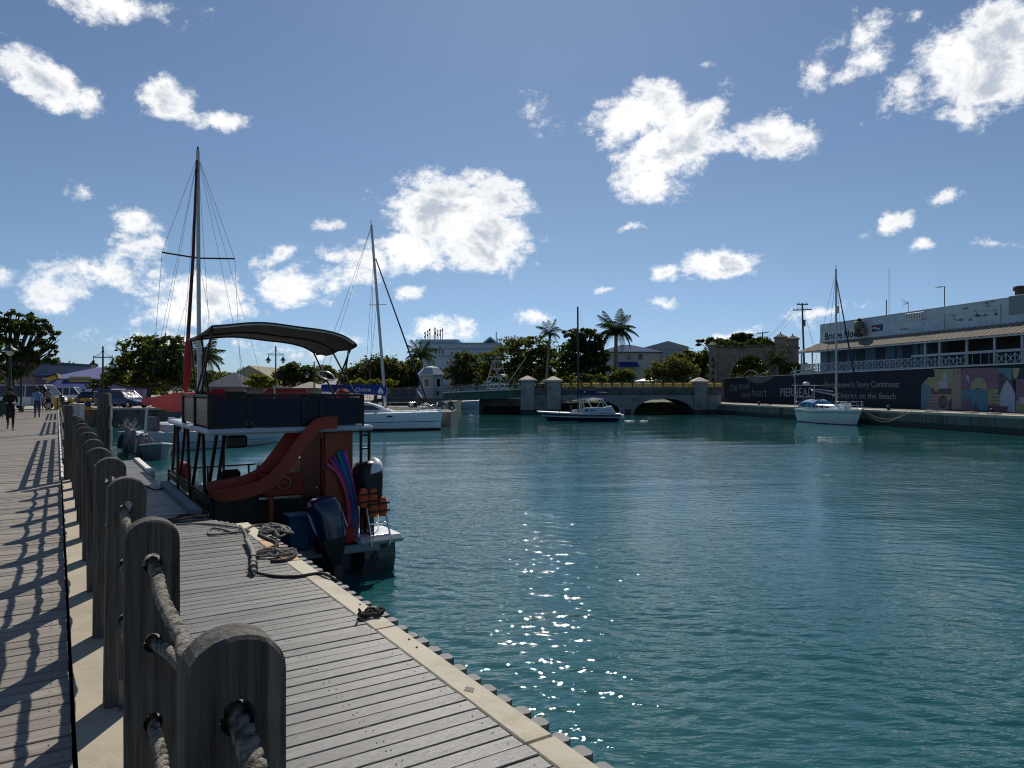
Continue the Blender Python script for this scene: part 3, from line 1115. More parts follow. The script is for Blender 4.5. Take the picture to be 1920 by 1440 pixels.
greypan = mat('smoky grey panel', (.085, .09, .088), .3, var=.15, spec=.5)
cor = [(2.02, 11.97), (2.62, 11.97), (3.50, 11.97), (3.80, 11.97), (4.52, 11.97)]
for a, b in zip(cor, cor[1:]):
    upper_panel((a[0] + .045, a[1]), (b[0] - .045, b[1]), M_bluepanel)
for u0, u1 in ((11.97, 13.3), (13.3, 14.65)):
    upper_panel((2.02, u0 + .05), (2.02, u1 - .05), greypan)
    upper_panel((4.52, u0 + .05), (4.52, u1 - .05), M_bluepanel)
upper_panel((2.06, 14.65), (4.48, 14.65), M_bluepanel)
for v, u in cor + [(2.02, 13.3), (4.52, 13.3), (2.02, 14.65), (4.52, 14.65), (3.3, 14.65)]:
    bld(MB().beam((v, u, 1.02), (v, u, 1.56), .075, .05), 'fence_post', [M_black], pb)
m = MB()
m.beam((2.0, 11.97, 1.545), (4.54, 11.97, 1.545), .05, .045)
m.beam((2.0, 14.65, 1.545), (4.54, 14.65, 1.545), .05, .045)
m.beam((2.02, 12.0, 1.545), (2.02, 14.62, 1.545), .05, .045)
m.beam((4.52, 12.0, 1.545), (4.52, 14.62, 1.545), .05, .045)
m.beam((2.0, 11.97, 1.05), (4.54, 11.97, 1.05), .05, .04)
bld(m, 'fence_rail', [M_black], pb)
for (v0, u0, v1, u1, mm) in ((2.1, 12.4, 2.35, 13.4, M_dkred), (2.1, 13.45, 2.9, 13.9, M_rubber), (2.95, 12.35, 3.7, 12.55, M_redvinyl), (4.25, 12.4, 4.46, 14.5, M_redvinyl)):
    s = bld(MB().bbox(v0, u0, 1.03, v1, u1, 1.45, .04), 'upper_seat', [mm], pb)
    MB().bbox(v0, u0 - .02, 1.455, v1, min(u0 + .2, u1), 1.66, .05).build('backrest', [mm], s, DOCK)
bld(MB().tube([(3.1, 12.3, 1.02), (3.1, 12.3, 1.72)], .018, 6), 'grab_post', [M_palevinyl], pb)
for v, u in ((3.72, 11.93), (4.45, 11.93), (2.05, 16.6), (2.3, 16.7)):
    bld(MB().bbox(v - .06, u - .02, 1.022, v + .06, u + .10, 1.05, .01), 'cleat', [M_white], pb)

# canopy
NV, NU = 22, 7
def canz(v, u):
    s = (v - 3.0) / 1.36
    z = 2.735 - (.14 if s < 0 else .21) * s * s - .06 * max(0, abs(s) - .82) ** 2 * 22
    return z - .03 * math.sin(PI * (u - 11.9) / 2.3) - .07 * (u - 11.9) / 2.3 + .014 * math.sin(v * 5.1)


g1 = [[(2.04 + 2.34 * i / NV, 11.9 + 2.3 * j / NU, 0) for j in range(NU + 1)] for i in range(NV + 1)]
rings = []
for row in g1:
    top = [(v, u, canz(v, u)) for v, u, _ in row]
    bot = [(v, u, canz(v, u) - .022) for v, u, _ in row][::-1]
    rings.append(top + bot)
m = MB()
m.loft(rings, True, True, smooth=False)
for vend, sg in ((2.04, -1), (4.38, 1)):
    rr_ = []
    for j in range(NU + 1):
        u = 11.9 + 2.3 * j / NU
        z = canz(vend, u)
        dz = .075 + .025 * math.sin(j * 1.7)
        rr_.append([(vend, u, z), (vend + sg * .035, u, z - dz * .5), (vend + sg * .02, u, z - dz), (vend + sg * .008, u, z - dz), (vend + sg * .018, u, z - dz * .5), (vend - sg * .01, u, z - .02)])
    m.loft(rr_, True, True)
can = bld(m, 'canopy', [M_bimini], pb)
for u in (11.92, 13.05, 14.18):
    MB().tube([(v, u, canz(v, u) - .035) for v in np.linspace(2.06, 4.36, 24)], .016, 7).build('canopy_bow', [M_black if u > 12 else M_alu], can, DOCK)
for v, vt in ((2.06, 2.07), (4.52, 4.34)):
    for (u0, u1) in ((13.5, 11.95), (13.5, 14.15), (12.3, 13.05), (13.0, 12.1)):
        zt = canz(vt, u1) - .05
        MB().tube([(v, u0, 1.56), (vt, u1, zt)], .017, 7).build('canopy_leg', [M_black], can, DOCK)
m = MB()
c0 = P(612, 704, 13.2)
m.tube([c0 + Vector((.15 * math.cos(a), .02 * math.sin(a), .07 * math.sin(a) - .05 * math.cos(a))) for a in np.linspace(0, 2 * PI, 20)], .014, 6)
m.build('hoop', [M_white], can)

# swim platform, ladder, engines
sp = bld(MB().bbox(4.30, 11.52, -1.02, 5.16, 12.5, -.90, .05), 'swim_platform', [mat('pale platform', (.48, .48, .46), .5, var=.1)], pb)
MB().bbox(4.36, 11.58, -.899, 5.10, 12.44, -.885, .006).build('platform_top', [M_white], sp, DOCK)
m = MB()
m.loft([[(4.42, 11.62, -1.03), (5.0, 11.62, -1.03), (5.0, 12.4, -1.03), (4.42, 12.4, -1.03)], [(4.44, 11.6, -1.26), (5.0, 11.6, -1.26), (5.0, 12.4, -1.26), (4.44, 12.4, -1.26)], [(4.4, 11.7, -1.6), (5.0, 11.7, -1.6), (5.0, 12.4, -1.6), (4.4, 12.4, -1.6)]])
m.build('float', [M_pontoon], sp, DOCK)
m = MB()
for v in (4.52, 4.84):
    m.tube([(v, 11.50, -1.04), (v + (.03 if v > 4.6 else 0), 11.50, -.93), (v - .03, 11.74, -.22), (v - .03, 11.78, -.15)], .017, 8)
    m.tube([(v - .03, 11.78, -.17), (v + .02, 12.05, -.62), (v + .04, 12.1, -.88)], .014, 8)
m.tube([(4.49, 11.78, -.15), (4.81, 11.78, -.15)], .019, 8)
swl = m.build('swim_ladder', [M_steel], sp, DOCK)
for f in (.28, .62, .9):
    u = 11.74 - f * .24
    z = -.22 - f * .71
    MB().tube([(4.49, u, z), (4.84, u, z)], .015, 7).build('rung', [M_steel], swl, DOCK)


def outboard(v, u, z, s, cowl_m, leg_m, tilt, name, band=None, roll=0.0):
    """z = underside of the cowling; the engine faces aft (towards smaller u)"""
    T = DOCK @ Matrix.Translation((v, u, z)) @ Matrix.Rotation(roll, 4, 'Y') @ Matrix.Rotation(tilt, 4, 'X') @ Matrix.Scale(s, 4)
    prof = [(0.0, .92, 1.0), (.10, 1.0, 1.0), (.30, 1.02, 1.02), (.45, .97, .98), (.54, .80, .85), (.585, .5, .55), (.59, .1, .1)]
    m_ = MB()
    rings_ = []
    for zz, sx, sy in prof:
        rings_.append([(sx * .21 * (1 if abs(math.cos(a)) > 0 else 1) * math.copysign(abs(math.cos(a)) ** .55, math.cos(a)), sy * .33 * math.copysign(abs(math.sin(a)) ** .6, math.sin(a)) - .04 * zz, zz) for a in np.linspace(0, 2 * PI, 20, endpoint=False)])
    m_.loft(rings_, True, True, smooth=True)
    cw = m_.build('outboard_cowling', [cowl_m], pb, T)
    if band:
        for sx in (-1, 1):
            for k in range(3):
                mm = MB()
                mm.tube([(sx * .222, -.24 + k * .05, .10 + k * .03), (sx * .226, -.10 + k * .05, .36 + k * .02)], .009, 5)
                mm.build('stripe', [band], cw, T)
    m_ = MB()
    m_.loft([[(-.16, -.26, 0), (.16, -.26, 0), (.15, .24, 0), (-.15, .24, 0)], [(-.13, -.22, -.18), (.13, -.22, -.18), (.12, .16, -.18), (-.12, .16, -.18)], [(-.055, -.14, -.40), (.055, -.14, -.40), (.05, .10, -.40), (-.05, .10, -.40)], [(-.05, -.13, -.80), (.05, -.13, -.80), (.04, .08, -.80), (-.04, .08, -.80)]])
    m_.bbox(-.11, -.30, -.74, .11, .08, -.72, .008)
    m_.tube([(0, -.30, -.92), (0, -.24, -.92), (0, .0, -.92), (0, .16, -.92)], [.04, .07, .07, .02], 10)
    m_.poly([(-.12, -.84), (.04, -.84), (-.06, -1.18), (-.14, -1.16)], lambda a, b, d: (d, a, b), -.012, .012)
    m_.bbox(-.15, .20, -.22, .15, .34, -.02, .02)
    lg = m_.build('outboard_leg', [leg_m], pb, T)
    m_ = MB()
    for k in range(3):
        a = k * 2 * PI / 3 + .4
        ca, sa = math.cos(a), math.sin(a)
        pts = [(.05, .03), (.20, .10), (.22, -.02), (.12, -.07)]
        m_.poly(pts, lambda x, y, d: (x * ca - y * sa, -.31 + d + .18 * y, -.92 + x * sa + y * ca), -.006, .006)
    m_.build('propeller', [M_black], lg, T)
    return cw


outboard(3.66, 11.16, -.72, 1.12, M_engine, M_engine_blk, math.radians(-8), 'main', M_alu, math.radians(-9))
cw = outboard(4.62, 11.95, -.2, 1.0, M_engine_blk, M_engine_blk, math.radians(-4), 'spare')
T = DOCK @ Matrix.Translation((4.64, 11.92, -.14))
m = MB()
m.loft([[(.02 + q * .165 * math.cos(a), -.06 + q * .27 * math.sin(a), zz + .05 * math.cos(a)) for a in np.linspace(0, 2 * PI, 18, endpoint=False)] for q, zz in ((1.06, .36), (1.0, .44), (.8, .505), (.4, .535), (.05, .54))], smooth=True)
m.build('cowling_highlight', [M_white], cw, T)  # white cap shape paints the highlight on the black engine cover
bld(MB().beam((4.62, 12.02, -1.0), (4.62, 12.02, -.2), .16, .12), 'engine_stand', [M_black], pb)

# loose things aboard
for i, (col, lab, v1, z1, v0) in enumerate((((.55, .10, .22), 'pink foam pool noodle bending furthest left against the orange cabin wall', 3.93, .36, 4.27), ((.40, .05, .16), 'crimson foam pool noodle second from the left on the cabin wall', 3.99, .43, 4.30), ((.10, .06, .30), 'violet foam pool noodle in the middle of the fan of noodles', 4.05, .47, 4.33),
                                          ((.01, .22, .26), 'teal foam pool noodle in the fan against the cabin wall', 4.12, .56, 4.36), ((.01, .10, .30), 'blue foam pool noodle beside the teal one on the cabin wall', 4.18, .58, 4.39), ((.50, .10, .30), 'magenta foam pool noodle furthest right, nearest the black ladder', 4.25, .56, 4.42))):
    t = spline([(v0, 11.98 - .02 * (i % 2), -.98), (v0 + .03, 12.0, -.55), (v0 - .02, 12.02, -.15), (v0 - .45 * (v0 - v1), 12.05, .18), (v1, 12.08, z1)], 7)
    p_ = [Vector(q) for q in t]
    m = MB().tube(p_, .033, 10)
    c = m.build('pool_noodle', [mat('noodle foam %d' % i, col, .85, var=.1)], None, DOCK)
    tag(c, lab, 'pool noodle', 'foam pool noodles on the party boat')
M_bin = mat('blue plastic bin', (.03, .085, .20), .45, var=.1)
t = thing('storage_bin', 'blue lidded plastic bin on the party boat stern deck', 'bin', dk(3.36, 11.9, -1.0), TH)
m = MB()
m.loft([[(3.24, 11.78, -.998), (3.50, 11.78, -.998), (3.50, 12.06, -.998), (3.24, 12.06, -.998)], [(3.20, 11.74, -.47), (3.54, 11.74, -.47), (3.54, 12.10, -.47), (3.20, 12.10, -.47)]])
m.build('bin_body', [M_bin], t, DOCK)
MB().bbox(3.18, 11.72, -.468, 3.56, 12.12, -.42, .015).build('lid', [M_bin], t, DOCK)
m = MB()
m.tube([(3.06, 12.1, -.98), (3.06, 12.1, -.95), (3.06, 12.1, -.66), (3.06, 12.1, -.58)], [.05, .085, .085, .03], 12)
t = m.build('boat_fender', [M_white2], None, DOCK)
tag(t, 'short grey white fender standing on the stern deck beside the blue bin', 'fender')
m = MB().bbox(4.12, 11.72, -.998, 4.30, 11.95, -.70, .03)
m.tube([(4.21, 11.83, -.70), (4.21, 11.83, -.64)], .03, 8)
t = m.build('fuel_can', [mat('red fuel can plastic', (.42, .012, .012), .4)], None, DOCK)
tag(t, 'small red fuel can on the stern deck below the noodles', 'fuel can')
for k, (v, z, lab) in enumerate(((4.52, -.10, 'orange life jacket with black straps hung under the covered engine'), (4.70, -.28, 'lower orange life jacket hanging beside the steel swim ladder'))):
    t = thing('life_jacket', lab, 'life jacket', dk(v, 11.72, z), TH, 'orange life jackets on the stern')
    m = MB()
    for sx in (-1, 1):
        rings = []
        for zz, ww, dd in ((.05, .03, .03), (.02, .07, .05), (-.10, .09, .06), (-.22, .09, .055), (-.28, .06, .03)):
            rings.append([(v + sx * .085 + ww * math.cos(a), 11.66 + dd * math.sin(a), z + zz) for a in np.linspace(0, 2 * PI, 10, endpoint=False)])
        m.loft(rings, smooth=True)
    m.build('foam', [mat('life jacket orange', (.62, .10, .03), .75, var=.15)], t, DOCK)
    m = MB()
    for zz in (-.06, -.19):
        m.beam((v - .19, 11.596, z + zz), (v + .19, 11.590, z + zz + .02), .012, .03)
    m.build('strap', [M_black], t, DOCK)


# ================================================================== OTHER BOATS
def gx0(px, d):
    return (px - 960) / F * d


def frame_at(p, q):
    """matrix with x from p towards q on the water"""
    d = Vector((q[0] - p[0], q[1] - p[1], 0)).normalized()
    a = math.atan2(d.y, d.x)
    return Matrix.Translation((p[0], p[1], WATER)) @ Matrix.Rotation(a, 4, 'Z'), a


def hull_rings(L_, B, fs, fb, draft, sw=.7, rake=.5, n=18, full=2.2, levels=((1, 1), (.72, .995), (.62, .985), (.1, .88), (-.05, .84), (-.6, .5), (-1, .06))):
    out = []
    for i in range(n + 1):
        t = i / n
        if t < .4:
            x = t / .4
            f = sw + (1 - sw) * (x * x * (3 - 2 * x))
        else:
            f = max(.012, 1 - ((t - .4) / .6) ** full)
        b = B / 2 * f
        zs = fs + (fb - fs) * t ** 1.8
        row = []
        for lz, lb in levels:
            z = zs * lz if lz >= 0 else draft * lz * (1 - .75 * t ** 3)
            xx = L_ * t - rake * max(0, 1 - z / zs) * t ** 5 + .25 * max(0, 1 - z / zs) * (1 - t) ** 5
            row.append((xx, b * lb, z))
        out.append(row + [(x_, -y_, z_) for x_, y_, z_ in reversed(row)])
    return out


def add_hull(mb, rings, bands, off=(0, 0, 0)):
    n = len(rings[0])
    h = n // 2
    o = Vector(off)
    for i in range(len(rings) - 1):
        for j in range(n - 1):
            k = j if j < h else n - 2 - j
            mb.add([Vector(rings[i][j]) + o, Vector(rings[i][j + 1]) + o, Vector(rings[i + 1][j + 1]) + o, Vector(rings[i + 1][j]) + o], [(0, 1, 2, 3)], bands[min(k, len(bands) - 1)], True)
    mb.add([Vector(p) + o for p in rings[0]], [tuple(range(n))], bands[0])


def add_deck(mb, rings, off=(0, 0, 0), drop=.0, mi=0):
    o = Vector(off) - Vector((0, 0, drop))
    for i in range(len(rings) - 1):
        a, b = rings[i], rings[i + 1]
        ca = Vector(((a[0][0] + a[-1][0]) / 2, 0, a[0][2] + .05))
        cb = Vector(((b[0][0] + b[-1][0]) / 2, 0, b[0][2] + .05))
        mb.add([Vector(a[0]) + o, Vector(b[0]) + o, cb + o, ca + o], [(0, 1, 2, 3)], mi, True)
        mb.add([ca + o, cb + o, Vector(b[-1]) + o, Vector(a[-1]) + o], [(0, 1, 2, 3)], mi, True)


def cabin_block(mb, x0, x1, w0, w1, z0, z1, slope0=.15, slope1=.5, mi=0):
    mb.loft([[(x0, -w0, z0), (x1, -w1, z0), (x1, w1, z0), (x0, w0, z0)], [(x0 + slope0 * .4, -w0 * .95, z0 + (z1 - z0) * .8), (x1 - slope1 * .7, -w1 * .9, z0 + (z1 - z0) * .75), (x1 - slope1 * .7, w1 * .9, z0 + (z1 - z0) * .75), (x0 + slope0 * .4, w0 * .95, z0 + (z1 - z0) * .8)],
             [(x0 + slope0, -w0 * .82, z1), (x1 - slope1, -w1 * .72, z1 - .04), (x1 - slope1, w1 * .72, z1 - .04), (x0 + slope0, w0 * .82, z1)]], True, True, mi)


def stay(root, T, a, b, r=.012, m_=None):
    return MB().tube([a, b], r, 4, smooth=False).build('stay', [m_ or M_black], root, T)


M_wire = mat('rigging wire', (.10, .10, .105), .5, .4)
M_antifoul = mat('dark red antifouling', (.05, .012, .016), .7)

# ---- catamaran with the blue boom cover
T, a = frame_at((-16.1, 55.2), (-5.7, 56.4))
t = thing('catamaran', 'white sailing catamaran with long blue boom cover moored by the pier head', 'boat', T.translation, a)
for yy in (-1.1, 3.3):
    m = MB()
    R_ = hull_rings(10.6, 1.5, 1.25, 1.43, .35, .75, .12, levels=((1, 1), (.80, 1.0), (.50, .96), (.46, .955), (.12, .85), (-.3, .8), (-1, .2)), full=2.8)
    add_hull(m, R_, (0, 0, 1, 0, 2, 2), (0, yy, 0))
    add_deck(m, R_, (0, yy, 0))
    m.build('hull', [M_white, mat('dark hull stripe', (.03, .035, .05), .4), M_antifoul], t, T)
    if yy < 0:
        for xx in (6.4, 3.4):
            MB().bbox(xx, yy - .76, 1.02, xx + .42, yy - .70, 1.14, .02).build('porthole', [M_glass], t, T)
m = MB()
m.bbox(.6, -.6, .75, 6.9, 2.9, 1.42, .1)
m.build('bridge_deck', [M_white], t, T)
m = MB()
cabin_block(m, .9, 6.7, 1.9, 1.5, 1.42, 2.12, .3, 2.0)
m.v = [(x, y + 1.1, z) for x, y, z in m.v]
c = m.build('coachroof', [M_white], t, T)
m = MB()
m.poly([(2.0, 1.60), (5.9, 1.56), (5.2, 1.90), (2.2, 1.96)], lambda x, z, d: (x, -.745 + d + (z - 1.5) * .2, z), -.03, .012)
m.build('window', [M_glass], c, T)
m = MB()
m.tube([(6.15, 1.1, 1.45), (5.0, 1.1, 16.3)], [.125, .10], 12)
ms = m.build('mast', [M_spar], t, T)
m = MB()
for z_, w__ in ((9.9, .95),):
    xx = 6.15 - 1.15 * (z_ - 1.45) / 14.85
    m.beam((xx, 1.1 - w__, z_), (xx, 1.1 + w__, z_), .06, .05)
m.beam((xx - .7, 1.1, 9.9), (xx + .7, 1.1, 9.95), .05, .05)
m.build('spreader', [M_spar], ms, T)
MB().tube([(5.0, 1.1, 16.3), (4.95, 1.1, 16.7)], .03, 5).build('masthead', [M_black], ms, T)
bo = MB().tube([(6.1, 1.1, 2.75), (1.1, 1.1, 2.95)], .1, 8).build('boom', [M_spar], t, T)
m = MB()
rings = []
for i in range(14):
    f = i / 13
    x = 6.2 - 5.1 * f
    top, bot = 3.52 + .02 * f, 2.62 + .42 * f
    wv = .03 * math.sin(i * 1.9)
    rings.append([(x, 1.1 + .05, top), (x, 1.1 - .06, top), (x, 1.1 - .20 + wv, (top + bot) / 2), (x, 1.1 - .14, bot), (x, 1.1 + .14, bot), (x, 1.1 + .2 + wv, (top + bot) / 2)])
m.loft(rings, True, True, smooth=False)
m.build('boom_cover', [M_blue_canvas], bo, T)
for (p0, p1) in (((5.2, 1.1, 14.0), (4.6, -1.6, 1.5)), ((5.2, 1.1, 14.0), (4.6, 3.8, 1.5)), ((5.0, 1.1, 16.2), (.3, -1.1, 1.5)), ((5.0, 1.1, 16.2), (.3, 3.3, 1.5)), ((5.5, .15, 9.9), (4.8, -1.5, 1.5)), ((5.8, 1.1, 6), (1.4, 1.1, 3.5))):
    stay(t, T, p0, p1, .016, M_wire)
MB().tube([(5.35, 1.1, 13.6), (9.6, 1.1, 1.7)], [.05, .075], 7).build('furled_sail', [M_navy_canvas], t, T)
m = MB()
for x0, x1 in ((6.6, 8.6),):
    m.tube([(x0, -1.7, 1.45), (x0, -1.7, 2.15), (x1, -1.7, 2.15), (x1 + .1, -1.7, 2.05), (x1 + .1, -1.7, 1.45)], .022, 6)
    m.tube([(x0, -1.7, 1.8), (x1 + .1, -1.7, 1.8)], .015, 5)
m.tube([(8.7, -1.6, 1.45), (9.4, -1.3, 2.1), (10.3, -1.2, 1.5)], .022, 6)
m.tube([(9.4, -1.3, 2.1), (9.7, -1.2, 1.45)], .02, 6)
m.tube([(9.4, -1.3, 2.1), (9.2, -1.2, 1.45)], .02, 6)
m.tube([(9.0, -1.6, 1.45), (9.6, -1.55, 1.95), (10.1, -1.3, 1.95), (10.4, -1.1, 1.48)], .02, 6)
m.build('bow_rail', [M_steel], t, T)
CAT_T, CAT = T, t


def text_part(body, name, m_, parent, T_, size=1.0, sx=1.0, extrude=.004, align='LEFT', offset=0.0, shear=0.0):
    """raised lettering as a mesh part; T_ puts the flat text (x right, y up, z out) into the world"""
    cu = bpy.data.curves.new(name, 'FONT')
    cu.body = body
    cu.size = size
    cu.extrude = extrude
    cu.offset = offset
    cu.shear = shear
    cu.align_x = align
    cu.resolution_u = 3
    ob = bpy.data.objects.new(name, cu)
    COL.objects.link(ob)
    dg = bpy.context.evaluated_depsgraph_get()
    me = bpy.data.meshes.new_from_object(ob.evaluated_get(dg))
    bpy.data.objects.remove(ob, do_unlink=True)
    bpy.data.curves.remove(cu)
    M = T_ @ Matrix.Diagonal((sx, 1, 1, 1))
    if parent is not None:
        M = WORLD[parent.name].inverted() @ M
    me.transform(M)
    me.materials.clear()
    me.materials.append(m_)
    o = bpy.data.objects.new(name, me)
    COL.objects.link(o)
    if parent is not None:
        o.parent = parent
        WORLD[o.name] = WORLD[parent.name]
    return o


M_letter = mat('pale lettering', (.42, .44, .46), .7, var=.05)
M_letterw = mat('white lettering', (.70, .72, .76), .7, var=.03)
bc = [c_ for c_ in t.children_recursive if c_.name.startswith('boom_cover')][0]
text_part('Chrisma', 'lettering', M_letterw, bc, T @ Matrix.Translation((3.7, .86, 2.98)) @ Matrix.Rotation(PI / 2, 4, 'X'), .46, .8, .008, shear=.4)
m = MB()
m.poly([(5.5, 2.95), (5.76, 2.95), (5.76, 3.38)], lambda x, z, d: (x, d, z), .865, .885)
m.poly([(5.8, 2.95), (5.98, 2.95), (5.8, 3.25)], lambda x, z, d: (x, d, z), .865, .885)
m.poly([(5.48, 2.9), (6.0, 2.9), (5.9, 2.82), (5.56, 2.82)], lambda x, z, d: (x, d, z), .865, .885)
m.build('sail_emblem', [M_letterw], bc, T)

# ---- navy sloop under way before the bridge
T, a = frame_at((10.9, 71.2), (2.5, 72.4))
t = thing('sloop', 'dark navy sloop with white stripe motoring past the stone bridge', 'boat', T.translation, a)
m = MB()
R_ = hull_rings(8.45, 2.5, .72, .92, .4, .62, 1.1, full=2.1, levels=((1, 1), (.86, 1), (.58, .985), (.46, .97), (.1, .86), (-.4, .7), (-1, .1)))
add_hull(m, R_, (1, 0, 1, 0, 0, 0))
m.build('hull', [M_navy, M_white2], t, T)
m = MB()
add_deck(m, R_)
m.build('deck', [M_white2], t, T)
m = MB()
cabin_block(m, 2.0, 4.7, .85, .6, .78, 1.35, .0, 1.3)
c = m.build('coachroof', [mat('pale blue grey cabin', (.42, .50, .58), .4)], t, T)
for x in (2.6, 3.2):
    MB().bbox(x, .73, 1.0, x + .34, .86, 1.13, .01).build('window', [M_glass], c, T)
m = MB()
m.loft([[(.5, -1.0, .75), (2.0, -1.0, .8), (2.0, 1.0, .8), (.5, 1.0, .75)], [(.95, -.9, 1.5), (2.0, -.85, 1.25), (2.0, .85, 1.25), (.95, .9, 1.5)]])
m.build('cockpit_coaming', [MATS['pale blue grey cabin']], t, T)
m = MB()
rings = []
for i in range(9):
    f = i / 8
    x = 1.75 + 2.15 * f
    z = 2.20 + .10 * math.sin(f * PI)
    rings.append([(x, -.9, z - .10), (x, -.5, z), (x, .5, z), (x, .9, z - .10), (x, .9, z - .14), (x, 0, z - .05), (x, -.9, z - .14)])
m.loft(rings)
c = m.build('bimini', [M_white], t, T)
m = MB()
for yy in (-.85, .85):
    for x0, x1 in ((1.7, 1.8), (2.6, 1.95), (2.6, 3.4), (3.6, 3.8), (1.0, 1.75)):
        m.tube([(x0, yy, .85), (x1, yy, 2.12)], .022, 5)
m.build('bimini_frame', [M_steel], c, T)
ms = MB().tube([(4.25, 0, .85), (4.3, 0, 11.5)], [.10, .085], 10).build('mast', [mat('black mast', (.02, .021, .024), .4, .2)], t, T)
MB().beam((4.28, -.5, 3.95), (4.28, .5, 3.95), .04, .04).build('spreader', [M_black], ms, T)
bo = MB().tube([(4.25, 0, 2.75), (1.4, 0, 2.75)], .07, 8).build('boom', [M_black], t, T)
m = MB()
rings = [[(4.35 - 2.95 * f, .05, 3.12 - .26 * f), (4.35 - 2.95 * f, -.05, 3.12 - .26 * f), (4.35 - 2.95 * f, -.19 + .02 * math.sin(f * 20), 2.82), (4.35 - 2.95 * f, -.1, 2.56), (4.35 - 2.95 * f, .1, 2.56), (4.35 - 2.95 * f, .19, 2.82)] for f in np.linspace(0, 1, 9)]
m.loft(rings)
cv = m.build('boom_cover', [M_navy_canvas], bo, T)
MB().lathe([(.0, 0), (.11, .01), (.0, .02)], (0, 0, 0), 8).build('emblem', [M_letterw], cv, T @ Matrix.Translation((3.6, .16, 2.86)) @ Matrix.Rotation(-PI / 2, 4, 'X'))
for p0, p1 in (((4.3, 0, 11.3), (1.2, 0, .8)), ((4.3, 0, 10.6), (4.1, 1.15, .8)), ((4.3, 0, 10.6), (4.1, -1.15, .8))):
    stay(t, T, p0, p1, .009, M_wire)
m = MB()
m.tube([(6.1, .55, .85), (6.15, .5, 1.45), (5.6, .2, 3.0)], .03, 6)
m.tube([(5.65, .2, 2.9), (4.4, .6, 1.2)], .014, 5)
m.build('boat_pole', [M_navy_canvas], t, T)
MB().bbox(4.35, .2, .85, 4.85, .8, 1.1, .04).build('deck_locker', [M_white], t, T)
m = MB()
m.tube([(.05, .9, .75), (.1, .9, 1.25), (.1, -.9, 1.25), (.05, -.9, .75)], .02, 6)
m.build('stern_rail', [M_steel], t, T)
MB().bbox(-.32, -.75, .28, .02, .75, .62, .04).build('stern_locker', [M_white2], t, T)
SLOOP_T = T
wk = MB()
rr = random.Random(3)
for k in range(26):
    x, y = -.3 - abs(rr.gauss(0, 1.1)), rr.gauss(0, .35)
    s = rr.uniform(.05, .16)
    wk.lathe([(s, 0), (s * .8, .02), (s * .3, .035)], (x, y, -.005), 7)
o = wk.build('wake_foam', [mat('white foam', (.75, .78, .8), .9)], None, T)
tag(o, kind='stuff')

# ---- white cruising yacht along the right-hand quay
T, a = frame_at((28.75, 70.0), (30.42, 61.6))
t = thing('yacht', 'small white cruising yacht with blue cockpit tent tied to the right quay', 'boat', T.translation, a)
m = MB()
R_ = hull_rings(8.55, 2.9, 1.28, 1.42, .4, .72, .8, full=2.3, levels=((1, 1), (.90, 1.02), (.80, 1.0), (.74, .99), (.05, .84), (-.2, .75), (-1, .1)))
add_hull(m, R_, (0, 0, 1, 0, 1, 1))
m.build('hull', [mat('cream gelcoat', (.70, .72, .68), .3, var=.05, coat=.3), mat('grey hull stripe', (.16, .19, .22), .4)], t, T)
m = MB()
add_deck(m, R_)
m.build('deck', [M_white], t, T)
m = MB()
cabin_block(m, 2.3, 6.1, .95, .6, 1.33, 1.78, .1, 1.0)
c = m.build('coachroof', [M_white], t, T)
for x in (3.0, 3.8, 4.6):
    MB().bbox(x, -.99, 1.45, x + .45, -.80, 1.60, .01).build('window', [M_glass], c, T)
MB().bbox(5.9, -.4, 1.42, 6.6, .4, 1.95, .08).build('hatch_box', [M_white], c, T)
m = MB()
rings = []
for f in np.linspace(0, 1, 8):
    x = .7 + 2.2 * f
    z = 1.98 + .24 * math.sin(f * PI * .85)
    rings.append([(x, -1.05, 1.45), (x, -1.0, z - .25), (x, -.55, z), (x, .55, z), (x, 1.0, z - .25), (x, 1.05, 1.45)])
m.loft(rings, True, False)
m.build('cockpit_tent', [M_lblue_canvas], t, T)
m = MB()
for x in (.75, 1.6, 2.5):
    m.tube([(x, -1.06, 1.4), (x, -1.03, 1.85), (x, -.56, 2.17)], .035, 5)
    m.tube([(x, -.56, 2.17), (x + .5, .0, 2.22)], .03, 5)
m.build('tent_seam', [M_navy_canvas], t, T)
ms = MB().tube([(5.0, 0, 1.6), (4.95, 0, 14.2)], [.11, .085], 10).build('mast', [M_spar], t, T)
MB().beam((4.97, -.75, 8.0), (4.97, .75, 8.0), .05, .05).build('spreader', [M_spar], ms, T)
m = MB()
m.tube([(4.95, 0, 14.2), (4.95, 0, 14.55)], .02, 5)
m.tube([(4.95, 0, 14.3), (4.6, .2, 14.42)], .02, 5)
m.tube([(4.95, 0, 14.35), (5.2, -.2, 14.5)], .02, 5)
m.build('masthead', [M_black], ms, T)
MB().bbox(5.06, -.11, 10.1, 5.3, .11, 10.75, .03).build('radar', [M_spar], ms, T)
bo = MB().tube([(4.9, 0, 2.65), (1.3, 0, 3.05)], .075, 8).build('boom', [M_spar], t, T)
MB().tube([(4.6, 0, 2.85), (3.4, 0, 2.98), (1.5, 0, 3.12)], [.14, .11, .07], 8).build('boom_cover', [M_navy_canvas], bo, T)
MB().tube([(4.97, 0, 13.4), (8.2, 0, 1.7)], [.04, .085], 7).build('furled_sail', [M_navy_canvas], t, T)
for p0, p1 in (((4.95, 0, 14.0), (.2, 0, 1.5)), ((4.95, 0, 13.9), (4.7, -1.3, 1.4)), ((4.95, 0, 13.9), (4.7, 1.3, 1.4)), ((4.97, -.75, 8.0), (4.8, -1.35, 1.4))):
    stay(t, T, p0, p1, .013, M_wire)
m = MB()
m.tube([(.25, -1.0, 1.3), (.2, -1.0, 3.6)], .03, 6)
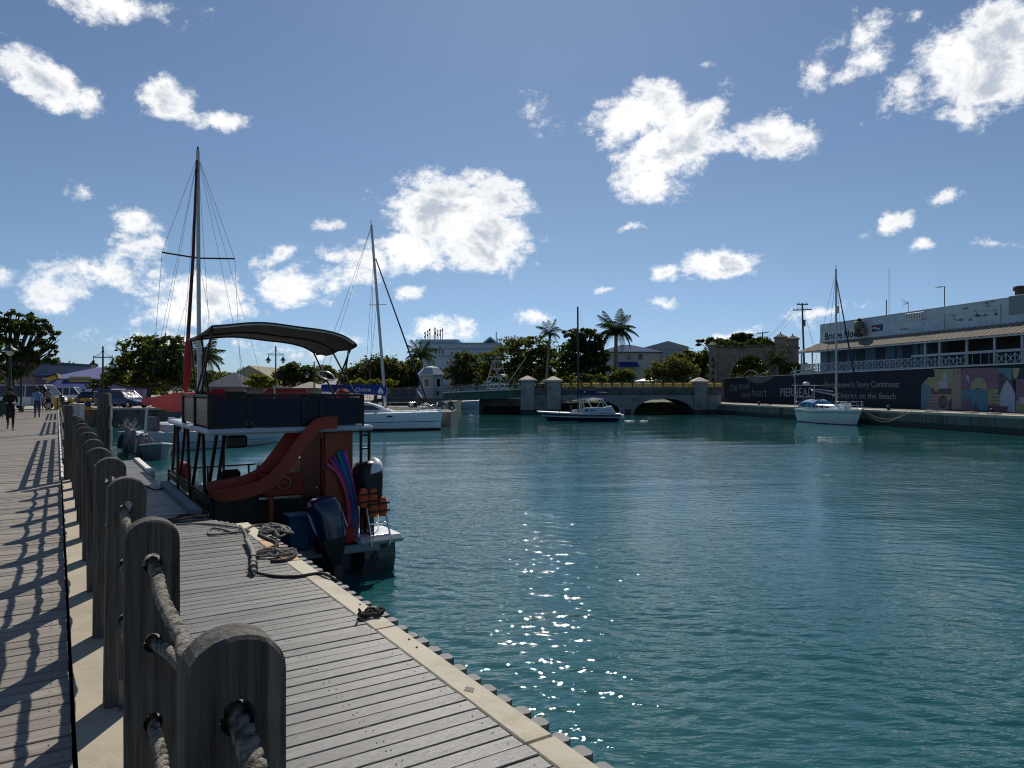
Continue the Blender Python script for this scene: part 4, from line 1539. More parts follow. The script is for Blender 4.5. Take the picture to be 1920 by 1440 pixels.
m.tube([(.25, 1.0, 1.3), (.2, 1.0, 3.6)], .03, 6)
m.tube([(.0, -1.3, 3.55), (.3, 2.2, 3.55)], .03, 6)
m.tube([(.22, -1.0, 2.4), (.22, 1.0, 2.4)], .025, 6)
m.tube([(.1, -1.1, 1.95), (1.3, -1.3, 1.95), (1.3, -1.3, 1.35)], .02, 5)
m.tube([(.1, -1.1, 1.65), (1.3, -1.3, 1.65)], .015, 5)
ar = m.build('stern_arch', [M_steel], t, T)
MB().lathe([(.3, 0), (.33, .05), (.3, .22), (.1, .28)], (.25, .1, 3.6), 12).build('radar_dome', [M_white], ar, T)
m = MB()
c0 = Vector((.6, -1.35, 4.9))
m.tube([(.6, -1.35, 1.35), c0], .03, 6)
for k in range(6):
    an = k * PI / 3 + .2
    m.beam(c0, c0 + Vector((0, .52 * math.cos(an), .52 * math.sin(an))), .07, .02, (1, 0, 0))
m.lathe([(.0, -.08), (.1, 0), (.0, .08)], c0, 8)
m.build('wind_generator', [M_white2], t, T)
m = MB()
for zz in (1.75, 2.05):
    m.tube([(6.6, -1.1, zz), (8.0, -.45, zz), (8.55, 0, zz + .05), (8.0, .45, zz), (6.6, 1.1, zz)], .02, 6)
for x, y in ((6.6, 1.1), (7.4, .75), (8.2, .3)):
    for s in (-1, 1):
        m.tube([(x, y * s, 1.4), (x, y * s, 2.05)], .02, 5)
for k in range(4):
    m.tube([(1.4 + k * 1.3, -1.42, 1.33), (1.4 + k * 1.3, -1.42, 1.95)], .016, 5)
m.tube([(1.3, -1.42, 1.93), (6.6, -1.1, 2.03)], .01, 4)
m.build('bow_rail', [M_steel], t, T)
m = MB()
pt = [T @ Vector((8.4, .1, 1.4))]
ex = Vector((32.6, 58.0, -.15))
pth = [pt[0].lerp(ex, f) - Vector((0, 0, .75 * 4 * f * (1 - f))) for f in np.linspace(0, 1, 14)]
m.tube(pth, .03, 5)
m.tube([p + Vector((.05, .9 * f, -.25 * math.sin(f * PI))) for p, f in zip(pth, np.linspace(0, 1, 14))], .03, 5)
m.build('mooring_line', [M_rope], t)

# ---- white boat with tall mast and red covers behind the party boat
T, a = frame_at((-19.3, 35.6), (-13.6, 42.8))
t = thing('sailing_boat', 'white sailing boat with tallest mast and red sail cover behind the party boat', 'boat', T.translation, a)
m = MB()
R_ = hull_rings(9.3, 2.9, .98, .74, .4, .85, .6, full=2.6, levels=((1, 1), (.78, 1.0), (.45, .985), (.38, .97), (.05, .9), (-.4, .75), (-1, .2)))
add_hull(m, R_, (0, 0, 1, 0, 0, 0))
hl = m.build('hull', [mat('chalky white hull', (.50, .52, .54), .5, var=.12), mat('pale blue hull band', (.20, .30, .44), .4)], t, T)
m = MB()
add_deck(m, R_)
m.build('deck', [M_white2], t, T)
m = MB()
cabin_block(m, 1.5, 6.0, 1.1, .85, .95, 1.42, .3, 1.2)
c = m.build('coachroof', [MATS['chalky white hull']], t, T)
for x in (2.0, 3.3, 4.5):
    MB().bbox(x, -1.10, 1.08, x + .95, -.92, 1.28, .02).build('window', [M_glass], c, T)
text_part('HOTCT', 'lettering', M_black, hl, T @ Matrix.Translation((6.6, -1.12, .52)) @ Matrix.Rotation(math.radians(17), 4, 'Z') @ Matrix.Rotation(PI / 2, 4, 'X'), .24, 1.2, .02, offset=.006)
m = MB()
m.bbox(-.06, -1.35, .0, .02, -.30, .98, .04)
tp = m.build('transom_panel', [M_white], t, T)
m = MB()
m.loft([[(-.02 - .04 * s, .35 + .62 * math.cos(an) * s, .15 + .75 * max(0, math.sin(an)) * s) for an in np.linspace(-.2, PI + .2, 14)] for s in (1.0, .1)], True, True)
m.build('outboard_well', [M_rubber], t, T)
for xx in (.35, 2.2):
    MB().tube([(xx, -1.2, .95), (xx + .1, -1.15, 2.15), (xx + .4, -.9, 2.3)], .06, 7).build('davit', [M_white2], t, T)
MB().bbox(1.2, -.7, .98, 1.32, .7, 1.75, .03).build('hatch_board', [mat('grey hatch board', (.10, .095, .11), .6)], t, T)
mx = 5.2
mp = T.inverted() @ P(374, 790, 38.5)
mt_ = T.inverted() @ P(371, 283, 38.5)
ms = MB().tube([(mp.x, mp.y, .9), (mt_.x, mt_.y, mt_.z)], [.125, .095], 12).build('mast', [M_spar], t, T)
MB().tube([mt_, mt_ + Vector((0, 0, .22))], .05, 6).build('masthead', [M_black], ms, T)
m = MB()
sp0, sp1 = T.inverted() @ P(304, 473, 37.4), T.inverted() @ P(440, 485, 39.4)
spm = T.inverted() @ P(372, 484, 38.5)
m.tube([sp0, spm, sp1], .045, 6)
m.build('spreader', [M_black], ms, T)
top = T.inverted() @ P(371, 292, 38.5)
for px, py, d in ((288, 700, 34), (296, 700, 34.5), (312, 700, 35), (462, 722, 38), (496, 728, 39), (418, 725, 37), (338, 735, 35.5), (400, 735, 37)):
    stay(t, T, top if px not in (312, 418) else spm, T.inverted() @ P(px, py, d), .008, M_wire)
stay(t, T, top, sp0, .010, M_wire)
stay(t, T, top, sp1, .010, M_wire)
stay(t, T, sp0, T.inverted() @ P(286, 700, 34), .010, M_wire)
stay(t, T, sp1, T.inverted() @ P(452, 715, 38), .010, M_wire)
pts = [P(369, 300, 38.2), P(362, 480, 37.9), P(352, 640, 37.5)]
fs = MB().tube([T.inverted() @ p for p in pts], [.06, .085, .10], 7).build('furled_sail', [mat('dark maroon canvas', (.085, .018, .017), .8)], t, T)
pts = [P(353, 625, 37.5), P(353, 650, 37.5), P(352, 690, 37.4), P(348, 735, 37.3)]
MB().tube([T.inverted() @ p for p in pts], [.06, .17, .22, .09], 9).build('furled_bundle', [M_dkred], fs, T)
# the red cover stretched over the boom
m = MB()
rows = []
for f in np.linspace(0, 1, 12):
    px = 266 + 124 * f
    ytop = 748 - 15 * f ** .6 + 1.5 * math.sin(f * 9)
    ybot = 752 + 17 * math.sin(PI * min(1, .05 + f * .95)) ** .7 + 6 * f
    d = 36.0 + .8 * f
    row = []
    for k in range(7):
        q = k / 6
        p = P(px + 6 * q * math.sin(f * 9), ytop + (ybot - ytop) * q, d)
        row.append(p + Vector((0, -.10 * math.sin(q * PI) + .20 * math.sin(f * 15 + q * 4) * q, 0)))
    back = [p + Vector((0, .9, 0.0)) for p in (row[-1], row[0])]
    rows.append([T.inverted() @ p for p in row + [row[-1] + Vector((0, .7, 0)), row[0] + Vector((0, .5, 0.02))]])
m.loft(rows, True, True)
m.build('sail_cover', [thin_cloth('sunlit red canvas', (.64, .21, .19), .38)], t, T)
for k, (px, py, s) in enumerate(((236, 826, .0), (247, 830, .1), (262, 838, .2), (278, 846, .2))):
    p = P(px, py, 33.6 - .3 * k)
    m = MB().tube([p + Vector((.10, 0, .62)), p + Vector((.09, 0, .5)), p + Vector((-.05, 0, -.38)), p + Vector((-.07, 0, -.48))], [.05, .135, .135, .04], 10)
    o = m.build('boat_fender', [mat('grey fender vinyl', (.20, .20, .19), .7)], None)
    tag(o, ['first grey tubular fender counting from the mooring pile', 'second grey tubular fender counting from the mooring pile', 'third grey tubular fender counting from the mooring pile', 'lowest grey tubular fender, nearest the dark transom'][k] + ', on the white boat', 'fender', 'grey fenders on the white boat')
m = MB()
for k in range(26):
    r_ = random.Random(k)
    p = P(238 + r_.uniform(-10, 16), 806, 34.5)
    q = p + Vector((r_.uniform(-.4, .4), r_.uniform(-.3, .3), r_.uniform(.25, .6)))
    m.tube([p, p.lerp(q, .5) + Vector((r_.uniform(-.08, .08), 0, .02)), q], [.02, .015, .008], 5)
o = m.build('driftwood_bundle', [mat('bleached sticks', (.42, .39, .35), .9)], None)
tag(o, 'bundle of bleached branching sticks heaped on the white boat stern', 'branches')
m = MB()
rr = random.Random(8)
for k in range(7):
    p = P(250 + k * 5, 815 + k * 2, 33.9)
    m.tube([p, p + Vector((rr.uniform(-.3, .3), .2, rr.uniform(.05, .2))), p + Vector((rr.uniform(-.4, .4), .4, -.1))], .07, 7)
o = m.build('folded_sailcloth', [mat('crumpled blue grey cloth', (.26, .32, .40), .8)], None)
tag(o, 'crumpled blue grey sailcloth bundled above the hanging fenders', 'cloth')

# a small dinghy lying between the dock end and the sailing boat
T, a = frame_at((gx0(284, 34.5), 34.5), (gx0(306, 31.2), 31.2))
t = thing('dinghy', 'small white dinghy with dark red cover lying bow on beyond the dock end', 'dinghy', T.translation, a)
m = MB()
R_ = hull_rings(3.3, 1.35, .5, .72, .2, .8, .3)
add_hull(m, R_, (0, 0, 0, 0, 0, 0))
m.build('hull', [mat('scuffed grey dinghy hull', (.24, .255, .27), .6, var=.2)], t, T)
m = MB()
add_deck(m, R_, drop=.06)
m.build('cover', [M_dkred], t, T)
rim = [Vector(r[0]) for r in R_] + [Vector(r[-1]) for r in reversed(R_)]
MB().tube(rim, .05, 7).build('gunwale', [M_white2], t, T)

# ---- boats beyond the swing bridge
T, a = frame_at((-7, 118), (-12, 118))
T = Matrix.Translation((-12.2, 114, WATER))
t = thing('workboat', 'low pale hulled workboat seen beneath the green swing bridge', 'boat', T.translation, 0)
m = MB()
R_ = hull_rings(7.4, 2.4, 1.15, 1.4, .3, .9, .3)
add_hull(m, R_, (0, 0, 0, 0, 1, 1))
m.build('hull', [MATS['pale blue grey cabin'], M_navy], t, T)
m = MB()
add_deck(m, R_)
m.build('deck', [M_white2], t, T)
T = Matrix.Translation((-5.8, 121, WATER))
t = thing('fishing_boat', 'white sport fishing boat with lattice tuna tower behind the swing bridge', 'boat', T.translation, 0)
m = MB()
R_ = hull_rings(10.5, 3.4, 1.6, 2.2, .4, .9, 1.2)
add_hull(m, R_, (0, 0, 0, 0, 0, 0))
m.build('hull', [M_white], t, T)
m = MB()
add_deck(m, R_)
cabin_block(m, 1.5, 6.5, 1.5, 1.1, 1.7, 4.2, .2, 1.8)
m.build('cabin', [M_white], t, T)
m = MB()
for (x0, x1) in ((1.2, 2.6), (5.2, 4.0)):
    for s in (-1, 1):
        m.tube([(x0, s * 1.5, 3.3), (x1, s * .55, 8.1)], .05, 5)
for s in (-1, 1):
    m.tube([(1.2, s * 1.5, 3.6), (4.2, s * .7, 7.2)], .035, 5)
    m.tube([(5.2, s * 1.5, 3.6), (2.4, s * .7, 7.2)], .035, 5)
    m.tube([(2.5, s * .6, 7.8), (4.1, s * .6, 7.8)], .04, 5)
    m.tube([(1.8, s * 1.1, 5.3), (4.6, s * 1.1, 5.3)], .04, 5)
m.bbox(2.3, -.7, 6.6, 4.3, .7, 6.68, .03)
m.bbox(2.4, -.6, 8.05, 4.2, .6, 8.12, .03)
for q in (2.0, 2.9, 3.7, 4.6):
    m.tube([(q, -1.2, 4.3), (6.4 - q, -.65, 7.6)], .03, 5)
m.build('tuna_tower', [mat('greyed tower tube', (.40, .40, .39), .5)], t, T)
for s in (-1, 1):
    MB().tube([(5, s * 1.3, 4.0), (8.2, s * 1.9, 8.6)], .035, 5).build('outrigger', [M_white2], t, T)
m = MB().lathe([(.03, -.22), (.17, -.14), (.23, 0), (.17, .14), (.03, .22)], (0, 0, 0), 14)
o = m.build('mooring_buoy', [M_white], None, Matrix.Translation(Vector((-4.6, 79.5, WATER + .12))))
tag(o, 'white ball buoy floating under the green swing bridge', 'buoy')
# mooring pile beside the basin
t = thing('mooring_pile', 'thick dark timber mooring pile with pale rubbing strips beside the small boats', 'mooring pile', dk(1.0, 20.6, -2), TH)
MB().tube([(1.0, 20.6, -2.4), (1.0, 20.6, 1.52), (1.0, 20.6, 1.56)], [.17, .155, .11], 14).build('pile_trunk', [M_post], t, DOCK)
for z in (-.2, .35, .9):
    MB().bbox(1.135, 20.40, z, 1.175, 20.52, z + .36, .015).build('rubbing_strip', [M_white2], t, DOCK)


# ================================================================== BRIDGES
def frontal(Y0):
    return (lambda px: (px - 960) / F * Y0), (lambda py: H - (py - 730) / F * Y0)


M_bstone = mat('lime washed bridge stone', (.27, .27, .26), .9, var=.30, scale=.7, bump=.02, bscale=5, col2=(.115, .115, .105), c2scale=.7, c2lo=.52, c2hi=.72)
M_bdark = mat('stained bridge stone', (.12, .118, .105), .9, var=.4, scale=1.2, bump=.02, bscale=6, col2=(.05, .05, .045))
M_gold = mat('gold painted iron', (.85, .48, .09), .5, .0, var=.2, scale=8)
M_girder = mat('green painted girder', (.035, .105, .085), .5, .1, var=.22, scale=1.2, col2=(.05, .075, .055), c2scale=.6)
X9, Z9 = frontal(91.0)
t = thing('stone_bridge', 'grey stone arched bridge with gold panelled railing across the canal', 'bridge', (14, 91, WATER))
arches = [(X9(1036), X9(1166), .42), (X9(1188), X9(1302), .50)]
xa, xb = X9(1000), X9(1352)
xs = sorted(set([xa, xb] + [a[0] + (a[1] - a[0]) * k / 22 for a in arches for k in range(23)]))
front, back = [], []


def arch_z(x):
    for a, b, zc in arches:
        if a - 1e-6 <= x <= b + 1e-6:
            c, hw = (a + b) / 2, (b - a) / 2
            return -1.45 + (zc + 1.45) * math.sqrt(max(0, 1 - ((x - c) / hw) ** 2)) ** 1.05
    return None


m = MB()
for x0, x1 in zip(xs, xs[1:]):
    mid = arch_z((x0 + x1) / 2)
    z0 = arch_z(x0) if mid is not None else -2.2
    z1 = arch_z(x1) if mid is not None else -2.2
    z0, z1 = (-1.45 if z0 is None else z0), (-1.45 if z1 is None else z1)
    if mid is None:
        z0 = z1 = -2.2
    for y in (91.0, 99.0):
        m.add([(x0, y, z0), (x1, y, z1), (x1, y, 1.1), (x0, y, 1.1)], [(0, 1, 2, 3)])
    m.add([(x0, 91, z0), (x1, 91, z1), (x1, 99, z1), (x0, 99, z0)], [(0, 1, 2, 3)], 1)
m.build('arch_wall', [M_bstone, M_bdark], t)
for i, (a, b, zc) in enumerate(arches):
    m = MB()
    nst = 17
    for k in range(nst):
        f0, f1 = k / nst + .004, (k + 1) / nst - .004
        pts = []
        for f, ex in ((f0, 0), (f1, 0), (f1, .42), (f0, .42)):
            an = PI - PI * f
            c, hw = (a + b) / 2, (b - a) / 2
            x = c + (hw + ex) * math.cos(an)
            z = -1.45 + (zc + 1.45 + ex) * max(0, math.sin(an)) ** 1.05
            pts.append((x, z))
        MB().poly(pts, lambda x, z, d: (x, d, z), 90.93, 91.05).build('arch_stone', [M_bstone], t)
MB().bbox(xa - .2, 90.72, 1.1, xb, 99.2, 1.42, .05).build('cornice', [M_bdark], t)
for k in range(44):
    x = xa + .3 + k * (xb - xa - .5) / 44
    MB().box(x, 90.80, .93, x + .26, 91.02, 1.098).build('corbel', [M_bdark], t)
MB().bbox(xa - .1, 90.86, 1.42, xb, 99.0, 1.80, .03).build('parapet_base', [M_bdark], t)
for px, w_, top in ((989, 1.75, 715), (1038, 1.75, 716), (1312, 1.6, 718)):
    x = X9(px)
    p = MB().bbox(x - w_ / 2, 90.3, -2.0, x + w_ / 2, 92.1, Z9(top), .06).build('pillar', [M_bstone], t)
    zc = Z9(top)
    m = MB()
    e = w_ / 2 + .26
    m.loft([[(x - e, 91.2 - e, zc), (x + e, 91.2 - e, zc), (x + e, 91.2 + e, zc), (x - e, 91.2 + e, zc)], [(x - e, 91.2 - e, zc + .22), (x + e, 91.2 - e, zc + .22), (x + e, 91.2 + e, zc + .22), (x - e, 91.2 + e, zc + .22)], [(x - .12, 91.08, zc + .72), (x + .12, 91.08, zc + .72), (x + .12, 91.32, zc + .72), (x - .12, 91.32, zc + .72)]])
    m.build('pillar_cap', [M_coping], p)


def ornament(mb, x, w_, z0, z1, y):
    """one cast panel: two rings, a lozenge and bars"""
    c, zc, hh = x + w_ / 2, (z0 + z1) / 2, (z1 - z0) / 2
    for sx in (-.22, .22):
        mb.tube([(c + sx * w_ + .14 * w_ * math.cos(a), y, zc + .42 * hh * math.sin(a)) for a in np.linspace(0, 2 * PI, 10)], .075, 5)
        mb.tube([(c + sx * w_, y, z0 + .04), (c + sx * w_, y, zc - .42 * hh)], .035, 4)
        mb.tube([(c + sx * w_, y, zc + .42 * hh), (c + sx * w_, y, z1 - .04)], .035, 4)
    for sx in (-.44, .44):
        mb.tube([(c + sx * w_, y, z0 + .03), (c + sx * w_ * .9, y, zc), (c + sx * w_, y, z1 - .03)], .05, 4)
    for sx in (-.22, .22):
        mb.tube([(c + sx * w_ - .1 * w_, y, zc), (c + sx * w_ + .1 * w_, y, zc)], .06, 5)
    mb.tube([(c, y, z0 + .03), (c - .1 * w_, y, zc), (c, y, z1 - .03), (c + .1 * w_, y, zc), (c, y, z0 + .03)], .05, 4)


def bridge_rail(root, xl, xr, zl, zr, y, n, infill_m, post_m, name_, hgt=.82):
    for i in range(n + 1):
        f = i / n
        x, z = xl + (xr - xl) * f, zl + (zr - zl) * f
        MB().beam((x, y, z), (x, y, z + hgt + .10), .09, .09, (0, 1, 0)).build('post', [post_m], root)
        if i < n:
            z2 = zl + (zr - zl) * (i + 1) / n
            x2 = xl + (xr - xl) * (i + 1) / n
            m_ = MB()
            ornament(m_, x + .06, x2 - x - .12, (z + z2) / 2 + .08, (z + z2) / 2 + hgt - .06, y)
            m_.build(name_, [infill_m], root)
    for dz in (.05, hgt):
        MB().beam((xl, y, zl + dz), (xr, y, zr + dz), .07, .07).build('rail', [post_m], root)


t = thing('bridge_railing', 'gold ornamented iron railing along the stone bridge parapet', 'railing', (14, 91, 1.8))
bridge_rail(t, X9(1052), X9(1301), 1.80, 1.80, 91.1, 13, M_gold, M_green, 'gold_panel')
bridge_rail(t, X9(1003), X9(1025), 1.80, 1.80, 91.1, 1, M_green, M_green, 'iron_panel')
bridge_rail(t, X9(1324), X9(1356), 1.80, 1.80, 91.1, 2, M_gold, M_green, 'gold_panel')

t = thing('swing_bridge', 'green steel girder swing bridge left of the stone bridge', 'bridge', (-5, 91, .5))
m = MB()
xl, xr = X9(716), X9(979)
for y in (91.2, 97.5):
    m.beam((xl, y, .33), (xr, y, 1.10), .25, .95)
    for zz, hh in ((.46, .10), (-.46, .10)):
        m.beam((xl, y - .1, .33 + zz), (xr, y - .1, 1.10 + zz), .55, hh)
m.build('girder', [M_girder], t)
for k in range(12):
    f = (k + .5) / 12
    x = xl + (xr - xl) * f
    MB().box(x - .05, 90.9, .33 + .77 * f - .40, x + .05, 91.08, .33 + .77 * f + .40).build('stiffener', [M_girder], t)
m = MB()
m.beam((xl, 94.3, .86), (xr, 94.3, 1.63), 6.9, .12)
m.build('deck', [M_pave], t)
MB().beam((xl, 91.0, .92), (xr, 91.0, 1.69), .30, .12).build('kerb', [M_white2], t)
t2 = thing('bridge_railing', 'dark green iron railing with pale flecks on the swing bridge', 'railing', (-5, 91, 1.2))
bridge_rail(t2, xl, xr - .2, .96, 1.72, 91.05, 13, mat('dark grey casting', (.10, .115, .11), .6), M_green, 'iron_panel', .86)
m = MB()
m.box(X9(897), 93.2, -2, X9(986), 98.5, .42)
t = thing('bridge_pier', 'stained concrete pivot pier with black timber fenders under the swing bridge', 'pier', (-2, 94, WATER))
m.build('pier_wall', [mat('algae green concrete', (.10, .115, .095), .9, var=.3, scale=.8, col2=(.05, .06, .05))], t)
for k in range(9):
    x = X9(905) + k * .56
    MB().bbox(x, 92.6, -2, x + .42, 93.15, -.55, .03).build('fender_timber', [M_dark], t)
MB().bbox(X9(1000) - .1, 92.6, -2, X9(1030), 98.8, 1.05, .03).build('abutment_wall', [M_bstone], t)

t_ = bpy.data.objects['stone_bridge']
for x0, x1 in ((X9(1000), arches[0][0] - .05), (arches[0][1] + .05, arches[1][0] - .05), (arches[1][1] + .05, X9(1352))):
    MB().box(x0, 90.95, -2, x1, 90.999, -.92).build('tide_band', [MATS['dark tide band']], t_)
for px, w_ in ((989, 1.75), (1038, 1.75), (1312, 1.6)):
    x = X9(px)
    MB().box(x - w_ / 2 - .03, 90.26, -2, x + w_ / 2 + .03, 92.0, -.95).build('tide_band', [MATS['dark tide band']], t_)

# bridge keeper's hut
X7, Z7 = frontal(75.0)
cx, r_ = X7(808), 1.36
t = thing('bridge_hut', 'small grey boarded bridge keeper hut with pointed metal roof on a column', 'hut', (cx, 75, Z7(747)))
M_hut = mat('grey painted boards', (.26, .27, .285), .7, var=.15, scale=2, stretch=(8, 8, .6))
M_hutroof = mat('zinc roof', (.36, .38, .41), .5, .25, var=.15)
zb, zw = Z7(747), Z7(704)
oct_ = [(math.cos(a), math.sin(a)) for a in np.linspace(0, 2 * PI, 6, endpoint=False) + PI / 6 + .28]
m = MB()
m.loft([[(cx + r_ * a, 75 + r_ * b, z) for a, b in oct_] for z in (zb, zw)])
m.build('wall', [M_hut], t)
m = MB()
m.loft([[(cx + r_ * s * a, 75 + r_ * s * b, z) for a, b in oct_] for s, z in ((1.14, zw), (1.16, zw + .08), (.62, zw + .85), (.02, zw + .95))])
m.build('roof', [M_hutroof], t)
for i in range(6):
    a, b = Vector((*oct_[i], 0)), Vector((*oct_[(i + 1) % 6], 0))
    mid = (a + b) / 2
    tg = (b - a).normalized()
    nn = mid.normalized()
    c = Vector((cx, 75, 0)) + mid * r_ + nn * .01
    if nn.y < .3:
        wz0, wz1 = zb + 1.15, zb + 2.15
        m = MB().beam(c - tg * .36 + Vector((0, 0, (wz0 + wz1) / 2)), c + tg * .36 + Vector((0, 0, (wz0 + wz1) / 2)), .05, wz1 - wz0)
        fr = m.build('window_frame', [M_white2], t)
        c2 = c + nn * .02
        MB().beam(c2 - tg * .27 + Vector((0, 0, (wz0 + wz1) / 2)), c2 + tg * .27 + Vector((0, 0, (wz0 + wz1) / 2)), .05, wz1 - wz0 - .16).build('pane', [M_glass], fr)
    for k in range(-3, 4):
        if nn.y < .3:
            MB().beam(c + tg * k * .19 + Vector((0, 0, zb + .03)), c + tg * k * .19 + Vector((0, 0, zb + 1.05)), .035, .03, nn).build('board', [M_hut], t)
MB().bbox(cx - .35, 74.5, -2, cx + .55, 75.6, zb - .002, .03).build('column', [M_wallstone], t)
m = MB()
m.bbox(cx + r_ * .55, 75 - r_ * .98, zb + .35, cx + r_ * .55 + .22, 75 - r_ * .80, zb + .75, .01)
m.build('meter_box', [M_black], t)

# ================================================================== HOARDING along the right quay
M_hoard = mat('midnight blue hoarding', (.009, .017, .030), .6, var=.15, scale=.8, spec=.2)
TT = 6.0
s_far = RBP(1357, 752, TT)[0]
ztop = lambda s: 3.20 + (s_far - s) / (s_far - RBP(1920, 775, TT)[0]) * .42
t = thing('hoarding', 'long midnight blue hoarding with slogans and a harbour mural along the right quay', 'hoarding', RB @ Vector((TT, 20, -.2)), PHI)
s = s_far
while s > -14:
    s2 = s - 2.44
    m = MB()
    m.loft([[(TT, s - .008, -.19), (TT + .05, s - .008, -.19), (TT + .05, s2 + .008, -.19), (TT, s2 + .008, -.19)], [(TT, s - .008, ztop(s)), (TT + .05, s - .008, ztop(s)), (TT + .05, s2 + .008, ztop(s2)), (TT, s2 + .008, ztop(s2))]])
    m.build('panel', [M_hoard], t, RB)
    MB().beam((TT + .1, s, -.2), (TT + .1, s, ztop(s) - .1), .08, .08, (0, 1, 0)).build('stud', [M_post], t, RB)
    s = s2
MB().beam((TT + .02, s_far, ztop(s_far) + .04), (TT + .02, s, ztop(s) + .04), .12, .06).build('top_rail', [M_white2], t, RB)
HOARD = t


def fit_text(body, pxl, pxr, ybase, ytop, plane_t, m_, root, name='lettering', offset=.0, desc=False):
    s0, z0 = RBP(pxl, ybase, plane_t)
    s1, _ = RBP(pxr, ybase, plane_t)
    sm, zt = RBP(pxl, ytop, plane_t)
    cu = bpy.data.curves.new(name, 'FONT')
    cu.body = body
    cu.size = 1
    cu.offset = offset
    cu.resolution_u = 3
    ob = bpy.data.objects.new(name, cu)
    COL.objects.link(ob)
    me = bpy.data.meshes.new_from_object(ob.evaluated_get(bpy.context.evaluated_depsgraph_get()))
    bpy.data.objects.remove(ob, do_unlink=True)
    xs_ = [v.co.x for v in me.vertices]
    bpy.data.meshes.remove(me)
    bpy.data.curves.remove(cu)
    size = (zt - z0) / .70
    sx = abs(s0 - s1) / ((max(xs_) - min(xs_)) * size)
    T_ = RB @ Matrix(((0, 0, -1, plane_t), (-1, 0, 0, s0), (0, 1, 0, z0), (0, 0, 0, 1)))
    return text_part(body, name, m_, root, T_, size, sx, .006, offset=offset)


PL = TT - .012
M_letterd = mat('grey slogan lettering', (.17, .185, .215), .7, var=.05)
M_letterd2 = mat('silver slogan lettering', (.34, .37, .42), .7, var=.05)
M_lettert = mat('taupe slogan lettering', (.24, .235, .215), .7, var=.05)
fit_text('Old', 1368, 1382, 734, 720.5, PL, M_letterd, t)
fit_text('soul', 1385, 1404, 729, 716.5, PL, M_letterd, t)
fit_text('new', 1390, 1407, 745, 733, PL, M_letterd, t)
fit_text('heart', 1410, 1437, 743, 727, PL, M_letterd, t)
fit_text('THE', 1487, 1497, 723, 717.5, PL, M_letterd, t)
fit_text('PIERHEAD', 1462, 1524, 743, 727, PL, M_letterd2, t)
fit_text("Bridgetown's Story Continues:", 1547, 1686, 726.5, 716, PL, M_lettert, t, offset=.008)
fit_text('A District on the Beach', 1560, 1680, 746, 736, PL, M_lettert, t, offset=.008)
# wire bowl emblem that rises over the top edge
def hp(px, py, tt=PL):
    s_, z_ = RBP(px, py, tt)
    return (tt, s_, z_)


M_emb = mat('grey emblem', (.12, .13, .13), .9)
m = MB()
m.tube([hp(1393 + 30 * f, 704.5 - 10 * math.sin(PI * f), TT - .05) for f in np.linspace(0, 1, 14)], .065, 6)
m.tube([hp(1424 + 12 * f, 704.5 - 6 * math.sin(PI * f * .6), TT - .05) for f in np.linspace(0, 1, 8)], .06, 6)
m.poly([(hp(1393 + 60 * f, 706 + 13 * math.sin(PI * f))[1:]) for f in np.linspace(0, 1, 16)], lambda a, b, d: (d, a, b), PL - .03, PL - .002)
m.build('emblem', [M_emb], t, RB)

# mural pieces: outlines read off the photograph's mural and laid on the panel's own plane
ML = {k: mat('mural ' + k, c, .8, var=.08) for k, c in dict(olive=(.30, .29, .17), teal=(.11, .22, .27), sea=(.09, .20, .28), purple=(.19, .12, .165), plum=(.12, .075, .12), pale=(.34, .40, .49), tan=(.29, .24, .20), brown=(.11, .08, .085), sand=(.36, .32, .22), dark=(.03, .05, .06), pink=(.34, .18, .24)).items()}


def mp_(x, y):
    return RBP(1700 + x * .11458, 660 + y * .11458, TT)


def mural(pts, key, k, name='mural_piece'):
    q = [mp_(*p) for p in pts]
    d = TT - .004 - .005 * k
    return MB().poly(q, lambda a, b, dd: (dd, a, b), d - .004, d).build(name, [ML[key]], HOARD, RB)


def ell(cx_, cy_, rx, ry, n=22, a0=0, a1=2 * PI):
    return [(cx_ + rx * math.cos(a), cy_ + ry * math.sin(a)) for a in np.linspace(a0, a1, n, endpoint=abs(a1 - a0 - 2 * PI) > 1e-6)]


mural([(250, 530), (360, 410), (460, 410), (460, 310), (430, 285), (945, 268), (890, 380), (890, 945), (300, 940), (250, 900)], 'olive', 0)
mural([(890, 268), (1500, 255), (1540, 610), (890, 610)], 'purple', 0)
mural([(1500, 262), (1720, 262), (1720, 470), (1640, 430), (1560, 350), (1505, 345)], 'teal', 0)
mural([(1720, 262), (2010, 250), (2010, 470), (1790, 470), (1720, 470)], 'dark', 0)
mural([(1500, 360), (1560, 360), (1720, 480), (1790, 700), (1500, 700)], 'plum', 1)
mural([(890, 612), (1335, 612), (1335, 965), (890, 955)], 'sea', 0)
mural([(245, 545), (300, 512), (390, 565), (370, 800), (320, 932), (235, 930), (235, 800)], 'teal', 1)
mural([(390, 590), (420, 580), (480, 660), (540, 605), (735, 590), (735, 690), (400, 690)], 'brown', 1)
mural([(520, 490), (565, 470), (565, 590), (535, 590)], 'pale', 2)
mural([(575, 470), (668, 462), (668, 592), (575, 592)], 'pale', 2)
mural([(600, 335), (655, 330), (662, 440), (600, 440)], 'pale', 2)
mural([(680, 360), (725, 480), (725, 590), (680, 590)], 'olive', 2)
mural([(745, 285), (885, 278), (890, 945), (755, 945)], 'tan', 1)
mural([(385, 695), (600, 690), (600, 950), (330, 940), (372, 820)], 'tan', 2)
for k in range(4):
    mural([(360 + k, 730 + k * 55), (560, 724 + k * 55), (560, 732 + k * 55), (360 + k, 738 + k * 55)], 'brown', 3, 'mural_line')
mural(ell(597, 815, 92, 130), 'sand', 3)
mural(ell(597, 815, 76, 112), 'brown', 4)
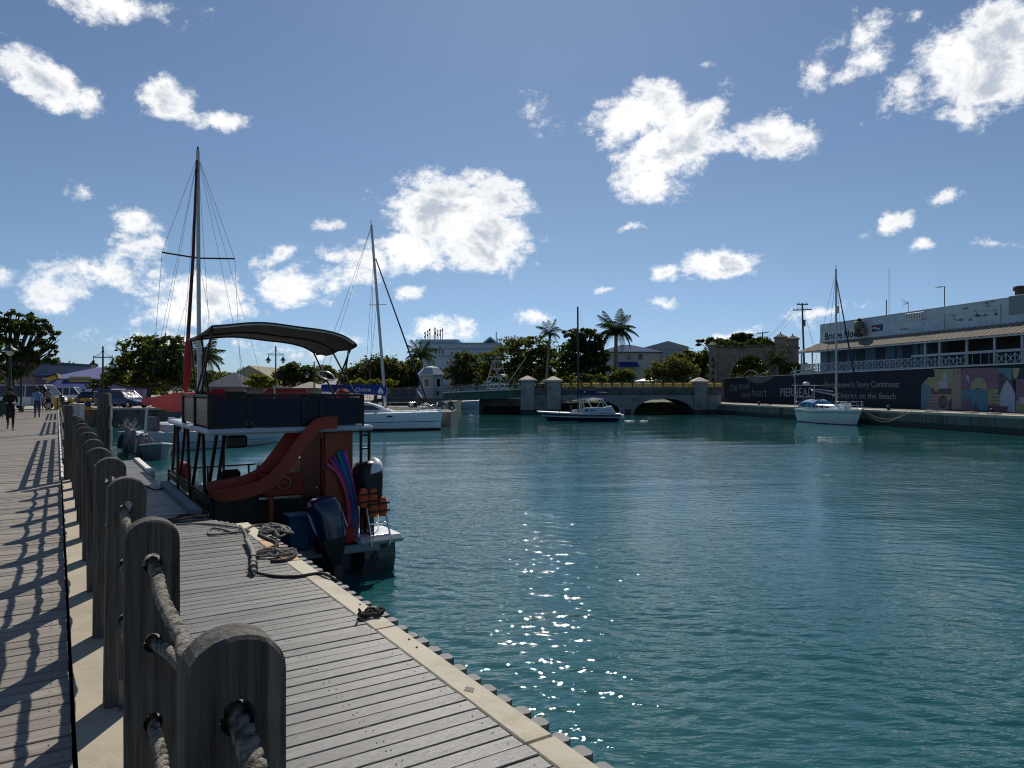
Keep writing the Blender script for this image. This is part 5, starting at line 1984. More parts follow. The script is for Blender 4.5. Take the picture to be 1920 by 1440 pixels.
for k in range(5):
    mural([(548 + k * 18, 880 - k * 6), (560 + k * 18, 890 - k * 6), (630 + k * 9, 745 + k * 10), (622 + k * 9, 735 + k * 10)], 'purple', 5, 'mural_line')
mural([(770, 300), (780, 300), (782, 380), (772, 380)], 'dark', 2, 'mural_line')
mural([(835, 298), (847, 298), (847, 380), (837, 380)], 'dark', 2, 'mural_line')
mural(ell(810, 610, 44, 50, 20, -.9, PI + .4) + ell(810, 610, 26, 30, 20, PI + .4, -.9), 'sand', 2)
mural([(700, 800), (740, 740), (740, 945), (660, 945)], 'plum', 2)
for k in range(11):
    an = PI + PI * (k + .5) / 11
    c_, s_n = math.cos(an), math.sin(an)
    r0, r1 = 165, 335
    ex = lambda r, w__: (max(893, min(1500, 1185 + r * c_ * 1.05 - w__ * s_n)), max(272, 600 + r * s_n * 1.35 + w__ * c_))
    mural([ex(r0, -5), ex(r1, -7), ex(r1, 7), ex(r0, 5)], 'pink', 1, 'mural_ray')
mural(ell(1185, 611, 140, 195, 20, PI, 2 * PI), 'olive', 2)
mural([(1145, 585), (1172, 480), (1172, 585)], 'sand', 3)
mural([(1180, 585), (1188, 460), (1222, 585)], 'sand', 3)
mural([(1130, 592), (1225, 592), (1205, 606), (1150, 606)], 'dark', 3)
mural([(905, 948), (925, 805), (985, 785), (1012, 705), (1045, 770), (1080, 950)], 'purple', 2)
mural([(1080, 955), (1125, 830), (1150, 880), (1200, 958)], 'plum', 2)
for k, (x, y) in enumerate(((1120, 680), (1220, 720), (1260, 800), (1180, 830), (1270, 890), (1100, 740))):
    mural([(x, y), (x + 45, y - 6), (x + 90, y + 2), (x + 45, y + 7)], 'teal', 1, 'mural_line')
mural([(1338, 612), (1540, 605), (1540, 880), (1338, 880)], 'olive', 1)
for k in range(4):
    mural([(1390, 680 + k * 58), (1535, 676 + k * 58), (1535, 684 + k * 58), (1390, 690 + k * 58)], 'dark', 2, 'mural_line')
mural([(1645, 455), (1720, 560), (1780, 700), (1780, 992), (1540, 975), (1530, 700), (1580, 560)], 'pale', 2)
mural([(1340, 865), (1672, 892), (1640, 985), (1360, 970)], 'plum', 3)
mural([(960, 390), (985, 378), (1020, 400), (1028, 505), (1012, 500), (1000, 440), (965, 470), (990, 420)], 'pale', 2)
mural([(1790, 450), (2010, 430), (2010, 785), (1790, 790)], 'purple', 1)
mural([(1790, 792), (2010, 787), (2010, 1000), (1790, 990)], 'olive', 1)
mural([(1850, 742), (2010, 735), (2010, 850), (1850, 850)], 'pale', 2)
mural([(1735, 265), (1860, 262), (1805, 435), (1755, 435)], 'sand', 2)

# ================================================================== the two storey building behind the hoarding
M_pwall = mat('peeling pale blue render', (.47, .56, .62), .85, var=.16, scale=.9, bump=.01, bscale=6, col2=(.15, .19, .23), c2scale=1.6, c2lo=.66, c2hi=.72)
M_bluewall = mat('teal painted boards', (.11, .20, .26), .7, var=.15, scale=1.2, stretch=(1, 6, 1))
M_shut = mat('dark blue shutter', (.02, .042, .07), .6, var=.15)
M_verwhite = mat('greyed white joinery', (.50, .52, .56), .7, var=.12)
M_roofc = mat('weathered corrugated roof', (.20, .175, .14), .9, .0, var=.3, scale=1.0, stretch=(1, 4, 1), spec=.1, col2=(.17, .14, .105), c2scale=.7)
M_innershade = mat('shade painted verandah wall', (.055, .048, .045), .8, var=.4, scale=.35)  # shade of the open bays' interior painted into the wall colour
WT, VT = 9.5, 8.0
S1, SN = 36.1, -22.0
VS = 37.7
b = thing('quayside_building', 'long pale blue two storey building with corrugated verandah roof behind the hoarding', 'building', RB @ Vector((12, 15, -.2)), PHI)
MB().box(WT - .02, SN, -.25, WT + 14, S1, 3.55).build('ground_floor', [M_bluewall], b, RB)
MB().bbox(VT - .15, SN, 3.55, WT + .3, VS + .1, 3.72, .02).build('verandah_floor', [M_verwhite], b, RB)
s735 = RBP(1735, 640, WT)[0]
w1 = MB().box(WT, s735, 3.72, WT + 14, S1, 6.95).build('upper_wall', [M_bluewall], b, RB)
MB().box(WT + 2.6, SN, 3.72, WT + 14, s735 - .01, 6.95).build('recess_wall', [M_innershade], b, RB)
for a_, b_ in ((1573, 1587), (1606, 1622), (1642, 1659), (1692, 1711)):
    s0, s1 = RBP(a_, 660, WT)[0], RBP(b_, 660, WT)[0]
    f_ = MB().bbox(WT - .05, s1, 3.75, WT - .002, s0, 6.05, .01).build('shutter_door', [M_shut], w1, RB)
for a_, b_ in ((1552, 1555), (1600, 1602), (1679, 1681), (1722, 1724)):
    s0, s1 = RBP(a_, 660, WT)[0], RBP(b_, 660, WT)[0]
    MB().bbox(WT - .06, s1, 3.75, WT - .002, s0, 6.2, .01).build('pilaster', [M_shut], w1, RB)
for k in range(9):
    s0 = SN + 3 + k * (s735 - SN - 4) / 9
    MB().bbox(WT + 2.52, s0, 3.75, WT + 2.598, s0 + 1.6, 6.0, .01).build('doorway', [M_shut], b, RB)
pw = MB().bbox(WT - .02, SN, 6.95, WT + .32, S1 + .02, 9.38, .02).build('parapet', [M_pwall], b, RB)
MB().bbox(WT, S1 - .3, 3.5, WT + 14, S1 + .015, 6.949, .01).build('end_wall', [M_pwall], b, RB)
MB().bbox(WT + .33, S1 - .32, 6.95, WT + 14, S1 + .015, 9.30, .01).build('end_parapet', [M_pwall], b, RB)
MB().bbox(WT - .07, SN, 9.381, WT + .36, S1 + .06, 9.46, .015).build('coping', [M_pwall], pw, RB)
MB().bbox(WT - .06, SN, 8.55, WT - .022, S1, 8.63, .01).build('string_course', [M_pwall], pw, RB)
MB().box(WT + .5, SN, 8.2, WT + 13.8, S1 - .4, 8.4).build('flat_roof', [M_pave], b, RB)
# corrugated verandah roof with a hipped far end
m = MB()
ER, EZ, RZ = VT - .35, 6.17, 7.22
step = .30
n_ = int((VS + .2 - SN) / step)
rows = []
for i in range(n_ + 1):
    s = SN + i * step
    dz = .07 if i % 2 else 0
    top_t = WT
    zt = RZ
    if s > S1:
        f = (s - S1) / (VS + .25 - S1)
        zt = RZ - (RZ - EZ) * f
        top_t = WT - (WT - ER) * f
    rows.append([(ER, s, EZ + dz), (top_t - .03, s, zt + dz), (top_t - .03, s, zt + dz - .03), (ER, s, EZ + dz - .03)])
m.loft(rows, True, True)
m.add([(WT, S1 + .02, RZ), (ER, VS + .22, EZ), (WT + 6, VS + .22, EZ), (WT + 6, S1 + .02, RZ)], [(0, 1, 2, 3)])
m.build('verandah_roof', [M_roofc], b, RB)
MB().beam((ER + .05, SN, EZ - .09), (ER + .05, VS + .2, EZ - .09), .05, .13).build('fascia', [M_verwhite], b, RB)
for px in (1503, 1735, 1762, 1813, 1865, 1917):
    s = RBP(px, 660, VT)[0]
    MB().bbox(VT - .08, s - .08, 3.72, VT + .08, s + .08, EZ + .05, .01).build('verandah_post', [M_verwhite], b, RB)
for s in (VS - .02,):
    for tt in (VT + 1.5, VT + 3.4):
        MB().bbox(tt - .07, s - .07, 3.72, tt + .07, s + .07, EZ + .0, .01).build('verandah_post', [M_verwhite], b, RB)
pn = None
s = VS - .05
k = 0
s813, s868 = RBP(1813, 660, VT)[0], RBP(1868, 660, VT)[0]
while s > -12:
    gap = s868 < s - .45 < s813
    if not gap:
        if pn is None:
            m = MB()
            m.beam((0, 0, 3.74), (0, 0, 4.66), .09, .07, (0, 1, 0))
            m.beam((0, -.04, 3.84), (0, -.80, 4.58), .045, .06)
            m.beam((.01, -.04, 4.58), (.01, -.80, 3.84), .045, .06)
            m.beam((0, -.42, 3.80), (0, -.42, 4.6), .05, .035, (0, 1, 0))
            pn = m.build('railing_panel', [M_verwhite], None)
            me_ = pn.data
            pn.parent = b
            WORLD[pn.name] = WORLD[b.name]
            pn.location = WORLD[b.name].inverted() @ (RB @ Vector((VT - .02, s, 0)))
        else:
            dup(pn, b, WORLD[b.name].inverted() @ (RB @ Vector((VT - .02, s, 0))))
    else:
        MB().beam((VT, s, 3.74), (VT, s, 4.7), .04, .03, (0, 1, 0)).build('railing_bar', [M_verwhite], b, RB)
    s -= .84
MB().beam((VT, VS, 4.66), (VT, s735, 4.66), .09, .08).build('handrail', [M_verwhite], b, RB)
MB().beam((VT, VS, 3.78), (VT, SN, 3.78), .09, .08).build('bottom_rail', [M_verwhite], b, RB)
MB().beam((VT - .02, s735, 4.86), (VT - .02, SN, 4.86), .12, .22).build('handrail', [M_verwhite], b, RB)
for tt in np.arange(VT + .3, VT + 3.4, .42):
    MB().beam((tt, VS, 3.74), (tt, VS, 4.66), .06, .05, (0, 1, 0)).build('railing_bar', [M_verwhite], b, RB)
MB().beam((VT, VS, 4.66), (VT + 3.4, VS, 4.66), .08, .08).build('handrail', [M_verwhite], b, RB)
# sign, fittings
SP = WT - .035
sg = MB().bbox(SP - .001, RBP(1660, 630, WT)[0], 7.3, WT - .021, S1 - .15, 8.45, .008).build('sign_board', [mat('pale sign ground', (.58, .64, .70), .8, var=.06)], pw, RB)
fit_text('Bridge House', 1546.5, 1618, 637, 624.5, SP - .012, mat('navy sign lettering', (.010, .012, .035), .8), sg, offset=.022)
for px, y0, y1 in ((1768, 588, 617), (1873, 571, 605)):
    s, z0 = RBP(px, y1, WT - .15)
    _, z1 = RBP(px, y0, WT - .15)
    MB().tube([(WT - .12, s, z0), (WT - .12, s, z1 - .1), (WT - .06, s, z1)], .075, 8).build('vent_pipe', [M_white2], b, RB)
s0, z0 = RBP(1700, 606, WT)
s1, z1 = RBP(1734, 582, WT)
vp = MB().bbox(WT - .14, s1, z0 + .3, WT - .03, s0, z1 - .1, .02).build('vent_panel', [M_white2], b, RB)
for k in range(7):
    sk = s0 + (s1 - s0) * (k + .5) / 7
    MB().box(WT - .17, sk - .03, z0 + .38, WT - .142, sk + .03, z1 - .18).build('slat', [M_wire], vp, RB)
s0, z0 = RBP(1636, 622, WT)
s1, z1 = RBP(1656, 608, WT)
ps = MB().bbox(WT - .12, s1, z0, WT - .03, s0, z1, .01).build('drink_sign', [mat('dark blue sign', (.03, .045, .12), .5)], pw, RB)
m = MB()
m.poly([(s0 + (s1 - s0) * f, z0 + (z1 - z0) * (.5 + .16 * math.sin(f * 6))) for f in np.linspace(.08, .78, 9)] + [(s0 + (s1 - s0) * f, z0 + (z1 - z0) * (.32 + .16 * math.sin(f * 6))) for f in np.linspace(.78, .08, 9)], lambda a, b_, d: (d, a, b_), WT - .128, WT - .121)
m.build('sign_wave', [M_letterw], ps, RB)
m = MB()
m.poly([(s0 + (s1 - s0) * f, z0 + (z1 - z0) * (.78 + .10 * math.sin(f * 6))) for f in np.linspace(.08, .78, 9)] + [(s0 + (s1 - s0) * f, z0 + (z1 - z0) * (.56 + .16 * math.sin(f * 6))) for f in np.linspace(.78, .08, 9)], lambda a, b_, d: (d, a, b_), WT - .128, WT - .121)
m.build('sign_wave', [mat('sign red', (.35, .03, .035), .6)], ps, RB)
rr = random.Random(6)
for k in range(26):
    px = rr.choice((rr.gauss(1830, 24), rr.gauss(1850, 10), rr.uniform(1690, 1900)))
    py = 612 - (px - 1720) * .145 - abs(rr.gauss(0, 13)) + 2
    s0, z0 = RBP(px, py, WT)
    w_, h_ = rr.uniform(.08, .5), rr.uniform(.05, .22)
    n_ = 9
    MB().poly([(s0 + w_ * math.cos(a) * rr.uniform(.5, 1), z0 + h_ * math.sin(a) * rr.uniform(.4, 1)) for a in np.linspace(0, 2 * PI, n_, endpoint=False)], lambda a, b_, d: (d, a, b_), WT - .027, WT - .0215).build('peeled_patch', [mat('bare dark render', (.19, .22, .24), .9, var=.3, scale=3)], pw, RB)
# big old lantern hung from the parapet
s0, z0 = RBP(1611, 632, WT - .6)
LT = RB @ Matrix.Translation((WT - .62, s0, z0))
t = thing('wall_lantern', 'large rusty hanging lantern on the parapet covering the end of the sign', 'lantern', LT.translation, PHI)
M_rust = mat('rusty lantern metal', (.17, .15, .12), .8, .2, var=.35, scale=4)
MB().lathe([(.12, 0), (.42, .10), (.50, .45), (.46, .80), (.1, .82)], n=14).build('lower_bowl', [mat('dark lantern bowl', (.055, .048, .04), .7)], t, LT)
MB().lathe([(.1, .82), (.52, .86), (.52, 1.5), (.40, 1.72), (.1, 1.74)], n=14).build('lantern_body', [M_rust], t, LT)
MB().lathe([(.1, 1.74), (.26, 1.76), (.20, 1.95), (.02, 2.1)], n=12).build('lantern_cap', [M_black], t, LT)
MB().bbox(-.2, -.95, .25, .25, -.45, .9, .05).build('control_box', [M_rust], t, LT)
MB().beam((.2, 0, 1.2), (.6, 0, 1.2), .08, .08).build('bracket', [M_black], t, LT)
# roof top fittings
for px, y0, y1, r_, kind in ((1662, 590, 562, .055, 0), (1667, 592, 503, .022, 0), (1703, 585, 566, .03, 1), (1771, 577, 537, .045, 2)):
    s, z0 = RBP(px, y0, WT + .5)
    _, z1 = RBP(px, y1, WT + .5)
    m = MB().tube([(WT + .5, s, min(z0, 8.4)), (WT + .5, s, z1)], r_, 6)
    if kind == 1:
        for k in range(4):
            m.tube([(WT + .5, s, z1 - .1), (WT + .3, s + .7, z1 + .35 - k * .25)], .02, 4)
    if kind == 2:
        m.tube([(WT + .5, s - .05, z1), (WT + .5, s + .9, z1 + .05)], .04, 5)
        for k in range(4):
            m.tube([(WT + .2, s + .2 + k * .22, z1 + .03), (WT + .8, s + .2 + k * .22, z1 + .03)], .02, 4)
    m.build('antenna', [M_wire], b, RB)
s1, z1 = RBP(1893, 577, WT - .05)
MB().bbox(WT - .16, s1 - 8, 7.95, WT - .025, s1, 9.52, .02).build('grey_panel', [mat('grey sheet panel', (.22, .25, .27), .7, var=.1)], b, RB)
s2, z2 = RBP(1914, 551, WT + .8)
MB().lathe([(.42, 8.4), (.42, z2 + .25), (.56, z2 + .3), (.56, z2 + .62), (.5, z2 + .64)], (WT + .8, s2, 0), 14).build('roof_vent', [mat('dark brown vent', (.06, .048, .042), .8)], b, RB)

# ================================================================== the memorial arch
XA, ZA = frontal(113.0)
T = Matrix.Translation((XA(1332), 113.0, 0)) @ Matrix.Rotation(math.radians(-16), 4, 'Z')
M_arch = mat('coral stone arch', (.215, .18, .14), .9, var=.28, scale=1.2, bump=.03, bscale=5, col2=(.10, .085, .066), c2scale=.6)
t = thing('memorial_arch', 'brown coral stone archway with turreted piers beyond the bridge', 'arch', T.translation, math.radians(-16))
cxa, ra, zs_, zc_ = 6.1, 3.15, 2.6, 7.0
XL, XR = 1.0, 9.7
m = MB()
angs = np.linspace(PI, 0, 25)
pts = [(cxa + ra * math.cos(a), zs_ + (zc_ - zs_) * math.sin(a)) for a in angs]
out = [(XL, -.2), (XL, 8.35), (XR, 8.35), (XR, -.2), (cxa + ra, -.2)] + pts[::-1] + [(cxa - ra, -.2)]
m.poly(out, lambda x, z, d: (x, d, z), 0, 2.6)
m.build('arch_wall', [M_arch], t, T)
for k in range(15):
    f0, f1 = PI - PI * (k + .04) / 15, PI - PI * (k + .96) / 15
    q = [(cxa + r * math.cos(f), zs_ + (zc_ - zs_ + r - ra) * math.sin(f)) for f, r in ((f0, ra - .02), ((f0 + f1) / 2, ra - .02), (f1, ra - .02), (f1, ra + .75), ((f0 + f1) / 2, ra + .75), (f0, ra + .75))]
    MB().poly(q, lambda x, z, d: (x, d, z), -.26, .02).build('arch_stone', [M_arch], t, T)
MB().bbox(XL, -.2, 8.36, XR, 2.8, 8.62, .04).build('cornice', [M_arch], t, T)
for k in range(13):
    x = XL + .2 + k * (XR - XL - .3) / 13
    MB().box(x, -.05, 8.625, x + .5, .45, 8.80).build('parapet_block', [M_arch], t, T)
MB().bbox(cxa - .45, -.16, 7.15, cxa + .45, .0, 8.2, .05).build('keystone', [M_arch], t, T)
for x0, x1, y0, zt in ((-.25, 1.05, -.5, 8.55), (9.65, 11.35, -.5, 9.6), (11.6, 13.2, .9, 9.4)):
    p = MB().bbox(x0, y0, -.2, x1, y0 + 1.8, zt, .05).build('pier', [M_arch], t, T)
    MB().bbox(x0 - .16, y0 - .16, zt - 1.5, x1 + .16, y0 + 1.96, zt - 1.2, .04).build('band', [M_arch], p, T)
    MB().bbox(x0 - .16, y0 - .16, zt + .003, x1 + .16, y0 + 1.96, zt + .16, .03).build('cap_slab', [M_arch], p, T)
    cx_, cy_ = (x0 + x1) / 2, y0 + .9
    m = MB()
    m.loft([[(cx_ - .95 * s, cy_ - .95 * s, zt + z), (cx_ + .95 * s, cy_ - .95 * s, zt + z), (cx_ + .95 * s, cy_ + .95 * s, zt + z), (cx_ - .95 * s, cy_ + .95 * s, zt + z)] for s, z in ((1, .165), (.08, .72))])
    m.build('pier_cap', [M_arch], p, T)
    MB().lathe([(.05, 0), (.1, .12), (.02, .3)], (cx_, cy_, zt + .7), 8).build('finial', [M_arch], p, T)
M_pl = mat('dark plaque', (.05, .043, .036), .8, var=.2)
for k in range(4):
    q = [(.4 + .28 * math.cos(a), 3.2 + k * 1.05 + .42 * math.sin(a)) for a in (0, PI / 2, PI, 3 * PI / 2)]
    MB().poly(q, lambda x, z, d: (x, d, z), -.56, -.502).build('lozenge', [M_pl], t, T)
m = MB()
m.poly([(10.1, 7.3), (10.95, 7.3), (10.9, 6.6), (10.52, 6.1), (10.15, 6.6)], lambda x, z, d: (x, d, z), -.56, -.502)
m.build('shield', [M_pl], t, T)
MB().bbox(10.0, -.56, 4.6, 11.0, -.502, 5.6, .02).build('plaque', [M_pl], t, T)
MB().bbox(11.35, .95, -.2, 11.62, 2.4, 7.8, .02).build('side_wall', [M_arch], t, T)


# ================================================================== buildings in the distance
def box_building(name, label, px0, px1, ytop, ybase, Y0, depth, wall_m, roof=None, roof_m=None, over=.4, rise=2.0, windows=(), rot=0.0, cat='building'):
    fx, fz = frontal(Y0)
    x0, x1, z1 = fx(px0), fx(px1), fz(ytop)
    z0 = -.3 if ybase is None else fz(ybase)
    t_ = thing(name, label, cat, ((x0 + x1) / 2, Y0 + depth / 2, z0))
    w_ = MB().box(x0, Y0, z0, x1, Y0 + depth, z1).build('wall', [wall_m], t_)
    if roof == 'hip':
        m_ = MB()
        e = over
        r = min(x1 - x0, depth) / 2
        m_.loft([[(x0 - e, Y0 - e, z1), (x1 + e, Y0 - e, z1), (x1 + e, Y0 + depth + e, z1), (x0 - e, Y0 + depth + e, z1)], [(x0 - e, Y0 - e, z1 + .15), (x1 + e, Y0 - e, z1 + .15), (x1 + e, Y0 + depth + e, z1 + .15), (x0 - e, Y0 + depth + e, z1 + .15)],
                 [(x0 + r * .9, Y0 + depth / 2 - .1, z1 + rise), (x1 - r * .9, Y0 + depth / 2 - .1, z1 + rise), (x1 - r * .9, Y0 + depth / 2 + .1, z1 + rise), (x0 + r * .9, Y0 + depth / 2 + .1, z1 + rise)]])
        m_.build('roof', [roof_m], t_)
    elif roof == 'flat':
        MB().bbox(x0 - over, Y0 - over, z1 + .002, x1 + over, Y0 + depth + over, z1 + .35, .03).build('roof', [roof_m], t_)
    elif roof == 'gable':
        m_ = MB()
        c = (x0 + x1) / 2
        m_.loft([[(x0 - over, y, z1), (c, y, z1 + rise), (x1 + over, y, z1), (x1 + over, y, z1 - .15), (c, y, z1 + rise - .2), (x0 - over, y, z1 - .15)] for y in (Y0 - over, Y0 + depth + over)])
        m_.build('roof', [roof_m], t_)
        MB().poly([(x0, z1), (x1, z1), (c, z1 + rise - .25)], lambda x, z, d: (x, d, z), Y0 + .02, Y0 + .1).build('gable_wall', [wall_m], t_)
    elif roof == 'shed':
        m_ = MB()
        n2 = 14
        m_.loft([[(x0 - over + (x1 - x0 + 2 * over) * k / n2, y, z1 + rise * (1 - abs(2 * k / n2 - 1)) - .02) for k in range(n2 + 1)] + [(x1, y, z1 - .6), (x0, y, z1 - .6)] for y in (Y0 - over, Y0 + depth)])
        m_.build('roof', [roof_m], t_)
    for (a, b_, ya, yb) in windows:
        f_ = MB().bbox(fx(a) - .08, Y0 - .10, fz(yb) - .08, fx(b_) + .08, Y0 - .002, fz(ya) + .08, .02).build('window', [M_white2], t_)
        MB().box(fx(a), Y0 - .125, fz(yb), fx(b_), Y0 - .102, fz(ya)).build('pane', [M_glass], f_)
    return t_


M_pblue = mat('pale blue office wall', (.34, .45, .54), .8, var=.08, scale=.3)
M_pblue2 = mat('soft blue roof edge', (.20, .30, .40), .7)
M_slate = mat('blue slate roof', (.035, .075, .15), .9, var=.15, scale=1, spec=.05)
M_cream = mat('cream house wall', (.42, .43, .42), .8, var=.1, scale=.5)
M_shedw = mat('grey metal cladding', (.30, .32, .35), .6, .1, var=.08, scale=.4, stretch=(6, 1, .3))
t = box_building('office_building', 'tall pale blue office building with roof antennas far behind the bridge', 786, 938, 645, None, 190, 26, M_pblue, 'flat', M_pblue2, .3, windows=[(815, 819.5, 656, 664.5), (822, 826, 656, 664.5), (828.5, 832, 656, 664.5), (846, 850, 660, 668), (856, 860, 660, 668), (898, 902, 660, 668), (915, 919, 660, 668)])
fx, fz = frontal(190.0)
for y_, zz in ((187.9, 668), (188.2, 654)):
    MB().bbox(fx(787), 189.8, fz(zz) - .15, fx(937), 189.998, fz(zz) + .15, .03).build('floor_band', [M_pblue2], t)
MB().bbox(fx(786), 190.5, fz(644.9) + .36, fx(860), 205, fz(636), .05).build('roof_block', [M_pblue], t)
MB().poly([(fx(825), fz(650)), (fx(827.5), fz(653.5)), (fx(825), fz(657)), (fx(822.5), fz(653.5))], lambda x, z, d: (x, d, z), 189.9, 189.99).build('emblem', [M_slate], t)
m = MB()
m.poly([(fx(903), fz(644)), (fx(936), fz(644)), (fx(919), fz(631))], lambda x, z, d: (x, d, z), 189.6, 200)
m.build('pediment', [M_pblue], t)
MB().poly([(fx(910), fz(643)), (fx(928), fz(643)), (fx(919), fz(635))], lambda x, z, d: (x, d, z), 189.4, 189.59).build('pediment_panel', [M_slate], t)
rr = random.Random(4)
for px, y0, y1 in ((795, 620, 637), (800, 617, 637), (804, 614, 637), (812, 612, 637), (815, 613, 637), (819, 616, 637), (824, 616, 637), (828, 614, 637), (930, 620, 642), (933, 632, 645), (937, 633, 645), (950, 628, 650), (954, 628, 650)):
    m = MB().tube([(fx(px), 193, fz(y1) - 1), (fx(px), 193, fz(y0))], .12, 5)
    for k in range(2):
        z = fz(y0) - .4 - k * 1.0
        m.bbox(fx(px) - .16 + rr.uniform(-.15, .15), 192.6, z - .4, fx(px) + .12, 192.8, z + .25, .02)
    m.build('antenna', [M_wire], t)
t = box_building('blue_roofed_house', 'cream house with blue hipped roof and blue awning behind the tall palm', 1128, 1236, 661, None, 160, 12, M_cream, 'hip', M_slate, .9, 2.1, windows=[(1174.5, 1182.5, 664.5, 675), (1196, 1204.5, 664, 674.5), (1140, 1146, 665, 675)])
fx, fz = frontal(160.0)
m = MB()
m.loft([[(fx(1158), 157.2, fz(689)), (fx(1195), 157.2, fz(689)), (fx(1195), 157.2, fz(687.5)), (fx(1158), 157.2, fz(687.5))], [(fx(1159), 159.9, fz(680)), (fx(1194), 159.9, fz(680)), (fx(1194), 159.9, fz(678.5)), (fx(1159), 159.9, fz(678.5))]])
m.build('awning', [M_blue_canvas], t)
box_building('grey_warehouse', 'large plain grey clad warehouse standing right of the blue roofed house', 1214, 1290, 650, None, 172, 30, M_shedw, 'shed', M_shedw, .2, 1.4)
box_building('low_wall_shop', 'low cream shop with shallow roof seen over the gold railing', 1205, 1240, 716, None, 132, 6, M_cream, 'hip', M_white2, .6, .9)
box_building('pink_kiosk', 'small pinkish kiosk half hidden by bushes left of the memorial arch', 1330, 1346, 693, None, 127, 5, mat('dull pink wall', (.22, .16, .17), .8), 'flat', M_white2, .3, windows=[(1331.5, 1335, 698, 706), (1337, 1340.5, 698, 706), (1342, 1345, 698, 706)])
M_beige = mat('beige metal roof', (.30, .275, .19), .9, var=.1, scale=.3, spec=.05)
box_building('beige_warehouse', 'wide warehouse with shallow beige curved roof seen between the canopy legs', 425, 512, 712, None, 128, 22, mat('warm pale wall', (.36, .34, .30), .8), 'shed', M_beige, .5, 2.6)
box_building('steep_roofed_hall', 'hall with steep slate grey roof seen left of the beige warehouse', 386, 452, 727, None, 104, 9, mat('mauve grey wall', (.20, .20, .25), .8), 'hip', mat('slate grey roof', (.095, .10, .125), .95, var=.12, spec=.05), .5, 2.3)
box_building('brown_roofed_house', 'small house with brown hipped roof right of the double lantern', 548, 592, 731, None, 108, 7, MATS['warm pale wall'], 'hip', mat('brown shingle roof', (.20, .175, .15), .8), .5, 1.25)
box_building('grey_roofed_house', 'small house with pale grey hipped roof behind the blue boom cover', 596, 652, 727, None, 112, 8, MATS['warm pale wall'], 'hip', mat('pale grey roof', (.30, .29, .27), .8), .5, 1.6)
box_building('low_harbour_wall', 'low rendered harbour wall with dark cap behind the party boat', 455, 596, 733, None, 84, 1.0, M_wallstone, 'flat', M_bdark, .1, cat='wall')
# purple and yellow market
M_purple = mat('violet painted wall', (.14, .12, .30), .8, var=.1, scale=.4)
M_yell = mat('yellow painted wall', (.52, .40, .055), .8, var=.1)
M_vroof = mat('lavender roof', (.15, .155, .30), .9, var=.1, spec=.05)
t = box_building('market_building', 'violet and yellow market building with blue awnings beyond the boardwalk', 92, 192, 712, None, 98, 12, M_purple, 'hip', M_vroof, .6, 1.9)
fx, fz = frontal(98.0)
MB().bbox(fx(132), 97.7, fz(717), fx(173), 97.99, fz(706), .03).build('yellow_panel', [M_yell], t)
MB().poly([(fx(94), fz(720)), (fx(115), fz(709)), (fx(113), fz(701)), (fx(94), fz(708))], lambda x, z, d: (x, d, z), 97.2, 97.98).build('yellow_panel', [M_yell], t)
MB().poly([(fx(93), fz(707)), (fx(114), fz(699.5)), (fx(117), fz(708)), (fx(115.5), fz(708.5)), (fx(113), fz(702)), (fx(93), fz(709))], lambda x, z, d: (x, d, z), 96.9, 97.19).build('gable_trim', [M_navy_canvas], t)
for px0, px1, y0, y1, mm in ((112, 182, 718, 731, M_blue_canvas), (92, 132, 714, 732, M_vroof), (160, 192, 722, 736, M_vroof)):
    m = MB()
    m.loft([[(fx(px0), 95.2, fz(y1)), (fx(px1), 95.2, fz(y1)), (fx(px1), 95.2, fz(y1) + .1), (fx(px0), 95.2, fz(y1) + .1)], [(fx(px0 + 14), 97.1, fz(y0)), (fx(px1 - 6), 97.1, fz(y0)), (fx(px1 - 6), 97.1, fz(y0) + .1), (fx(px0 + 14), 97.1, fz(y0) + .1)]])
    m.build('awning', [mm], t)
box_building('blue_glass_block', 'narrow tall blue fronted block behind the left hand tree', 64, 91, 683, None, 104, 12, mat('blue curtain wall', (.045, .09, .17), .35, spec=.6), 'flat', M_slate, .2, windows=[(80, 88, 717, 727)])
box_building('mauve_block', 'mauve shaded building between the tree and the blue block', 30, 66, 706, None, 100, 10, mat('mauve painted wall', (.17, .12, .16), .8), 'flat', M_slate, .3)


# poles
def utility_pole(label, px, ytop, ybase, Y0, arms, lean=0.0):
    fx, fz = frontal(Y0)
    x, z1, z0 = fx(px), fz(ytop), -.2
    t_ = thing('utility_pole', label, 'utility pole', (x, Y0, z0), 0, 'timber utility poles')
    MB().tube([(x + lean, Y0, z0), (x, Y0, z1)], [.17, .11], 8).build('pole', [mat('dark pole timber', (.05, .042, .036), .85, var=.3)], t_)
    for dy, hw, tilt in arms:
        z = fz(ytop + dy)
        a_ = MB().beam((x - hw, Y0 - .1, z - tilt), (x + hw, Y0 - .1, z + tilt), .10, .13).build('crossarm', [MATS['dark pole timber']], t_)
        m_ = MB()
        for k in (-.95, -.5, .5, .95):
            m_.tube([(x + hw * k, Y0 - .1, z + tilt * k + .06), (x + hw * k, Y0 - .1, z + tilt * k + .26)], .045, 5)
        m_.build('insulator', [M_wire], a_)
    return t_, x, z1


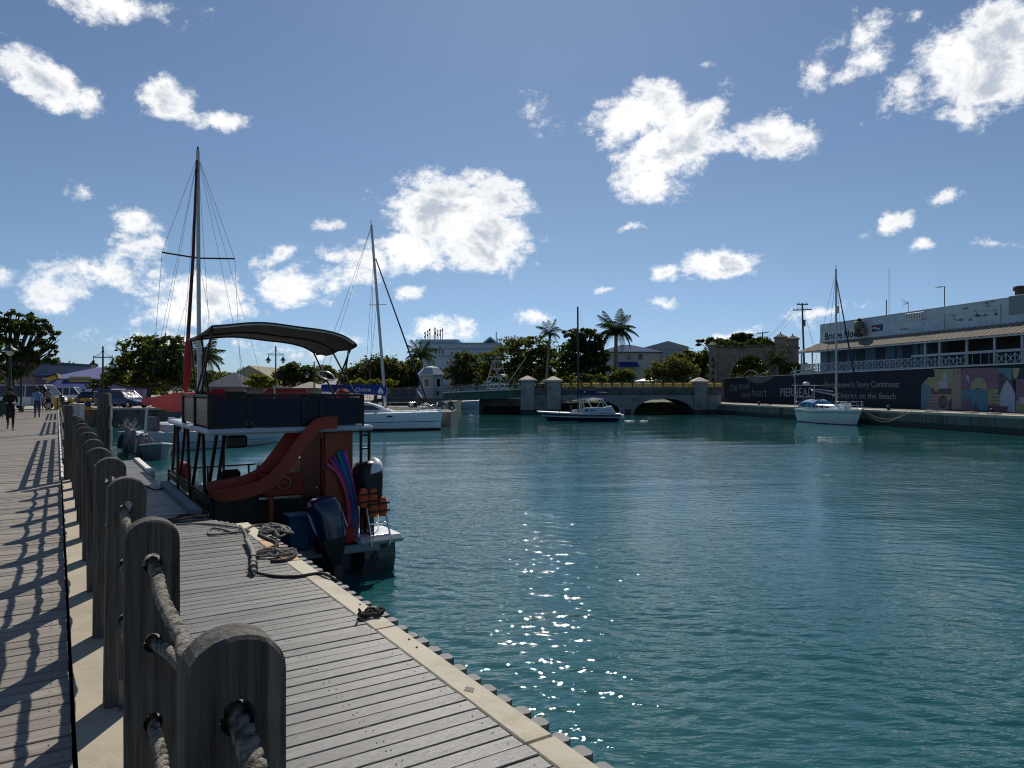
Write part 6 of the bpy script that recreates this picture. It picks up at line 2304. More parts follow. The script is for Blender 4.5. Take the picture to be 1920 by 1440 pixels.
t, x, z1 = utility_pole('tall dark timber utility pole leaning beside the quayside building', 1504, 568, 700, 97, ((3, .75, 0), (13, 1.25, .05)), .45)
fx, fz = frontal(97.0)
MB().tube([(x + .22, 96.8, fz(612)), (x + .24, 96.8, fz(600))], .16, 8).build('transformer', [M_wire], t)
for k, (ex, ey, ez) in enumerate(((1428, 640, 125), (1436, 636, 125), (1444, 640, 125), (1496, 690, 120), (1540, 700, 110), (1530, 660, 110))):
    q = P(ex, ey, ez)
    p = Vector((x + (-1.1 + .4 * k if k < 3 else .2), 97, z1 - .75))
    MB().tube([p.lerp(q, f) - Vector((0, 0, .8 * 4 * f * (1 - f) * .4)) for f in np.linspace(0, 1, 8)], .016, 4).build('wire', [M_wire], t)
utility_pole('shorter utility pole with bent crossarm rising behind the memorial arch', 1430, 622, 680, 128, ((2.5, 1.0, .1), (10, .8, .0)))
utility_pole('plain thin pole standing right of the memorial arch', 1480, 665, 700, 118, ((7, .3, 0),))


# ================================================================== VEGETATION
def leaf_mat(name, col, trans=.48, var=.35):
    m = bpy.data.materials.new(name)
    m.use_nodes = True
    t_ = m.node_tree
    t_.nodes.clear()
    out = N(t_, 'ShaderNodeOutputMaterial')
    p_ = N(t_, 'ShaderNodeBsdfPrincipled')
    p_.inputs['Roughness'].default_value = .8
    p_.inputs['Specular IOR Level'].default_value = .08
    tr = N(t_, 'ShaderNodeBsdfTranslucent')
    mx = N(t_, 'ShaderNodeMixShader')
    mx.inputs[0].default_value = trans
    geo = N(t_, 'ShaderNodeNewGeometry')
    k = RANGE(t_, geo.outputs['Random Per Island'], 0, 1, 1 - var, 1 + var, smooth=False)
    rgb = N(t_, 'ShaderNodeRGB')
    rgb.outputs[0].default_value = (*col, 1)
    c = VMATH(t_, 'SCALE', rgb.outputs[0], scale=k)
    L(t_, c, p_.inputs['Base Color'])
    c2 = VMATH(t_, 'MULTIPLY', c, (1.5, 1.35, .5))
    L(t_, c2, tr.inputs['Color'])
    L(t_, p_.outputs[0], mx.inputs[1])
    L(t_, tr.outputs[0], mx.inputs[2])
    L(t_, mx.outputs[0], out.inputs['Surface'])
    return m


LEAF = dict(dark=leaf_mat('dark leaf', (.036, .056, .018)), mid=leaf_mat('mid leaf', (.062, .092, .024)), light=leaf_mat('light leaf', (.11, .135, .034)), olive=leaf_mat('olive leaf', (.10, .105, .042)), yellow=leaf_mat('yellow green leaf', (.17, .175, .035)), grey=leaf_mat('grey green leaf', (.085, .095, .06)), palm=leaf_mat('palm leaf', (.032, .058, .020), .25))
M_bark = mat('tree bark', (.085, .07, .055), .95, var=.4, scale=6, bump=.02, bscale=20)
M_palmtrunk = mat('palm trunk', (.17, .155, .13), .9, var=.3, scale=3, stretch=(1, 1, 6), bump=.02, bscale=8)


def leaf_mesh(name, centers, normals, size, mats, rng, aspect=.55):
    n = len(centers)
    nn = normals / np.linalg.norm(normals, axis=1, keepdims=True)
    r = rng.normal(size=(n, 3))
    a = np.cross(nn, r)
    a /= np.linalg.norm(a, axis=1, keepdims=True)
    b = np.cross(nn, a)
    s = (size * rng.uniform(.6, 1.4, n))[:, None]
    fold = nn * s * .12
    v = np.stack([centers - a * s, centers + b * s * aspect + fold, centers + a * s, centers - b * s * aspect + fold], 1).reshape(-1, 3)
    f = np.arange(4 * n).reshape(n, 4)
    me = bpy.data.meshes.new(name)
    me.vertices.add(4 * n)
    me.vertices.foreach_set('co', v.ravel())
    me.loops.add(4 * n)
    me.loops.foreach_set('vertex_index', f.ravel())
    me.polygons.add(n)
    me.polygons.foreach_set('loop_start', np.arange(0, 4 * n, 4))
    for m_ in mats:
        me.materials.append(m_)
    me.polygons.foreach_set('material_index', rng.integers(0, len(mats), n))
    me.update(calc_edges=True)
    return me


def tree(name, label, d, blobs, ground, n, leaf, kinds, seed, cat='tree', group=None, trunk=True, flatz=1.0, clump=.22, trunk_px=None, depth_k=.9):
    """blobs: (px, py, half width px, half height px) of the crown's lumps at distance d"""
    rng = np.random.default_rng(seed)
    n, leaf = int(n * 1.45), leaf * 1.15
    k = d / F
    c0 = P(sum(b[0] for b in blobs) / len(blobs), 0, d)
    gx = P(trunk_px, 0, d).x if trunk_px else c0.x
    t_ = thing(name, label, cat, (gx, d, ground), 0, group)
    cs, ns = [], []
    area = sum(b[2] * b[3] for b in blobs)
    cents = []
    for bi, (px, py, rx, ry) in enumerate(blobs):
        c = np.array(P(px, py, d + (rng.uniform(-.5, .5) * rx * k)))
        R = np.array([rx * k, rx * k * depth_k, ry * k])
        cents.append((c, R))
        nb = int(n * rx * ry / area)
        ncl = max(6, int(nb / 42))
        dirs = rng.normal(size=(ncl, 3))
        dirs /= np.linalg.norm(dirs, axis=1, keepdims=True)
        rad = rng.uniform(.35, 1.0, ncl) ** .55
        cl = c + dirs * R * rad[:, None]
        which = rng.integers(0, ncl, nb)
        cr = clump * min(R[0], R[2] * 1.6)
        off = rng.normal(size=(nb, 3)) * cr * np.array([1, 1, .55 * flatz])
        pts = cl[which] + off
        cs.append(pts)
        nrm = dirs[which] * .6 + rng.normal(size=(nb, 3)) * .8 + np.array([0, 0, .7])
        ns.append(nrm)
    cs, ns = np.concatenate(cs), np.concatenate(ns)
    ok = cs[:, 2] > ground + .1
    cs, ns = cs[ok], ns[ok]
    base = np.array([gx, d, ground])
    me = leaf_mesh('crown', cs - base, ns, leaf, [LEAF[q] for q in kinds], rng)
    o = bpy.data.objects.new('crown', me)
    COL.objects.link(o)
    o.parent = t_
    if trunk:
        m_ = MB()
        top = sum((c for c, _ in cents), np.zeros(3)) / len(cents)
        hh = top[2] - ground
        r0 = max(.12, .035 * hh + .1)
        fork = Vector((gx + (top[0] - gx) * .3, d, ground + hh * .42))
        m_.tube([Vector((gx, d, ground - .2)), Vector((gx, d, ground)).lerp(fork, .5) + Vector((.1, 0, 0)), fork], [r0 * 1.3, r0, r0 * .85], 8)
        for c, R in cents:
            e = Vector(c)
            mid = fork.lerp(e, .55) + Vector((0, 0, -.06 * hh))
            m_.tube([fork, mid, e + Vector((0, 0, R[2] * .3))], [r0 * .6, r0 * .4, r0 * .1], 6)
            for _ in range(2):
                q = e + Vector(rng.normal(size=3) * R * .6)
                m_.tube([mid, mid.lerp(q, .6), q], [r0 * .3, r0 * .2, r0 * .05], 5)
        m_.build('trunk', [M_bark], t_)
    return t_


tree('almond_tree', 'broad dark tree with rounded leaf clumps beside the boardwalk lamps', 52, [(10, 640, 52, 52), (58, 640, 42, 40), (76, 668, 32, 30), (30, 604, 30, 20), (70, 612, 26, 18), (36, 588, 9, 7), (92, 640, 16, 22), (40, 690, 46, 28), (-40, 650, 50, 60), (8, 592, 14, 9), (56, 594, 9, 8), (104, 628, 8, 8), (98, 660, 10, 9), (84, 606, 9, 8), (20, 585, 9, 6)], 0, 3300, .17, ('dark', 'dark', 'mid'), 1, trunk_px=8, clump=.115)
tree('shade_tree', 'large rounded two toned tree behind the parked blue cars', 80, [(262, 668, 42, 38), (300, 660, 44, 34), (330, 680, 40, 40), (240, 700, 34, 30), (285, 645, 30, 20), (316, 640, 26, 14), (350, 700, 30, 26), (215, 708, 28, 22), (192, 716, 22, 18), (300, 710, 50, 24), (378, 712, 24, 20)], 0, 5200, .24, ('dark', 'mid', 'light', 'dark'), 2, trunk_px=275, clump=.15)
tree('garden_bush', 'yellow green rounded bush before the beige warehouse', 88, [(480, 716, 20, 11), (500, 718, 16, 9), (490, 710, 14, 7)], .2, 1100, .2, ('light', 'yellow'), 3, 'bush', trunk=False)
tree('dark_tree', 'dark spreading tree right of the double lantern with a lobed top', 118, [(548, 690, 20, 10), (562, 696, 22, 14), (540, 704, 22, 16), (575, 704, 16, 14), (530, 712, 14, 10)], 0, 2400, .3, ('dark', 'dark', 'mid'), 4)
tree('feathery_tree', 'thin feathery olive tree seen through the canopy legs', 122, [(608, 700, 18, 13), (628, 706, 18, 12), (618, 692, 12, 8), (640, 712, 14, 9)], 0, 1500, .22, ('olive', 'grey'), 5)
tree('round_tree', 'wide dark olive tree behind the leaning mast', 108, [(690, 700, 34, 18), (722, 690, 30, 20), (745, 700, 26, 18), (668, 708, 24, 14), (706, 684, 20, 10), (735, 681, 14, 7), (660, 716, 22, 12)], 0, 4200, .28, ('dark', 'olive', 'dark'), 6)
tree('yellow_bush', 'bright yellow green hedge bush below the wide olive tree', 100, [(685, 716, 20, 7), (704, 718, 14, 6), (730, 720, 16, 6), (664, 719, 12, 5)], .4, 1300, .2, ('yellow', 'light'), 7, 'bush', trunk=False)
tree('bank_tree', 'dark tree low behind the swing bridge rail left of the hut', 112, [(770, 712, 26, 16), (795, 716, 22, 16), (755, 722, 24, 14), (815, 704, 18, 14), (780, 690, 22, 14)], 0, 2400, .28, ('dark', 'mid'), 8)
tree('willow_tree', 'grey green drooping tree in front of the pale blue office', 142, [(862, 690, 22, 26), (850, 704, 16, 20), (872, 672, 16, 14), (868, 712, 22, 14)], 0, 2300, .26, ('grey', 'grey', 'dark'), 9)
tree('green_tree', 'mid green bushy tree right beside the drooping grey green tree', 146, [(888, 684, 20, 22), (900, 700, 16, 18), (880, 668, 14, 10), (905, 690, 12, 16)], 0, 1700, .28, ('mid', 'dark', 'light'), 10)
tree('rain_tree', 'wide flat topped spreading tree with layered olive foliage behind the bridge pillars', 138, [(950, 672, 50, 26), (985, 660, 56, 30), (1020, 680, 40, 26), (992, 655, 44, 16), (1000, 640, 30, 11), (968, 646, 24, 12), (930, 685, 34, 18), (1020, 668, 36, 16), (985, 688, 54, 16), (1035, 690, 28, 16), (915, 702, 24, 14), (960, 704, 50, 14), (1020, 706, 34, 13)], 0, 7600, .26, ('dark', 'olive', 'mid', 'olive'), 11, trunk_px=1000, flatz=.5, clump=.17)
tree('tall_dark_tree', 'tall very dark tree behind the navy sloop mast', 119, [(1080, 640, 26, 20), (1105, 640, 30, 22), (1092, 662, 46, 24), (1120, 664, 26, 22), (1075, 680, 30, 22), (1110, 690, 36, 20), (1070, 622, 14, 7), (1100, 620, 16, 6), (1060, 700, 20, 14)], 0, 5400, .28, ('dark', 'dark', 'dark', 'mid'), 12, trunk_px=1092, clump=.15)
tree('palm_side_bush', 'leafy green bush at the foot of the tall palm above gold railing', 103, [(1168, 706, 18, 13), (1155, 712, 14, 8), (1180, 710, 12, 10)], 1.2, 1300, .22, ('mid', 'light'), 13, 'bush', trunk=False)
tree('flower_bush', 'low dark bush with pinkish tips behind gold railing below the dark tree', 104, [(1080, 712, 24, 8), (1110, 712, 26, 9), (1140, 712, 16, 9), (1062, 714, 10, 6)], 1.4, 1500, .22, ('dark', 'olive', 'dark'), 14, 'bush', trunk=False)
tree('casuarina_bush', 'pale olive feathery bush behind the right part of gold railing', 106, [(1252, 694, 24, 20), (1272, 690, 24, 20), (1240, 708, 20, 12), (1290, 702, 20, 18), (1262, 680, 20, 12), (1230, 690, 16, 10), (1215, 700, 14, 8), (1258, 712, 40, 10)], 1.0, 4200, .17, ('olive', 'light', 'grey'), 15, 'bush', trunk=False, clump=.26)
tree('broadleaf_tree', 'dark broadleaf tree between the olive bush and the memorial arch', 124, [(1300, 680, 22, 16), (1318, 668, 18, 14), (1288, 668, 20, 12), (1310, 696, 22, 16), (1330, 684, 14, 16)], 0, 2200, .3, ('dark', 'mid', 'light'), 16)
tree('sparse_tree', 'sparse wide tree with flat sprays of leaves above the memorial arch', 132, [(1390, 632, 20, 9), (1405, 642, 30, 9), (1370, 644, 26, 7), (1340, 640, 24, 6), (1318, 642, 18, 5), (1425, 648, 24, 8), (1450, 650, 20, 7), (1472, 646, 12, 5), (1395, 660, 40, 12)], 0, 4400, .32, ('dark', 'mid', 'dark'), 17, trunk_px=1398, clump=.2, flatz=.6)
tree('arch_garden_bush', 'pale green garden bushes seen through the memorial arch opening', 127, [(1382, 690, 18, 14), (1405, 684, 20, 16), (1425, 690, 16, 14), (1370, 700, 12, 10), (1400, 672, 24, 10)], 0, 2200, .26, ('yellow', 'light', 'mid'), 18, 'bush', trunk=False)
tree('corner_bush', 'bushy greenery between the arch and the quayside building', 108, [(1486, 690, 14, 9), (1498, 694, 10, 7), (1472, 692, 14, 10)], 0, 1000, .22, ('mid', 'light', 'yellow'), 19, 'bush', trunk=False)


def palm(label, px, ybase, ytop, d, ground, nf, fl, seed, droop=1.0, up=.5, lean=0.0, trunk_r=.22):
    rng = random.Random(seed)
    x = P(px, 0, d).x
    zt = H - (ytop - 730) / F * d
    t_ = thing('palm_tree', label, 'palm tree', (x, d, ground), 0, 'palm trees')
    hh = zt - ground
    m_ = MB()
    n = 12
    m_.tube([(lean * (k / n - 1) * hh * .12, 0, hh * k / n) for k in range(n + 1)], [trunk_r * (1.15 - .35 * k / n + .04 * (k % 2)) for k in range(n + 1)], 9)
    m_.build('trunk', [M_palmtrunk], t_, local=True)
    MB().tube([(0, 0, hh - .6), (0, 0, hh), (0, 0, hh + .6)], [trunk_r * .9, trunk_r * 1.0, trunk_r * .4], 8).build('crown_shaft', [LEAF['mid']], t_, local=True)

    def frond_mesh(dr):
        m2 = MB()
        pts, N_ = [], 13
        for k in range(N_ + 1):
            s = k / N_
            pts.append(Vector((fl * (s - .12 * s * s * dr), 0, fl * (up * s - dr * (.25 + .75 * up) * 1.05 * s * s))))
        m2.tube(pts, [.05 * (1 - .85 * k / N_) for k in range(N_ + 1)], 5)
        for k in range(1, N_ * 2):
            s = k / (N_ * 2)
            i = min(N_ - 1, int(s * N_))
            p_ = pts[i].lerp(pts[i + 1], s * N_ - i)
            ll = fl * .30 * math.sin(PI * min(1, .12 + s * .9)) ** .7 + .1
            for sd in (-1, 1):
                dv = Vector((.55, sd * .85, -.45 * dr - .25 + rng.uniform(-.15, .1))).normalized() * ll
                wv = Vector((.06 * fl / 3, 0, .01))
                mid = p_ + dv * .5 + Vector((0, 0, .05 * ll))
                m2.add([p_ - wv * .5, p_ + wv * .5, mid + wv * .7, p_ + dv + Vector((0, 0, -.12 * ll)), mid - wv * .7], [(0, 1, 2, 4), (4, 2, 3)])
        return m2.mesh('frond', [LEAF['palm']])
    ms_ = [frond_mesh(droop * q) for q in (.35, .7, 1.0, 1.35)]
    for k in range(nf):
        q = k / nf
        o = bpy.data.objects.new('frond', ms_[min(3, int(q * 4))])
        COL.objects.link(o)
        o.parent = t_
        o.location = (0, 0, hh + .35 - .25 * q)
        o.rotation_euler = (rng.uniform(-.2, .2), -.75 * (1 - q) ** 1.5 + .25 * q + rng.uniform(-.1, .1), 2 * PI * (k * .381966) + rng.uniform(-.2, .2))
        s = rng.uniform(.85, 1.1)
        o.scale = (s, s, s)
    return t_


palm('tall royal palm with full drooping head in front of the blue roofed house', 1155, 705, 624, 118, -.2, 26, 4.1, 1, 1.35, .6, trunk_r=.34)
palm('slim palm with few ragged fronds rising between two big trees', 1031, 690, 628, 126, -.2, 11, 2.9, 2, 1.1, .7, lean=.6, trunk_r=.26)
palm('palm with drooping crown in front of the pale blue office', 789, 735, 668, 118, 0, 20, 3.2, 3, 1.1, .45, trunk_r=.26)
palm('leafy palm partly hidden by the tall mast with fronds showing on the right', 378, 735, 674, 62, 0, 20, 2.4, 4, 1.1, .45, trunk_r=.2)
palm('short bushy palm in front of the right pier of the memorial arch', 1457, 715, 678, 106, -.2, 18, 2.2, 5, 1.25, .4, trunk_r=.18)
palm('tiny palm on the far roofline behind the violet market', 121, 712, 697, 150, 0, 14, 2.6, 6, 1.0, .5, trunk_r=.2)

# creeper straggling along the top of the memorial arch
ao = bpy.data.objects['memorial_arch']
rng = np.random.default_rng(41)
nl = 1500
xx = rng.uniform(.6, 9.8, nl)
cs = np.stack([xx, rng.uniform(-.3, .9, nl), 8.45 + (.35 + .55 * np.abs(np.sin(xx * 1.3)) * np.abs(np.sin(xx * .47 + 1))) * rng.random(nl) ** .8 * 1.6 - .35 * rng.random(nl)], -1)
o = bpy.data.objects.new('creeper', leaf_mesh('creeper', cs, rng.normal(size=(nl, 3)) + np.array([0, -.4, .5]), .2, [LEAF['dark'], LEAF['mid']], rng))
COL.objects.link(o)
o.parent = ao
o['kind'] = 'stuff'

# the far edge of the town: woods that read as one mass
rng = np.random.default_rng(77)
nl = 40000
xx = rng.uniform(-190, 115, nl)
top = 6.6 + 2.2 * np.sin(xx * .11) + 1.6 * np.sin(xx * .31 + 1) + 1.1 * np.sin(xx * .83)
zz = -.2 + (top + .4) * rng.random(nl) ** .7
cs = np.stack([xx, 215 + rng.uniform(-6, 6, nl) + 6 * np.sin(xx * .2), zz], -1)
me = leaf_mesh('far_trees', cs, rng.normal(size=(nl, 3)) + np.array([0, -.3, .6]), .55, [LEAF['dark'], LEAF['mid'], LEAF['olive']], rng)
o = bpy.data.objects.new('far_trees', me)
COL.objects.link(o)
tag(o, kind='stuff')


# ================================================================== LAMPS
M_lampglass = mat('frosted lamp glass', (.50, .50, .46), .3, var=.05)


def double_lantern(label, px, ytop, d, s=1.0):
    fx, fz = frontal(d)
    x, zt = fx(px), fz(ytop)
    t_ = thing('street_lamp', label, 'street lamp', (x, d, 0), 0, 'double lantern street lamps')
    m_ = MB().tube([(0, 0, 0), (0, 0, .5), (0, 0, .55), (0, 0, zt)], [.14 * s, .13 * s, .085 * s, .065 * s], 10)
    m_.build('pole', [M_green], t_, local=True)
    w_ = .80 * s
    za = zt - .78 * s
    m_ = MB()
    m_.beam((-w_, 0, za), (w_, 0, za), .05 * s, .07 * s)
    m_.beam((-w_, 0, za + .12 * s), (w_, 0, za + .12 * s), .03 * s, .03 * s)
    for sg in (-1, 1):
        m_.tube([(sg * (.03 + (w_ - .03) * f), 0, zt - .12 * s - .62 * s * f ** .45) for f in np.linspace(0, 1, 9)], .02 * s, 5)
        m_.tube([(sg * w_, 0, za + .2 * s), (sg * w_, 0, za - .22 * s)], .025 * s, 5)
    m_.build('arm', [M_green], t_, local=True)
    MB().lathe([(.05 * s, 0), (.11 * s, .05), (.03 * s, .14), (.05 * s, .18), (.0, .26)], (0, 0, zt - .02), 8).build('finial', [M_green], t_, local=True)
    for sg in (-1, 1):
        h_ = MB().lathe([(.03 * s, -.18 * s), (.10 * s, -.30 * s), (.16 * s, -.42 * s), (.33 * s, -.56 * s), (.34 * s, -.60 * s), (.12 * s, -.58 * s)], (sg * w_, 0, za), 12).build('lantern_hood', [M_green], t_, local=True)
        MB().lathe([(.14 * s, -.60 * s), (.17 * s, -.72 * s), (.13 * s, -.86 * s), (.02 * s, -.92 * s)], (sg * w_, 0, za), 12).build('lantern_glass', [M_lampglass], h_, local=True)
    return t_


double_lantern('green double lantern street lamp standing clear against the sky before the big tree', 193, 653, 60)
double_lantern('green double lantern street lamp framed between the canopy legs of the party boat', 517, 652, 63, .82)
double_lantern('lower green double lantern lamp in front of the feathery tree', 589, 680, 92, 1.15)


def single_lamp(label, px, yhead, ybase, d):
    fx, fz = frontal(d)
    x, zt = fx(px), fz(yhead)
    t_ = thing('street_lamp', label, 'street lamp', (x, d, 0), 0, 'single lantern lamps along the boardwalk')
    MB().tube([(0, 0, 0), (0, 0, .35), (0, 0, .4), (0, 0, zt - .1)], [.17, .16, .075, .055], 10).build('pole', [M_green], t_, local=True)
    MB().lathe([(.02, .42), (.06, .36), (.12, .22), (.40, .05), (.42, .0), (.1, .02)], (0, 0, zt), 14).build('lamp_hood', [M_green], t_, local=True)
    MB().lathe([(.20, .0), (.19, -.12), (.12, -.24), (.07, -.28)], (0, 0, zt), 12).build('lamp_glass', [M_lampglass], t_, local=True)
    return t_


single_lamp('green single hooded lamp nearest along the left side of the boardwalk', 19, 658, 790, 41)
single_lamp('green single hooded lamp farther along, by the white van', 40, 680, 772, 52)

# ================================================================== VEHICLES
M_tyre = mat('tyre rubber', (.014, .014, .015), .9)
M_rim = mat('alloy rim', (.40, .41, .42), .35, .8)
M_head = mat('headlamp glass', (.62, .64, .66), .1, var=.03)
M_tail = mat('tail lamp', (.40, .02, .02), .2)


def car(name, label, loc, rz, L_, W_, H_, paint, kind='suv', group=None, cat='car'):
    t_ = thing(name, label, cat, loc, rz, group)
    hw = W_ / 2
    belt = H_ * (.58 if kind != 'van' else .52)
    if kind == 'van':
        st = [(-L_ / 2, .45, belt), (-L_ / 2 + .08, .30, belt), (L_ / 2 - .7, .28, belt), (L_ / 2 - .25, .28, belt * .92), (L_ / 2, .36, belt * .72)]
        top = [(-L_ / 2 + .03, belt), (-L_ / 2 + .18, H_), (L_ / 2 - 1.35, H_), (L_ / 2 - .62, belt)]
    else:
        st = [(-L_ / 2, .42, belt * .92), (-L_ / 2 + .12, .26, belt), (-L_ / 4, .24, belt * 1.02), (L_ / 5, .24, belt), (L_ / 2 - .35, .24, belt * .84), (L_ / 2, .36, belt * .66)]
        top = [(-L_ / 2 + .10, belt), (-L_ / 2 + .55, H_ * .97), (L_ * .04, H_), (L_ * .235, belt)]
    rings = []
    for x, z0, z1 in st:
        e = .10 if abs(x) < L_ / 2 - .02 else .22
        rings.append([(x, -hw + e, z0), (x, -hw + .02 + e * .3, z0 + .12), (x, -hw + e * .2, (z0 + z1) / 2), (x, -hw + .06 + e * .4, z1), (x, hw - .06 - e * .4, z1), (x, hw - e * .2, (z0 + z1) / 2), (x, hw - .02 - e * .3, z0 + .12), (x, hw - e, z0)])
    MB().loft(rings, True, True, smooth=False).build('body', [paint], t_, local=True)
    m_ = MB()
    rings = []
    n2 = 6
    for (x, z), ins in zip(top, (.08, .22, .22, .08)):
        rings.append([(x, -hw + ins, z), (x, hw - ins, z)])
    a = [r[0] for r in rings]
    b = [r[1] for r in rings]
    bz = [(p[0], p[1], belt - .03) for p in (a[0], a[-1])]
    m_.add(a + b, [(0, 1, 2, 3), (7, 6, 5, 4), (0, 4, 5, 1), (2, 6, 7, 3)])
    m_.build('windows', [M_glass], t_, local=True)
    m_ = MB()
    x0, x1 = top[1][0], top[2][0]
    m_.bbox(x0 - .05, -hw + .20, H_ - .05, x1 + .06, hw - .20, H_ + .03, .03)
    for s in (-1, 1):
        for (p0, p1) in ((top[0], top[1]), (top[2], top[3])):
            m_.beam((p0[0], s * (hw - (.08 if p0 in (top[0], top[3]) else .22)), p0[1]), (p1[0], s * (hw - (.08 if p1 in (top[0], top[3]) else .22)), p1[1]), .08, .07)
        for f in ((.42, .72) if kind != 'van' else (.3, .6, .85)):
            xm = top[1][0] + (top[2][0] - top[1][0]) * f
            m_.beam((xm, s * (hw - .075), belt), (xm, s * (hw - .215), H_ - .02), .07, .05)
    m_.build('roof', [paint], t_, local=True)
    r_ = H_ * .215 if kind != 'van' else .34
    for x in (-L_ * .30, L_ * .31):
        for s in (-1, 1):
            y0, y1 = s * (hw - .20), s * (hw + .015)
            w_ = MB().tube([(x, y0, r_), (x, y0 + (y1 - y0) * .1, r_), (x, y1 - (y1 - y0) * .1, r_), (x, y1, r_)], [r_ * .9, r_, r_, r_ * .9], 18).build('tyre', [M_tyre], t_, local=True)
            MB().tube([(x, y1 - s * .01, r_), (x, y1 + s * .012, r_)], r_ * .62, 12, smooth=False).build('rim', [M_rim], w_, local=True)
    for s in (-1, 1):
        MB().bbox(L_ / 2 - .28, s * (hw - .36) - .15, belt * .62, L_ / 2 - .0, s * (hw - .36) + .15, belt * .80, .03).build('headlight', [M_head], t_, local=True)
        MB().bbox(-L_ / 2 - .01, s * (hw - .26) - .10, belt * .62, -L_ / 2 + .10, s * (hw - .26) + .10, belt * .95, .03).build('taillight', [M_tail], t_, local=True)
        MB().bbox(L_ * .20, s * (hw + .05) - .07, belt - .02, L_ * .20 + .12, s * (hw + .05) + .07, belt + .12, .03).build('mirror', [paint], t_, local=True)
    MB().bbox(L_ / 2 - .06, -.45, .36, L_ / 2 + .02, .45, belt * .62, .03).build('grille', [M_black], t_, local=True)
    return t_


M_carblue = mat('deep blue car paint', (.012, .045, .19), .25, var=.04, coat=.6)
M_carblue2 = mat('slate blue car paint', (.04, .07, .13), .3, var=.04, coat=.5)
M_carwhite = mat('white car paint', (.70, .71, .72), .3, var=.03, coat=.4)
M_carblack = mat('black car paint', (.008, .008, .009), .22, var=.04, coat=.6)
def gx(px, d):
    return (px - 960) / F * d


car('parked_car', 'deep blue car parked on the basin edge beside the red sail cover', (gx(237, 63.2), 63.2, 0), math.radians(-22), 4.0, 1.75, 1.50, M_carblue, group='cars parked on the far bank')
car('parked_car', 'slate blue car with light rear window parked behind the deep blue car', (gx(222, 69), 69, 0), math.radians(75), 4.2, 1.8, 1.65, M_carblue2, group='cars parked on the far bank')
car('parked_car', 'shiny black car parked behind the white catamaran bow rails', (gx(747, 64.5), 64.5, -.02), math.radians(176), 4.6, 1.85, 1.62, M_carblack, group='cars parked on the far bank')
car('parked_van', 'white passenger van parked under the dark tree by the boardwalk', (gx(32, 57), 59, 0), math.radians(8), 4.9, 1.9, 2.0, M_carwhite, 'van', None, 'van')
car('minibus', 'white minibus standing before the violet market building', (gx(128, 86), 86, 0), math.radians(12), 4.4, 1.9, 1.9, M_carwhite, 'van', None, 'minibus')
car('parked_car', 'dark car seen small beyond the yellow barriers', (gx(184, 72), 72, 0), math.radians(85), 4.2, 1.75, 1.4, M_carblack, group='cars parked on the far bank')

# yellow bins and barriers, cabinet
M_yplast = mat('yellow barrier plastic', (.60, .34, .02), .5, var=.12)
def prop(name, label, cat, px, d, group=None):
    return thing(name, label, cat, (gx(px, d), d, 0), 0, group)


t = prop('yellow_bin', 'yellow striped bin with wide white lid at the end of the boardwalk', 'bin', 111, 58)
for k in range(7):
    a = k * 2 * PI / 7
    MB().beam((.31 * math.cos(a), .31 * math.sin(a), .02), (.31 * math.cos(a), .31 * math.sin(a), .98), .20, .05, (math.cos(a), math.sin(a), 0)).build('slat', [M_yplast], t, local=True)
MB().lathe([(.27, .02), (.27, .97)], n=12).build('liner', [mat('brown bin liner', (.18, .09, .02), .8)], t, local=True)
MB().lathe([(.2, .99), (.46, 1.0), (.46, 1.07), (.1, 1.12)], n=16).build('lid', [M_white], t, local=True)
t = prop('yellow_barrier', 'small yellow slotted barrier left of the grey cabinet', 'barrier', 129, 60, 'yellow plastic barriers')
MB().bbox(-.35, -.12, .0, .35, .12, .92, .05).build('body', [M_yplast], t, local=True)
MB().bbox(-.24, -.14, .35, .24, -.122, .6, .02).build('slot', [M_black], t, local=True)
t = prop('yellow_barrier', 'yellow barrier with round blue disc right of the grey cabinet', 'barrier', 161, 60, 'yellow plastic barriers')
for k, (x0, z0, x1, z1) in enumerate(((-.5, .0, .5, .22), (-.45, .66, .45, .9), (-.1, .22, .15, .66))):
    MB().bbox(x0, -.12, z0 + .002, x1, .12, z1, .04).build('rail', [M_yplast], t, local=True)
m = MB().lathe([(.0, -.04), (.26, -.035), (.26, .0), (.0, .005)], n=16)
m.v = [(x + .28, -.16 - z, y + .42) for x, y, z in m.v]
m.build('disc', [mat('blue disc', (.02, .05, .17), .5)], t, local=True)
d = 33.5
t = thing('power_cabinet', 'pale grey power cabinet standing on the quay strip by the timber fence', 'cabinet', (gx(143, d), d, 0))
m = MB().bbox(-.27, -.2, -.02, .27, .2, .98, .015)
m.build('cabinet_body', [mat('pale grey cabinet', (.42, .44, .47), .6)], t, local=True)
MB().bbox(-.22, -.212, .08, .22, -.202, .92, .004).build('door', [MATS['pale grey cabinet']], t, local=True)
MB().bbox(-.02, -.22, .62, .02, -.213, .72, .004).build('handle', [M_black], t, local=True)
m = MB()
for k in range(26):
    x = -36 + k * 1.14
    m.tube([(x, 61.2, 0), (x, 61.2, .95)], .022, 5)
t = thing('basin_railing', 'thin dark railing along the kerb of the far basin wall', 'railing', (-22, 61.4, 0))
p0 = None
for k in range(26):
    q = MB().tube([(-14.2 + k * 1.14, 0, 0), (-14.2 + k * 1.14, 0, .95)], .022, 5)
    q.build('post', [M_green], t, local=True)
for z in (.5, .95):
    MB().beam((-14.2, 0, z), (14.3, 0, z), .03, .03).build('rail', [M_green], t, local=True)
t = thing('iron_railing', 'dark iron railing with pale kerb on the bank left of the bridge hut', 'railing', (gx(752, 70), 70, .55))
for k in range(9):
    MB().beam((-1.9 + k * .46, 0, 0), (-1.9 + k * .46, 0, 1.1), .05, .05, (0, 1, 0)).build('post', [M_green], t, local=True)
